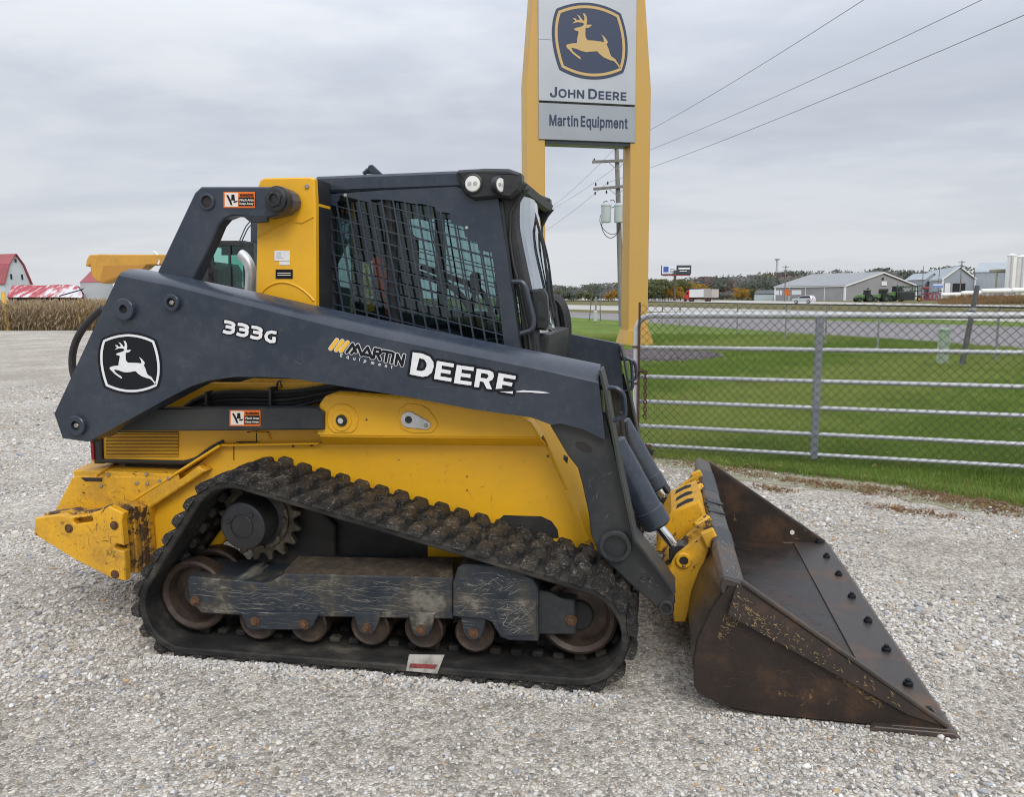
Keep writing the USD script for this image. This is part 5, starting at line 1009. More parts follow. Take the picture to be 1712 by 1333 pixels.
def sart(g, d0, d1): return prism(g, d0, d1, SF)
sb_, _, sr_, sd_ = logo_polys(lambda *p: [slogo(*q) for q in p])
obj('emblem_field', sart(sb_, -.075, -.058), M['sign_navy'], sign); obj('emblem_ring', sart(sr_, -.081, -.074), M['sign_gold'], sign); obj('emblem_deer', sart(sd_, -.081, -.074), M['sign_gold'], sign)
def stext(txt, x0, x1, ybase, cap, m, bold=1, small=None):
    out, cur = [], 0
    if small is None: g = text_poly(txt, 1, bold)
    else:
        gs = []
        for ch in txt:
            if ch == ' ': cur += .26; continue
            q = text_poly(ch, 1.0 if ch in small[0] and ch in 'JD' else small[1], bold); bx = q.bounds; gs.append(affinity.translate(q, cur-bx[0])); cur += bx[2]-bx[0]+.14
        g = unary_union(gs)
    bx = g.bounds; a, b = SP(x0, ybase), SP(x1, ybase+ (x1-x0)*.035); k = (b[0]-a[0])/(bx[2]-bx[0]); hh = SP(x0, ybase-cap)[1]-a[1]
    g = affinity.affine_transform(g, [k, 0, 0, hh, a[0]-bx[0]*k, a[1]])
    for q in polys(g): obj('sign_letter', sart(q, -.068, -.058), M['sign_navy'], sign)
stext('JOHN DEERE', 918.5, 1046, 162, 16, None, 3, ('JD', .82)); stext('Martin Equipment', 917.5, 1048, 209.5, 17, None, 3, ('', 1.0))
# stone bed at its foot
M['mulch'] = noisy('purple_grey_stones', [(.3, (.05, .042, .045)), (.5, (.11, .095, .10)), (.7, (.20, .18, .18))], 16., rough=.9, bump=.8, bscale=30, dist=.04)
gsheet('stone_bed', Polygon(bed), -.008, M['mulch'], **ST)
mp_ = rng.normal(0, .42, (2600, 2)); mp_ = np.c_[bc[0]-.2+1.8*mp_[:, 0]*1.1, bc[1]-.9+2.1*mp_[:, 1]*1.1]; mp_ = mp_[contains_xy(Polygon(bed).buffer(-.05), mp_[:, 0], mp_[:, 1])]
instancer('bed_stones', [('stone', protos[0][1], M['mulch'], 25), ('stone', protos[6][1], M['mulch'], 25)], np.c_[mp_, np.full(len(mp_), .01)], rng.choice(2, len(mp_)), rng.uniform(.03, .06, len(mp_)), tilt=.4, label='purple grey stones bedded round the sign foot', cat='stones')

# ---- back fence along the lots
M['steel_post'] = noisy('grey_post', [(.3, (.20, .20, .20)), (.7, (.32, .32, .31))], 4., rough=.6, metallic=.3)
fposts = [Pz(1107, 545)[:2], Pz(1150, 548)[:2], Pz(1203, 559)[:2], Pz(1270, 568)[:2], Pz(1355, 575)[:2], Pz(1467, 584)[:2]]
ff0, ff1 = Pz(1107, 545)[:2], Pz(1467, 584)[:2]; fd = ff1-ff0; fl_ = np.linalg.norm(fd); fd /= fl_
bf = thing('chain_link_fence', 'long low chain link fence along the far side of the lawn', 'fence', (*ff1, 0))
FH = 1.25; u = 0; us = sorted([float((p-ff0)@fd) for p in fposts]+[fl_+4.5, fl_+9])
F3 = lambda u, z: np.array([*(ff0+fd*u), z])
for u in us: obj('fence_post', cyl(F3(u, -.03), F3(u, FH), .03, n=8), M['steel_post'], bf)
obj('top_rail', cyl(F3(-30, FH), F3(us[-1], FH), .022, n=6), M['wire'], bf)
V, Fc, o_ = [], [], 0; w2 = .11
for k in range(int((us[-1])/(w2/2))):
    u0_ = k*w2/2; nz = int(FH/(w2/2)); pts = np.array([F3(u0_+(w2/2 if (j+k) % 2 else 0), j*w2/2) for j in range(nz+1)]); r = .0024; s = np.array([*fd, 0])
    v = np.empty((len(pts)*2, 3)); v[0::2] = pts-s*r; v[1::2] = pts+s*r; i = np.arange(len(pts)-1)*2
    V.append(v); Fc.append(np.vstack([np.stack([i, i+1, i+3], 1), np.stack([i, i+3, i+2], 1)])+o_); o_ += len(v)
obj('fence_mesh', tm(np.vstack(V), np.vstack(Fc)), M['wire'], bf, smooth=False, kind='stuff')
lp0 = Pz(1607, 612); lp = thing('leaning_post', 'thick grey wooden post leaning to the right by the fence', 'post', lp0); dl = depth(lp0)
obj('post_shaft', cyl(lp0-[0, 0, .1], Pd(1634, 478, dl), .06, .052, n=12, bev=.01), noisy('weathered_post_wood', [(.3, (.045, .044, .043)), (.7, (.11, .108, .105))], 8., stretch=(1, 1, .15), bump=.5), lp)
obj('post_clamp', ringy(Pd(1625, 521, dl), Pd(1626, 516, dl), .09, .07), M['steel_post'], lp)
pd0 = Pz(1575, 609); ped = thing('utility_pedestal', 'pale green utility pedestal standing in the grass by the fence', 'pedestal', pd0); kp = depth(pd0)/FPX
M['ped_green'] = paint('pedestal_green', (.26, .33, .25), dirt=(.2, .2, .15), amount=.3)
obj('pedestal_body', box(pd0+[0, 0, 29*kp], (15*kp, 15*kp, 58*kp), .02), M['ped_green'], ped); obj('pedestal_cap', box(pd0+[0, 0, 57*kp], (17*kp, 17*kp, 7*kp), .03), M['ped_green'], ped)
# guyed stub posts on the lawn
sp0 = Pz(996, 538); stp = thing('meter_post', 'grey meter post with guy stakes on the lawn left of the pole', 'post', sp0); ks = depth(sp0)/FPX
obj('post_shaft', box(sp0+[0, 0, 20*ks], (3*ks, 3*ks, 42*ks), .02), M['steel_post'], stp); obj('meter_box', box(sp0+[.0, -.2, 9*ks], (6*ks, 4*ks, 18*ks), .03), M['galv'], stp)
for a, b in ((989, 499), (1003, 497)): obj('stake', cyl(Pz(a-4 if a < 995 else a+1, 537), Pd(a, b, depth(sp0)), .03, n=6), M['steel_post'], stp)

# ---- utility pole and wires
M['pole'] = noisy('weathered_pole', [(.3, (.11, .105, .10)), (.7, (.22, .21, .20))], 3., rough=.9, stretch=(1, 1, .1), bump=.4)
M['xfmr'] = paint('transformer_grey', (.42, .46, .46), dirt=(.3, .3, .3), amount=.2, rough=.4, scale=1)
pb = Pz(1040, 545); dpl = depth(pb); pt = Pd(1031, 250, dpl); kk = dpl/FPX
up = thing('utility_pole', 'weathered wooden utility pole with two crossarms and grey transformers behind the sign', 'utility pole', pb)
obj('pole_shaft', cyl(pb-[0, 0, .2], pt, 5.2*kk, 3.6*kk, n=12), M['pole'], up)
for (a, b, c, d) in [(990, 270.5, 1072, 267), (992, 316, 1072, 309)]: obj('crossarm', beam(Pd(a, b, dpl-.2), Pd(c, d, dpl-.2), .13, .14, .01), M['pole'], up)
for (a, b, c, d) in [(1017, 271, 1031, 283), (1045, 270, 1033, 283), (1017, 315, 1032, 327), (1046, 312, 1034, 325)]: obj('arm_brace', beam(Pd(a, b, dpl-.3), Pd(c, d, dpl-.22), .03, .03, .003), M['steel_post'], up)
for a, b in [(993.5, 266), (1029, 247), (1048, 265), (996, 307), (1016, 305), (995, 322), (1014, 320)]: obj('insulator', [cyl(Pd(a, b+2.5, dpl-.2), Pd(a, b-1.5, dpl-.2), .055, .03, n=8), cyl(Pd(a, b+4, dpl-.2), Pd(a, b, dpl-.2), .02, n=6)], M['dark'], up)
for a in (1013, 1035): obj('transformer', [lathe([(1e-5, 0), (7.6*kk, 0), (8.2*kk, .1), (8.2*kk, 26*kk), (8.6*kk, 26*kk), (8.6*kk, 28.5*kk), (5*kk, 31*kk), (1e-5, 31*kk)], Pd(a, 372, dpl-.5), (0, 0, 1), 20)], M['xfmr'], up)
for a, b, c, d in [(1016, 337, 1008, 342), (1020, 336, 1028, 338)]: obj('bushing_lead', tube(spline([Pd(a, b, dpl-.5), Pd((a+c)/2, (b+d)/2-3, dpl-.5), Pd(c, d, dpl-.5)], 6), .02, 6), M['dark'], up)
obj('drop_cable', [tube(spline([Pd(a, b, dpl-.5) for a, b in [(1007, 372), (1010, 390), (1020, 398), (1032, 390), (1036, 372)]], 14), .022, 5), tube(spline([Pd(a, b, dpl-.5) for a, b in [(1030, 345), (1014, 388), (1024, 392), (1036, 380)]], 12), .018, 5)], M['hose'], up)
obj('conduit', cyl(Pd(1046, 545, dpl-.1), Pd(1043, 400, dpl-.1), .05, n=8), M['xfmr'], up)
fp = None
def wire(p_at, right, left, lab):
    A_ = Pd(*p_at, dpl-.2); R_ = None
    f = lambda px, py: CAM+(A_[2]-CAM[2])/ray(px, py)[2]*ray(px, py)
    Rp = f(*right); Lp = f(*left); Rq = A_+(Rp-A_)*1.25; Lq = A_+(Lp-A_)*1.8
    pts = [Lq+(A_-Lq)*t+np.array([0, 0, -.5*4*t*(1-t)]) for t in np.linspace(0, 1, 12)][:-1]+[A_+(Rq-A_)*t+np.array([0, 0, -.25*4*t*(1-t)]) for t in np.linspace(0, 1, 12)]
    obj('power_line', tube(pts, .0095, 5), M['steel_post'], label=lab, cat='cable')
wire((1029, 247), (1424, 2), (922, 336), 'topmost overhead power line from the pole up to the right')
wire((1048, 265), (1615, 1), (916, 343), 'middle overhead power line rising right from the upper crossarm')
wire((1016, 305), (1712, 12), (905, 380), 'lowest overhead power line rising right from the lower crossarm')
# ================================================================== far side: buildings, trees, traffic
def GZ(px, dep): return G(px, dep)
def hz_at(px, py, dep): return float(Pd(px, py, dep)[2])
def sheet(pts, th, m, nm, par, up=None, **k):
    pts = np.array(pts, float); nn = np.cross(pts[1]-pts[0], pts[2]-pts[0]); nn /= np.linalg.norm(nn)
    n_ = len(pts); f = [[0, i, i+1] for i in range(1, n_-1)]; f = np.array(f); V = np.vstack([pts, pts-nn*th]); s = [[i, (i+1) % n_, n_+(i+1) % n_] for i in range(n_)]+[[i, n_+(i+1) % n_, n_+i] for i in range(n_)]
    return obj(nm, fixv(tm(V, np.vstack([f, f[:, ::-1]+n_, np.array(s)]))), m, par, smooth=False, **k)
def ribbed(name, c1, c2, sc, vert=True, rough=.5):
    return mat(name, {**GEO, 'sp': ('separate_xyz', {}), 'ad': ('math', {'math_type': 'add'}), 'cb': ('combine_xyz', {}), 'w': ('wave_texture', {'scale': sc}), 'r': ('rgb_ramp', {'ramp': [(.1, c1), (.5, c2)]}), 'bp': ('bump', {'strength': .3, 'distance': .03}), 'n': ('noise_texture', {'scale': .3, 'detail': 5.}), 'r2': ('rgb_ramp', {'ramp': [(.3, (.88, .88, .88)), (.7, (1.08, 1.08, 1.08))]}), 'mu': ('mix', {'mix_type': 'multiply', 'fac': 1.}), 'p': ('principled_bsdf', {'roughness': rough})},
        [('g.position', 'sp.vector'), ('sp.x', 'ad.value1'), ('sp.y', 'ad.value2'), ('ad.value' if vert else 'sp.z', 'cb.x'), ('cb.vector', 'w.vector'), ('w.fac', 'r.fac'), ('w.fac', 'bp.height'), ('g.position', 'n.vector'), ('n.fac', 'r2.fac'), ('r.color', 'mu.color1'), ('r2.color', 'mu.color2'), ('mu.color', 'p.base_color'), ('bp.normal', 'p.normal')])
M['shed_wall'] = ribbed('grey_shed_wall', (.25, .245, .25), (.29, .285, .29), 1.1); M['shed_roof'] = ribbed('grey_metal_roof', (.21, .215, .22), (.25, .255, .26), .8, rough=.45)
M['blue_wall'] = ribbed('blue_grey_wall', (.26, .29, .33), (.31, .34, .38), 1.); M['pale_roof'] = ribbed('pale_metal_roof', (.29, .325, .35), (.34, .375, .40), .8)
M['trim'] = plain('white_trim', (.68, .68, .68), .5); M['opening'] = plain('dark_doorway', (.012, .012, .014), .8)
M['red_roof'] = ribbed('red_barn_roof', (.27, .055, .062), (.34, .08, .088), .9); M['white_wall'] = ribbed('white_barn_wall', (.52, .56, .60), (.60, .64, .67), 1.6)
M['tank_white'] = noisy('tank_white', [(.3, (.70, .69, .67)), (.7, (.78, .77, .75))], .4, rough=.5, bump=0)
M['bin'] = ribbed('corrugated_bin', (.34, .35, .37), (.48, .49, .51), 1.6, vert=False, rough=.4)
M['pale_green'] = plain('pale_green_siding', (.42, .48, .46), .6)
def gable_building(name, label, pc, dc, pl, dl, pr, dr, eave, ridge, wall, roof, cat='building', over=.3, trims=True):
    """corner column, far end of the long side, far end of the gable side (column, depth); heights in metres"""
    c, l, r = G(pc, dc), G(pl, dl), G(pr, dr); t = thing(name, label, cat, (*c[:2], 0)); Z = lambda p, z: np.array([p[0], p[1], z]); bk = l+r-c; mid = (c+r)/2; mb = (l+bk)/2
    sheet([Z(c, -.3), Z(l, -.3), Z(l, eave), Z(c, eave)], .15, wall, 'wall', t); sheet([Z(c, -.3), Z(r, -.3), Z(r, eave), Z(mid, ridge), Z(c, eave)], .15, wall, 'gable_wall', t)
    sheet([Z(r, -.3), Z(bk, -.3), Z(bk, eave), Z(r, eave)], .15, wall, 'wall', t); sheet([Z(l, -.3), Z(bk, -.3), Z(bk, eave), Z(mb, ridge), Z(l, eave)], .15, wall, 'gable_wall', t)
    al = (l-c)/np.linalg.norm(l-c); ag = (r-c)/np.linalg.norm(r-c); sl = (ridge-eave)/(np.linalg.norm(r-c)/2)
    e0 = c-ag*over-al*over; e1 = l-ag*over+al*over; f0 = r+ag*over-al*over; f1 = bk+ag*over+al*over; m0, m1 = mid-al*over, mb+al*over; lo = eave-sl*over+.12
    sheet([Z(e0, lo), Z(e1, lo), Z(m1, ridge+.12), Z(m0, ridge+.12)], .12, roof, 'roof', t); sheet([Z(f0, lo), Z(f1, lo), Z(m1, ridge+.12), Z(m0, ridge+.12)], .12, roof, 'roof', t)
    if trims:
        q = al*.22
        for a, b in ((c-ag*over, mid), (r+ag*over, mid)): obj('gable_trim', beam(Z(a-al*(over+.05), lo-.12), Z(b-al*(over+.05), ridge-.02), .12, .34, .01), M['trim'], t)
        for a in (c, l, r): obj('corner_trim', box(Z(a, eave/2)-(al+ag)*.05, (.42, .42, eave), .02, np.array([al, ag, [0, 0, 1]])), M['trim'], t)
        obj('eave_trim', beam(Z(e0, lo-.14), Z(e1, lo-.14), .15, .2, .01), M['trim'], t)
    return t, c, l, r, al, ag
zE = hz_at(1412, 478, 192); zR = hz_at(1469, 455.5, 197)
t, c, l, r, al, ag = gable_building('warehouse', 'long grey metal shed with pale roof and white corner trim across the highway', 1412, 192, 1296, 209, 1531, 208, zE, zR, M['shed_wall'], M['shed_roof'])
Lg, Gg = np.linalg.norm(l-c), np.linalg.norm(r-c)
def on(c, al, d, z, out, w, h, th=.08): n_ = np.cross(al, [0, 0, 1.]); n_ = n_ if n_@(CAM-c) > 0 else -n_; return box(c+al*d+n_*out+[0, 0, z], (w, th, h), .01, np.array([al, n_, [0, 0, 1]]))
obj('dark_doorway', on(c, ag, Gg*.52, 1.45, .12, 4.0, 2.9), M['opening'], t); obj('door_sign', on(c, ag, Gg*.52, 4.3, .14, 2.3, 1.1), M['trim'], t)
for i, (u, w, m) in enumerate([(.965, 1.3, 'trim'), (.905, .7, 'trim'), (.815, 1.9, 'red'), (.70, 1.7, 'trim'), (.63, 1.2, 'trim')]): obj('wall_poster', on(c, al, Lg*u, 2.2, .12, w, 1.7 if m == 'red' else 1.2), M['orange'] if m == 'red' else M[m], t)
for u in (.27, .54, .78): obj('downpipe', on(c, al, Lg*u, zE/2, .12, .2, zE), M['trim'], t)
for u in (.30, .73): obj('wall_lamp', on(c, ag, Gg*u, 3.0, .2, .4, .3, .3), M['dark'], t)
obj('gable_vent', on(c, ag, Gg*.5, zR-1.6, .12, .8, .6), M['grey_low'], t)
gable_building('small_shed', 'small pale green shed at the left end of the long grey building', 1294, 214, 1262, 222, 1300, 226, 1.7, 2.8, M['pale_green'], M['grey_low'], trims=False)
t, c, l, r, al, ag = gable_building('workshop', 'blue grey gabled workshop with a wide dark doorway', 1575, 205, 1530, 250, 1629, 205, hz_at(1600, 466, 205), hz_at(1602, 447, 210), M['blue_wall'], M['pale_roof'])
Gg = np.linalg.norm(r-c); obj('dark_doorway', on(c, ag, Gg*.50, 2.6, .12, 3.3, 3.2), M['opening'], t); obj('wall_panel', on(c, ag, Gg*.14, 3.0, .12, 1.4, 2.6), M['trim'], t)
gable_building('low_store', 'low pale roofed store between the grey shed and the workshop', 1545, 225, 1512, 235, 1573, 228, hz_at(1545, 468, 225), hz_at(1545, 458, 228), M['blue_wall'], M['pale_roof'], trims=False)
gable_building('large_warehouse', 'wide blue grey warehouse with pale sloping roof beside the white silos', 1692, 215, 1628, 217, 1697, 250, hz_at(1650, 456, 216), hz_at(1668, 440, 232), M['blue_wall'], M['pale_roof'], trims=False)
c = G(1672, 200); t = thing('loading_canopy', 'tan flat roofed loading canopy at the foot of the white silos', 'canopy', c)
z1_ = hz_at(1672, 453, 200); obj('canopy_roof', box(c+[0, 0, z1_], (4.2, 5, .7), .03), M['dirt'], t)
for s in (-1, 1): obj('canopy_post', box(c+[s*1.9, -2, z1_/2], (.35, .35, z1_), .02), M['dirt'], t)
for i, (px, rr, zt_) in enumerate([(1687, 7.5, 427.5), (1704, 9.5, 430), (1724, 10, 429)]):
    c = G(px, 196); k = 196/FPX; z_ = hz_at(px, zt_, 196); t = thing('silo', ['white ribbed silo nearest the warehouse', 'white silo in the middle of the group of three', 'white silo at the right edge of the picture'][i], 'silo', c)
    obj('silo_body', lathe([(rr*k, -.2), (rr*k, z_), (rr*k*.9, z_+.1), (1e-5, z_+.5)], c, (0, 0, 1), 28), M['tank_white'], t); obj('silo_rim', ringy(c+[0, 0, z_-.15], c+[0, 0, z_+.05], rr*k+.06, rr*k-.05), M['trim'], t)
    obj('silo_ladder', box(c+[-.3, -rr*k-.12, z_/2], (.4, .08, z_), .01), M['galv'], t)
for i, (a, b, y_, d_, r_) in enumerate([(1574, 1606, 493, 150, 3.3), (1606, 1640, 490.5, 152, 3.6), (1640, 1690, 487, 158, 4.2), (1690, 1730, 486, 160, 4.4)]):
    k = d_/FPX; p, q = Pd(a, y_, d_), Pd(b, y_-1, d_); r_ *= k; t = thing('storage_tank', ['short white tank lying nearest the red implement', 'second white tank lying in the row behind the weeds', 'long white tank lying right of the leaning post', 'white tank at the right end of the row'][i], 'tank', (p[0], p[1], 0))
    L_ = np.linalg.norm(q-p); obj('tank_shell', lathe([(1e-5, 0), (r_*.6, .05), (r_*.9, .2), (r_, .45), (r_, L_-.45), (r_*.9, L_-.2), (r_*.6, L_-.05), (1e-5, L_)], p, q-p, 20), M['tank_white'], t)
    for u in (.2, .8): e = p+(q-p)*u; obj('tank_saddle', box([e[0], e[1], (e[2])/2], (.3, r_*1.4, e[2]), .02), M['galv'], t)
def car_mesh_side(): pass
# farm machinery
M['jgreen'] = paint('machine_green', (.014, .052, .022), amount=.2, scale=1.); M['lgreen'] = paint('light_green_paint', (.085, .19, .055), amount=.2, scale=1.); M['mred'] = paint('implement_red', (.22, .025, .03), amount=.3, scale=1.)
M['tyre'] = plain('tyre_rubber', (.015, .015, .016), .8)
def wheel(t, c, ax, r, w, rim='decal_yellow'):
    wl = obj('wheel', lathe([(r*.55, -w/2), (r*.9, -w/2), (r, -w*.35), (r, w*.35), (r*.9, w/2), (r*.55, w/2)], c, ax, 22), M['tyre'], t); obj('rim', lathe([(1e-5, -w*.3), (r*.5, -w*.38), (r*.58, -w*.45), (r*.58, w*.45), (r*.5, w*.38), (1e-5, w*.3)], c, ax, 18), M[rim], wl)
def tractor(px, d_, lab, ang, s=1.0):
    c = G(px, d_); ex = np.array([math.cos(ang), math.sin(ang), 0]); ey = np.array([-ex[1], ex[0], 0]); t = thing('tractor', lab, 'tractor', c); Q = lambda x, y, z: c+(ex*x+ey*y)*s+np.array([0, 0, z*s]); A_ = np.array([ex, ey, [0, 0, 1]])
    obj('hood', prism(Polygon([(.3, 1.0), (2.5, 1.0), (2.6, 1.5), (2.4, 1.75), (.3, 1.85)]), -.42*s, .42*s, (c, ex*s, np.array([0, 0, s]), ey), .05), M['lgreen'], t); obj('chassis', box(Q(.9, 0, .85), (3.4*s, .7*s, .5*s), .04, A_), M['jgreen'], t)
    cb = obj('cab', prism(Polygon([(-1.0, 1.2), (.3, 1.2), (.4, 1.6), (.2, 2.75), (-.95, 2.75)]), -.72*s, .72*s, (c, ex*s, np.array([0, 0, s]), ey), .05), M['opening'], t); obj('cab_roof', box(Q(-.38, 0, 2.85), (1.5*s, 1.6*s, .2*s), .06, A_), M['jgreen'], cb)
    for y in (-.95, .95): wheel(t, Q(-.6, y, .95), ey, .95*s, .5*s, 'jgreen'); wheel(t, Q(2.0, y, .62), ey, .62*s, .4*s, 'jgreen')
tractor(1447, 158, 'light green hooded tractor at the left end of the machinery row', PI+.25, .82); tractor(1474, 158, 'second green tractor in the machinery row before the grey shed', PI+.25, .85); tractor(1497, 164, 'dark green tractor next to the folded cultivator', PI+.5, 1.1)
c = G(1520, 160); t = thing('cultivator', 'tall dark green folded cultivator frame in the machinery row', 'implement', c); r5 = random.Random(8); K = 160/FPX
for i in range(7): obj('frame_bar', beam(c+[i*.65-2.2, 0, .4], c+[i*.65-2.0+r5.uniform(-.5, .5), .5, r5.uniform(2.2, 3.6)], .16, .2, .02), M['jgreen'], t)
for z in (.8, 1.9, 2.9): obj('tool_bar', beam(c+[-2.4, -.1, z], c+[2.4, .2, z+.35], .2, .22, .02), M['jgreen'], t)
for i in range(8): obj('tine', tube([c+[i*.6-2.2, -.2, 2.6], c+[i*.6-2.0, -.6, 2.9], c+[i*.6-1.9, -.7, 3.3]], .05, 5), M['jgreen'], t)
obj('seed_box', box(c+[-.6, -.8, 1.1], (2.6, .8, 1.7), .08), M['grey_low'], t)
for s in (-1.8, 1.8): wheel(t, c+[s, -.6, .5], (0, 1, 0), .5, .3)
c = G(1556, 158); t = thing('hay_rake', 'red wheeled hay rake beside the folded cultivator', 'implement', c)
for i in range(4): obj('rake_wheel', ringy(c+[i*.75-1.2, -.3+.1*i, .95], c+[i*.75-1.2, -.2+.1*i, .95], .85, .70, 18), M['mred'], t); obj('rake_spokes', [beam(c+[i*.75-1.2-.75*math.cos(a), -.25+.1*i, .95-.75*math.sin(a)], c+[i*.75-1.2+.75*math.cos(a), -.25+.1*i, .95+.75*math.sin(a)], .05, .05, .01) for a in (0, .8, 1.6, 2.4)], M['mred'], t)
obj('rake_beam', beam(c+[-1.8, 0, 1.5], c+[2.2, .4, 2.1], .15, .15, .02), M['dark'], t); obj('rake_hopper', box(c+[-.8, .8, 2.7], (1.1, .8, .6), .1), M['mred'], t)
c = G(1567, 170); t = thing('roadside_board', 'small blue and white board behind the red hay rake', 'sign', c); obj('board', box(c+[0, 0, hz_at(1567, 478, 170)], (2.1, .1, .85), .02), plain('board_blue', (.16, .26, .52), .5), t); obj('board_stripe', box(c+[0, -.07, hz_at(1567, 476.5, 170)], (2.0, .04, .3), .01), M['trim'], t)
for s in (-.8, .8): obj('board_leg', box(c+[s, 0, .7], (.1, .1, 1.5), .01), M['steel_post'], t)
c = G(1608, 168); t = thing('toolbar_frame', 'row of dark planter units on the yard before the workshop', 'implement', c)
obj('planter_bar', box(c+[0, 0, 1.3], (5.0, .25, .25), .02), M['dark'], t)
for i in range(8): obj('planter_unit', lathe([(.1, 0), (.36, .1), (.36, .5), (.15, .75), (1e-5, .8)], c+[i*.62-2.2, -.2, .7], (0, 0, 1), 10), M['black'], t)
c = G(1684, 165); t = thing('box_trailer', 'low blue grey trailer parked before the silos', 'trailer', c); obj('trailer_box', box(c+[0, 0, 1.75], (2.6, 1.6, 1.0), .06), M['blue_wall'], t); obj('trailer_roof', box(c+[0, 0, 2.3], (2.9, 1.8, .15), .03), M['pale_roof'], t)
for s in (-.8, .8): wheel(t, c+[s, -.7, .5], (0, 1, 0), .5, .3, 'trim')
# dry weeds on the bank, right
wx = []
for _ in range(2600):
    px = rnd.uniform(1570, 1760); d_ = rnd.uniform(112, 140); wx.append((*G(px, d_)[:2], -.02))
wx = np.array(wx); instancer('bank_weeds', [('weed', tuft(12, .9, .16, 21, .035, .6), M['weed_red'], False), ('weed', tuft(12, .8, .16, 22, .035, .6), M['blade_c'], False)], wx, rng.choice(2, len(wx)), rng.uniform(.6, 1.5, len(wx))*np.clip((((wx[:, 0]-G(1570, 125)[0])/6)), .4, 1), label='tall dry reddish weeds on the bank before the white tanks', cat='weeds')

# traffic on the highway
c = G(1175, 205); ex = (G(1210, 199)-G(1145, 211)); ex /= np.linalg.norm(ex); ey = np.array([-ex[1], ex[0], 0]); A_ = np.array([ex, ey, [0, 0, 1]]); Q = lambda x, y, z: c+ex*x+ey*y+np.array([0, 0, z])
t = thing('lorry', 'red cabbed lorry with a white and grey trailer driving left on the highway', 'lorry', c)
obj('trailer', [box(Q(-1.2, 0, 2.15), (5.3, 2.4, 2.1), .06, A_)], M['tank_white'], t); obj('trailer_tail', box(Q(3.0, 0, 2.1), (3.1, 2.45, 2.2), .06, A_), noisy('tan_tarp', [(.3, (.34, .30, .27)), (.7, (.44, .40, .36))], 2., rough=.8), t); obj('trailer_cover', box(Q(-1.2, 0, 3.24), (5.2, 2.3, .12), .03, A_), plain('blue_tarp', (.20, .34, .58), .6), t)
cabm = prism(Polygon([(-6.3, .6), (-6.3, 1.5), (-5.5, 1.75), (-5.2, 2.9), (-4.1, 3.1), (-4.1, .6)]), -1.1, 1.1, (c, ex, np.array([0, 0, 1.]), ey), .06)
cb = obj('lorry_cab', cabm, plain('lorry_red', (.50, .035, .018), .35), t); obj('cab_window', box(Q(-4.8, -1.12, 2.25), (.8, .06, .6), .02, A_), M['opening'], cb); obj('front_bumper', box(Q(-6.35, 0, .6), (.2, 2.1, .4), .04, A_), M['galv'], cb)
obj('chassis', box(Q(-.8, 0, .95), (9.5, 1.0, .25), .02, A_), M['dark'], t)
for x in (-5.5, -3.6, -2.7, 2.3, 3.4): wheel(t, Q(x, -1.0, .5), ey, .5, .35, 'mred')
c = G(1345, 139); ex = (G(1356, 138)-G(1330, 140)); ex /= np.linalg.norm(ex); ey = np.array([-ex[1], ex[0], 0]); A_ = np.array([ex, ey, [0, 0, 1]]); FC = (c, ex, np.array([0, 0, 1.]), ey)
t = thing('passing_car', 'silver estate car driving on the highway before the grey shed', 'car', c)
silver = plain('car_silver', (.55, .57, .60), .28, .4)
obj('car_body', prism(Polygon([(-1.9, .35), (-1.95, .65), (-1.75, .85), (-.9, .95), (-.3, 1.42), (1.4, 1.45), (1.75, .95), (1.85, .6), (1.8, .35)]), -.85, .85, FC, .08), silver, t)
obj('side_glass', prism(Polygon([(-.75, .98), (-.25, 1.36), (1.3, 1.38), (1.5, 1.0)]), -.87, -.84, FC), M['opening'], t); obj('tail_lamp', box(c+ex*1.8-ey*.7+[0, 0, .85], (.1, .25, .2), .02, A_), M['red'], t); obj('headlight', box(c-ex*1.88-ey*.6+[0, 0, .72], (.1, .3, .15), .02, A_), M['lens'], t)
for x in (-1.15, 1.1): wheel(t, c+ex*x-ey*.78+[0, 0, .32], ey, .33, .22, 'galv')
# billboard
c = G(1128, 232); k = 232/FPX; t = thing('billboard', 'two panel billboard on one steel post above the highway trees', 'billboard', c); zc = hz_at(1128, 452, 232)
obj('billboard_post', cyl(c-[0, 0, .3], c+[0, 0, zc], .38, n=12), noisy('brown_steel', [(.3, (.06, .045, .04)), (.7, (.10, .08, .07))], 2.), t)
bx_ = cr*[1, 1, 0]; bx_ /= np.linalg.norm(bx_); bn = np.array([-bx_[1], bx_[0], 0]); A_ = np.array([bx_, bn, [0, 0, 1]]); B_ = lambda px, py, o: Pd(px, py, 232)*[1, 1, 0]-cf*[1, 1, 0]*o+np.array([0, 0, hz_at(px, py, 232)])
obj('billboard_frame', box(B_(1130, 452, 0), (49*k, .5, 16.5*k), .03, A_), M['grey_low'], t)
obj('left_poster', box(B_(1118.5, 451, .32), (24*k, .08, 14*k), .01, A_), plain('poster_pale', (.62, .66, .74), .5), t); obj('right_poster', box(B_(1143.5, 451, .32), (23.5*k, .08, 14*k), .01, A_), plain('poster_dark', (.035, .05, .065), .5), t)
obj('poster_block', box(B_(1113, 450.5, .40), (8.5*k, .08, 9*k), .01, A_), plain('poster_blue', (.05, .09, .32), .5), t)
for i in range(3): obj('poster_line', box(B_(1123, 446.5+3.6*i, .40), (7*k, .06, 1.3*k), .005, A_), M['blue_wall'], t)
for (x, y_, w_, h_) in ((1143.5, 449, 19, 2.6), (1142, 453.5, 12, 1.2), (1143, 445.5, 11, 1.0)): obj('poster_line', box(B_(x, y_, .40), (w_*k, .06, h_*k), .005, A_), M['tank_white'], t)
obj('catwalk', box(B_(1130, 460.5, .8), (44*k, .9, 1.6*k), .02, A_), M['mred'], t); obj('catwalk_brace', [beam(B_(a, 462, .4), B_(a+4, 459, 0), .12, .12, .01) for a in (1112, 1124, 1138)], M['mred'], t)
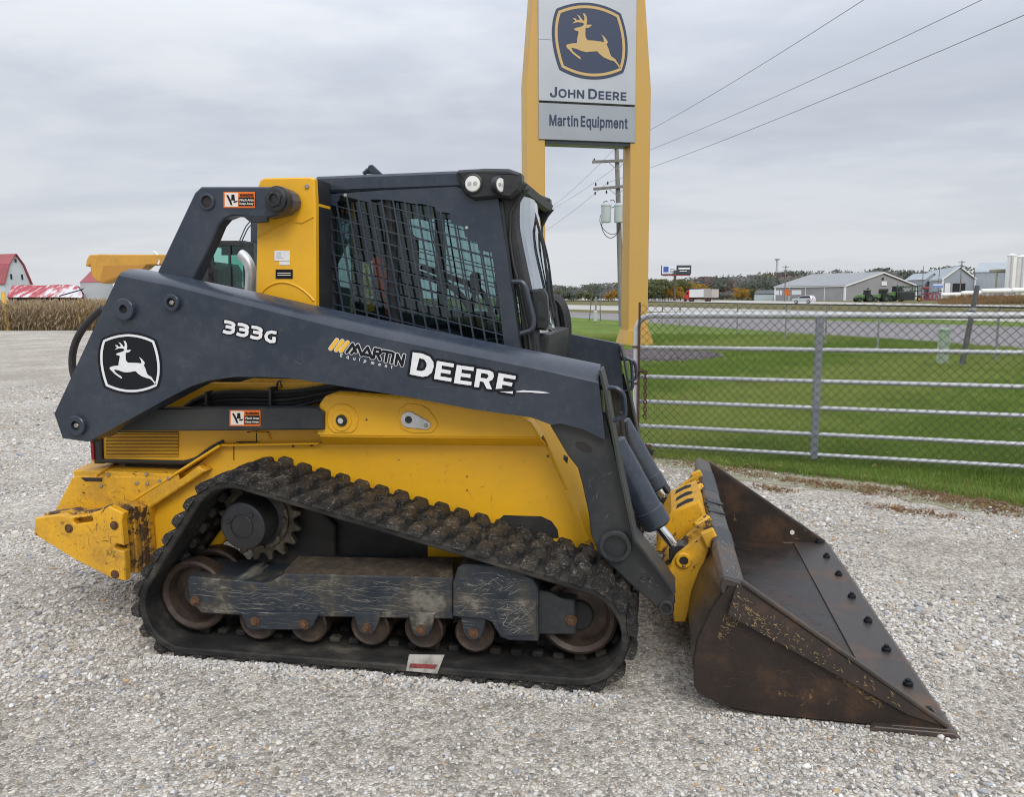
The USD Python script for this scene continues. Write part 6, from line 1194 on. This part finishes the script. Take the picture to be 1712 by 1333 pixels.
# poles, mast
for i, (px, yt, d_, arm) in enumerate([(1312, 444, 185, 1), (1604.5, 436, 170, 1), (1541, 445, 190, 0), (1568, 446, 195, 0), (1626.5, 448, 185, 0)]):
    c = G(px, d_); z_ = hz_at(px, yt, d_); t = thing('far_pole', ['crossarmed power pole before the left end of the long shed', 'crossarmed power pole before the workshop', 'thin bare pole at the right gable of the long shed', 'thin pole left of the workshop', 'dark bare pole right of the workshop door'][i], 'pole', c)
    obj('pole_shaft', cyl(c, c+[0, 0, z_], .15 if arm else .11, .11 if arm else .08, n=8), M['pole'], t)
    for j in range(2*arm): obj('crossarm', box(c+[0, 0, z_-.4-j*.8], (1.5-.3*j, .14, .14), .01, A_), M['pole'], t)
c = G(1297, 330); z_ = hz_at(1297, 433, 330); t = thing('lattice_mast', 'slender grey mast rising over the far trees', 'mast', c)
for a in range(3): obj('mast_leg', cyl(c+[.7*math.cos(a*2.1), .7*math.sin(a*2.1), 0], c+[.35*math.cos(a*2.1), .35*math.sin(a*2.1), z_], .09, n=5), M['steel_post'], t)
obj('mast_lacing', [beam(c+[(.6-.3*i/9)*(-1)**i, 0, z_*i/9], c+[(.6-.3*i/9)*(-1)**(i+1), 0, z_*(i+1)/9], .08, .08, .01) for i in range(9)], M['steel_post'], t, kind='stuff'); obj('mast_head', box(c+[0, 0, z_-.3], (1.9, 1.9, .5), .05), M['steel_post'], t)

# ---- trees
def tree_mesh(h, wd, seed, bare=0., leaf=.5, n=900, shape=.55):
    r_ = np.random.default_rng(seed); trunk = []; trunk.append(cyl([0, 0, -.2], [.1*r_.normal(), .1*r_.normal(), h*.62], .035*h*.6, .012*h, n=7))
    cl = []
    for i in range(11):
        z0 = h*r_.uniform(.08, .6); a = r_.uniform(0, 2*PI); rr = wd*r_.uniform(.25, .5); e = np.array([rr*math.cos(a), rr*math.sin(a), min(h*.97, z0+h*r_.uniform(.14, .40))]); trunk.append(cyl([0, 0, z0], e, .010*h, .003*h, n=5)); cl.append(e)
        for _ in range(3 if bare else 1): e2 = e+np.array([r_.normal(0, wd*.14), r_.normal(0, wd*.14), abs(r_.normal(0, h*.10))]); trunk.append(cyl(e, e2, .004*h, .0015*h, n=4)); cl.append(e2)
    cl.append(np.array([0, 0, h*.9])); cl = np.array(cl); m = int(n*(1-bare)); V = []
    k = r_.integers(0, len(cl), m); p = cl[k]+r_.normal(0, 1, (m, 3))*[wd*.15, wd*.15, h*.085]; p[:, 2] = np.clip(p[:, 2], h*.03, h*1.0)
    d1 = r_.normal(size=(m, 3)); d1 /= np.linalg.norm(d1, axis=1)[:, None]; d2 = np.cross(d1, r_.normal(size=(m, 3))); d2 /= np.linalg.norm(d2, axis=1)[:, None]; s = leaf*r_.uniform(.5, 1.25, m)[:, None]
    V = np.stack([p-d1*s, p+d2*s*.6, p+d1*s, p-d2*s*.6], 1).reshape(-1, 3); i = np.arange(m)*4; F_ = np.vstack([np.stack([i, i+1, i+2], 1), np.stack([i, i+2, i+3], 1)])
    return cat_(trunk), (V, F_)
M['bark'] = noisy('tree_bark', [(.3, (.05, .042, .036)), (.7, (.11, .095, .085))], 6.)
LEAF = {'olive': ((.095, .11, .045), (.155, .165, .075)), 'grey': ((.15, .145, .135), (.22, .21, .20)), 'brown': ((.12, .085, .062), (.19, .135, .10)), 'gold': ((.24, .13, .018), (.42, .24, .03)), 'dark': ((.085, .10, .078), (.13, .145, .115)), 'wine': ((.13, .095, .09), (.19, .135, .125))}
for k_, (a, b) in LEAF.items(): M['leaf_'+k_] = leafmat('leaf_'+k_, a, b, .25, 1.2)
KIND = {'olive': ('olive green tree in the far belt along the highway', 0.), 'grey': ('bare grey twigged tree in the far belt along the highway', .3), 'brown': ('russet brown tree in the far belt along the highway', .1), 'gold': ('golden yellow autumn tree in the far belt along the highway', 0.), 'dark': ('dark green tree in the far belt along the highway', 0.), 'wine': ('dull wine red tree in the far belt along the highway', .1)}
proto_t = {}
def tree(kind, px, d_, ytop, label=None, group=None):
    low = label == 'low shrub'; label = None if low else label; c = G(px, d_); h = max(hz_at(px, ytop, d_), 1.5); v = rnd.randrange(3); key = (kind, v); lab, bare = KIND[kind]; grp = 'far '+kind+' trees'; lab = label or lab
    if low: lab = lab.split(' tree ')[0].replace(' twigged', '')+' shrub at the foot of the far tree belt'; grp = 'far '+kind+' shrubs'
    grp = None if label else grp
    if key not in proto_t:
        H0 = 7.0; tr, cr_ = tree_mesh(H0, 6.2+v*.7, 100+len(proto_t)*7, bare); cls = stage.CreateClassPrim(f'/World/_tree_{kind}_{"abc"[v]}'); pth = str(cls.GetPath()); off[pth] = np.zeros(3)
        obj('trunk', tr, M['bark'], pth, smooth=40); obj('crown', cr_, M['leaf_'+kind], pth, smooth=False); proto_t[key] = pth
    copy(proto_t[key], 'shrub' if low else 'tree', c, rnd.uniform(0, 6.28), lab, 'shrub' if low else 'tree', grp, scale=h/7.0)
for i in range(34):                       # belt left of and behind the sign
    px = 905+i*6.6+rnd.uniform(-3, 3); tree(rnd.choice(['olive', 'grey', 'dark', 'grey', 'brown', 'olive'] if px < 1010 else ['brown', 'grey', 'olive', 'grey', 'wine']), px, rnd.uniform(265, 330), rnd.uniform(476, 482)-(3 if px > 1000 else 0))
for i in range(20): px = 1085+i*11+rnd.uniform(-4, 4); tree(rnd.choice(['grey', 'dark', 'grey', 'brown', 'olive', 'wine']), px, rnd.uniform(290, 350), 471-(px-1085)*.03+rnd.uniform(-4, 4)-(5 if px > 1225 else 0))
for i in range(18): px = 1195+i*8+rnd.uniform(-3, 3); tree(rnd.choice(['grey', 'grey', 'dark', 'dark', 'wine', 'brown']), px, rnd.uniform(255, 290), 472-max(0, px-1225)*.10+rnd.uniform(-5, 4))
for i, (px, yt) in enumerate([(1090, 471), (1102, 468), (1118, 474), (1138, 468), (1152, 475)]): tree('olive', px, 240+i*2, yt)
for px, yt, d_, lb in [(1024, 486, 240, 'small golden tree between the utility pole and the meter post'), (1112, 473, 246, 'golden tree just left of the billboard post'), (1148, 472, 247, 'tall golden tree right of the billboard post'), (1160, 478, 250, 'golden tree rising over the lorry cab'), (1173, 476, 262, 'golden tree rising over the middle of the lorry trailer'), (1240, 482, 236, 'bright golden tree left of the pale green shed'), (1129, 480, 238, 'low golden tree straight behind the billboard post')]: tree('gold', px, d_, yt, lb)
for px, yt, d_ in [(1256, 484, 238), (1096, 478, 236), (1082, 476, 238)]: tree('olive', px, d_, yt)
for i in range(16): px = 1300+i*17+rnd.uniform(-5, 5); tree(rnd.choice(['grey', 'dark', 'grey']), px, rnd.uniform(300, 340), 455.5+rnd.uniform(-2.5, 3))
for px, yt in [(1500, 453), (1510, 456), (1563, 449), (1576, 448), (1585, 447), (1592, 450), (1460, 451)]: tree('dark', px, 330, yt)
for i in range(46):                       # undergrowth at the foot of the belt
    px = 900+i*9.2+rnd.uniform(-3, 3)
    if px < 1290: tree(rnd.choice(['dark', 'olive', 'grey', 'brown']), px, rnd.uniform(246, 262), rnd.uniform(485, 490), 'low shrub', None)
for i in range(10): px = 860+i*7; tree('grey', px, 330, 480+rnd.uniform(-3, 3))

# ================================================================== left side: farmstead, dry corn, parked excavator
M['tan_leaf'] = leafmat('dry_corn_leaf', (.20, .145, .085), (.38, .285, .175), .2, 2.5); M['tan_leaf2'] = leafmat('dry_corn_leaf_gold', (.22, .14, .055), (.38, .25, .10), .2, 2.5)
def corn(seed):
    r_ = np.random.default_rng(seed); V, Fc = [], []; h = 1.75
    def quad(a, b, c, d): i = len(V); V.extend([a, b, c, d]); Fc.extend([[i, i+1, i+2], [i, i+2, i+3]])
    for s in (np.array([.012, 0, 0]), np.array([0, .012, 0])): quad(-s, s, s*.5+[.03, .02, h], -s*.5+[.03, .02, h])
    for k in range(11):
        z = h*(.12+.075*k); a = r_.uniform(0, 2*PI); d = np.array([math.cos(a), math.sin(a), 0]); l = r_.uniform(.22, .45); w_ = np.array([-d[1], d[0], 0])*.028
        quad(np.array([0, 0, z])-w_, np.array([0, 0, z])+w_, d*l*.5+[0, 0, z+.13]+w_, d*l*.5+[0, 0, z+.13]-w_); quad(d*l*.5+[0, 0, z+.13]-w_, d*l*.5+[0, 0, z+.13]+w_, d*l+[0, 0, z-r_.uniform(.0, .25)]+w_*.3, d*l+[0, 0, z-r_.uniform(0, .25)]-w_*.3)
    return np.array(V), np.array(Fc)
cpos = []
for row in range(16):
    y = 32.6+row*.55
    for x in np.arange(-46, -13, .17 if row < 5 else .34): cpos.append((x+rnd.uniform(-.06, .06), y+rnd.uniform(-.1, .1), -.03))
cpos = np.array(cpos); gold = (cpos[:, 0] > -29.5) & (cpos[:, 1] < 36) & (rng.uniform(size=len(cpos)) < .45)
instancer('corn_field', [('stalk', corn(k), M['tan_leaf'], False) for k in (1, 2, 3)]+[('stalk', corn(k), M['tan_leaf2'], False) for k in (4, 5)], cpos, np.where(gold, rng.choice([3, 4], len(cpos)), rng.choice(3, len(cpos))), rng.uniform(.84, 1.06, len(cpos)), tilt=.06, label='standing dry brown corn along the edge of the gravel yard', cat='corn')
M['marker_yellow'] = paint('marker_yellow', (.68, .40, .05), amount=.2, scale=2)
c = Pz(14, 552); t = thing('marker_post', 'leaning yellow marker post at the edge of the dry corn', 'post', c); obj('post_shaft', cyl(c-[0, 0, .05], Pd(5, 490, depth(c)), .12, .11, n=14, bev=.03), M['marker_yellow'], t); obj('post_cap', lathe([(.105, 0), (.09, .05), (.05, .08), (1e-5, .09)], Pd(5, 490, depth(c)), (0, 0, 1), 14), M['sign_yellow'], t)
# barn with gambrel roof
D_b = 195; kb = D_b/FPX
ctr_ = G(31, D_b); gdir = cr*[1, 1, 0]; gdir /= np.linalg.norm(gdir); fd_ = (ctr_-CAM)*[1, 1, 0]; fd_ /= np.linalg.norm(fd_); pd_ = np.array([fd_[1], -fd_[0], 0]); cc, ss = math.cos(.70), math.sin(.70)
ga = pd_*cc+fd_*ss; la = np.array([-ga[1], ga[0], 0]); la = la if la@gdir < 0 else -la
hw = 22*kb*.87/cc; zg = lambda y: hz_at(30, y, D_b)
barn = thing('barn', 'white barn with red gambrel roof at the left edge beyond the corn', 'barn', (*ctr_[:2], 0))
prof = [(-hw*1.02, zg(476)), (-hw*.52, zg(443)), (0, zg(425.5)), (hw*.52, zg(443)), (hw*1.02, zg(476))]
obj('gable_wall', prism(Polygon([(-hw*.97, -.3), (hw*.97, -.3), (hw*.97, zg(476))]+[(u*.97, z-.1) for u, z in prof[::-1][1:4]]+[(-hw*.97, zg(476))]), 0, 22, (ctr_, ga, np.array([0, 0, 1.]), la)), M['white_wall'], barn, smooth=False)
for (u0, z0), (u1, z1) in zip(prof, prof[1:]):
    p0, p1 = ctr_+ga*u0-la*.5+[0, 0, z0], ctr_+ga*u1-la*.5+[0, 0, z1]; q0, q1 = p0+la*23.5, p1+la*23.5; sheet([p0, q0, q1, p1], .2, M['red_roof'], 'roof', barn)
for u in (-hw*.42, hw*.38): obj('window', box(ctr_+ga*u-la*.08+[0, 0, zg(463)], (.45, .1, 1.3), .02, np.array([ga, la, [0, 0, 1]])), M['opening'], barn)
obj('hay_hood', box(ctr_-la*.1+[0, 0, zg(436)], (.5, .2, .8), .02, np.array([ga, la, [0, 0, 1]])), M['grey_low'], barn)
# collapsed shed
M['peeled'] = mat('peeling_red_roof', {**GEO, 'mp': ('mapping', {'scale': (1.0, .30, .3)}), 'n': ('noise_texture', {'scale': .6, 'detail': 7., 'roughness': .7}), 'r': ('rgb_ramp', {'ramp': [(.46, (.34, .05, .065)), (.50, (.42, .14, .15)), (.55, (.58, .58, .60)), (.7, (.48, .49, .52))]}), 'p': ('principled_bsdf', {'roughness': .7})}, [('g.position', 'mp.vector'), ('mp.vector', 'n.vector'), ('n.fac', 'r.fac'), ('r.color', 'p.base_color')])
D_s = 165; P3 = lambda px, py, dd=0: np.array([*Pd(px, py, D_s+dd)[:2], hz_at(px, py, D_s+dd)])
sh = thing('collapsed_shed', 'low shed with peeling red and white sagging roof beyond the corn', 'shed', (*G(70, D_s)[:2], 0))
edge_t = [(20, 478), (40, 477), (62, 478), (72, 478), (90, 477), (110, 476.5), (125, 478), (138, 481)]; edge_b = [(11, 497), (32, 497), (55, 497), (70, 497), (88, 496.5), (108, 497), (125, 497.5), (139, 498)]
for i in range(7):
    sheet([P3(*edge_b[i]), P3(*edge_b[i+1]), P3(*edge_t[i+1], 4), P3(*edge_t[i], 4)], .1, M['peeled'], 'roof_sheet', sh)
obj('shed_wall', [beam(P3(14, 501, 1), P3(138, 502, 1), .2, 1.6, .02)], M['dark'], sh); obj('back_slope', slab(np.array([P3(*e, 4.0) for e in edge_t]), np.array([P3(a, b+16, 9) for a, b in edge_t]), .1), M['peeled'], sh)
au = thing('grain_auger', 'dark grain auger leaning between the collapsed shed and the bin', 'auger', (*G(120, 158)[:2], 0)); P4 = lambda px, py: Pd(px, py, 158)
obj('auger_tube', beam(P4(99, 495), P4(138, 484), .22, .22, .03), M['dark'], au); obj('auger_mast', [beam(P4(131, 479), P4(140, 492), .16, .16, .02)], M['dark'], au); obj('auger_brace', beam(P4(131, 486), P4(141, 482), .14, .14, .02), M['dark'], au); obj('auger_leg', beam(P4(137, 485), P4(138, 503), .1, .1, .01), M['dark'], au)
cb_ = G(163, 170); kb = 170/FPX; bn_ = thing('grain_bin', 'corrugated grain bin with red cone roof beyond the corn', 'grain bin', cb_); ze, zap = hz_at(163, 472, 170), hz_at(163, 448, 170)
obj('bin_wall', lathe([(24*kb, -.2), (24*kb, ze)], cb_, (0, 0, 1), 40), M['bin'], bn_); obj('bin_roof', lathe([(24.8*kb, ze-.05), (24*kb, ze+.05), (2*kb, zap), (1e-5, zap+.1)], cb_, (0, 0, 1), 40), M['red_roof'], bn_); obj('bin_cap', cyl(cb_+[0, 0, zap], cb_+[0, 0, zap+.5], .4), M['galv'], bn_)
# excavator behind the loader
De = 24.; X_ = lambda px, py, dd=0: Pd(px, py, De+dd); ke = De/FPX
exv = thing('excavator', 'parked excavator with mustard boom and green tinted cab behind the loader', 'excavator', (*G(330, De)[:2], 0))
en = -(cf*[1, 1, 0]); en /= np.linalg.norm(en); eo = X_(300, 470); EF = (eo, gdir, np.array([0, 0, 1.]), -en)
EP = lambda pts: Polygon([(float((Pn(a, b, eo, en)-eo)@gdir), float((Pn(a, b, eo, en)-eo)[2])) for a, b in pts])
M['cat_yellow'] = paint('mustard_paint', (.52, .27, .035), dirt=(.22, .12, .04), amount=.45, rough=.5, scale=1.5)
ze_ = Zm(140, 400, 5.707)
bmx = obj('boom', prism(EP(ze_((65, 260), (75, 200), (100, 155), (190, 148), (690, 150), (960, 150), (960, 240), (640, 250), (600, 285), (230, 425), (165, 400), (120, 350), (107, 250), (90, 265))), -.3, .3, EF, .03), M['cat_yellow'], exv)
obj('boom_recess', prism(EP(ze_((235, 255), (640, 250), (600, 285), (420, 340), (215, 412), (208, 380))), -.31, -.29, EF), plain('mustard_dark', (.40, .19, .03), .6), bmx)
obj('boom_rib', [tube([X_(*q, -.31) for q in ze_((120, 235), (150, 210), (220, 203), (500, 200), (560, 225), (600, 230), (650, 205), (700, 195))], .02, 6), tube([X_(*q, -.31) for q in ze_((110, 190), (200, 185), (700, 190))], .015, 6)], M['bolt'], bmx)
obj('boom_hose', tube(spline([X_(*q, -.35) for q in ze_((665, 120), (705, 150), (722, 190), (710, 240))], 12), .035, 8), M['white'], bmx)
obj('engine_house', prism(EP([(320, 470), (338, 442), (345, 436), (358, 438), (366, 452), (366, 600), (250, 600), (250, 480)]), -.2, 2.2, EF, .06), M['black'], exv)
cabx = obj('cab_frame', [prism(EP([(352, 403), (412, 403), (415, 412), (352, 412)]), -.2, 1.0, EF, .02), prism(EP([(410, 405), (428, 405), (428, 560), (412, 560)]), -.25, 1.0, EF, .02), prism(EP([(386, 410), (389, 410), (390, 480), (387, 480)]), -.22, -.15, EF), prism(EP([(352, 478), (430, 482), (430, 600), (352, 600)]), -.2, 1., EF, .02), prism(EP([(352, 412), (358, 412), (364, 480), (352, 480)]), -.2, -.1, EF), prism(EP([(352, 412), (410, 412), (410, 424), (352, 424)]), .9, 1.0, EF)], M['black'], exv)
obj('cab_window', prism(EP([(356, 411), (411, 411), (412, 480), (364, 480)]), -.14, -.12, EF), M['glass_green'], exv)
obj('cab_seat', [prism(EP([(366, 452), (372, 446), (380, 447), (386, 460), (386, 480), (366, 480)]), .2, .5, EF, .04)], M['seat'], exv); obj('cab_rear_window', prism(EP([(362, 425), (405, 425), (405, 470), (362, 470)]), .98, 1.0, EF), M['glass_green'], exv)
obj('handrail', [tube(fillet([X_(a, b, -.2) for a, b in [(400, 404), (411, 378), (424, 364), (440, 362)]], .1), .02, 6), tube(fillet([X_(a, b, .2) for a, b in [(404, 404), (414, 382), (426, 369), (440, 367)]], .1), .02, 6)], M['grey'], exv)
obj('cab_mirror', prism(EP([(417, 372), (432, 366), (434, 405), (417, 404)]), .1, .2, EF, .02), M['grey'], exv)
for s in (0, 1.7): obj('crawler', prism(EP([(235, 610), (250, 585), (420, 585), (440, 610), (430, 630), (245, 630)]).intersection(sbox(-9, -9, 9, float(-eo[2]+3))), s, s+.5, EF, .05), M['tyre'], exv)
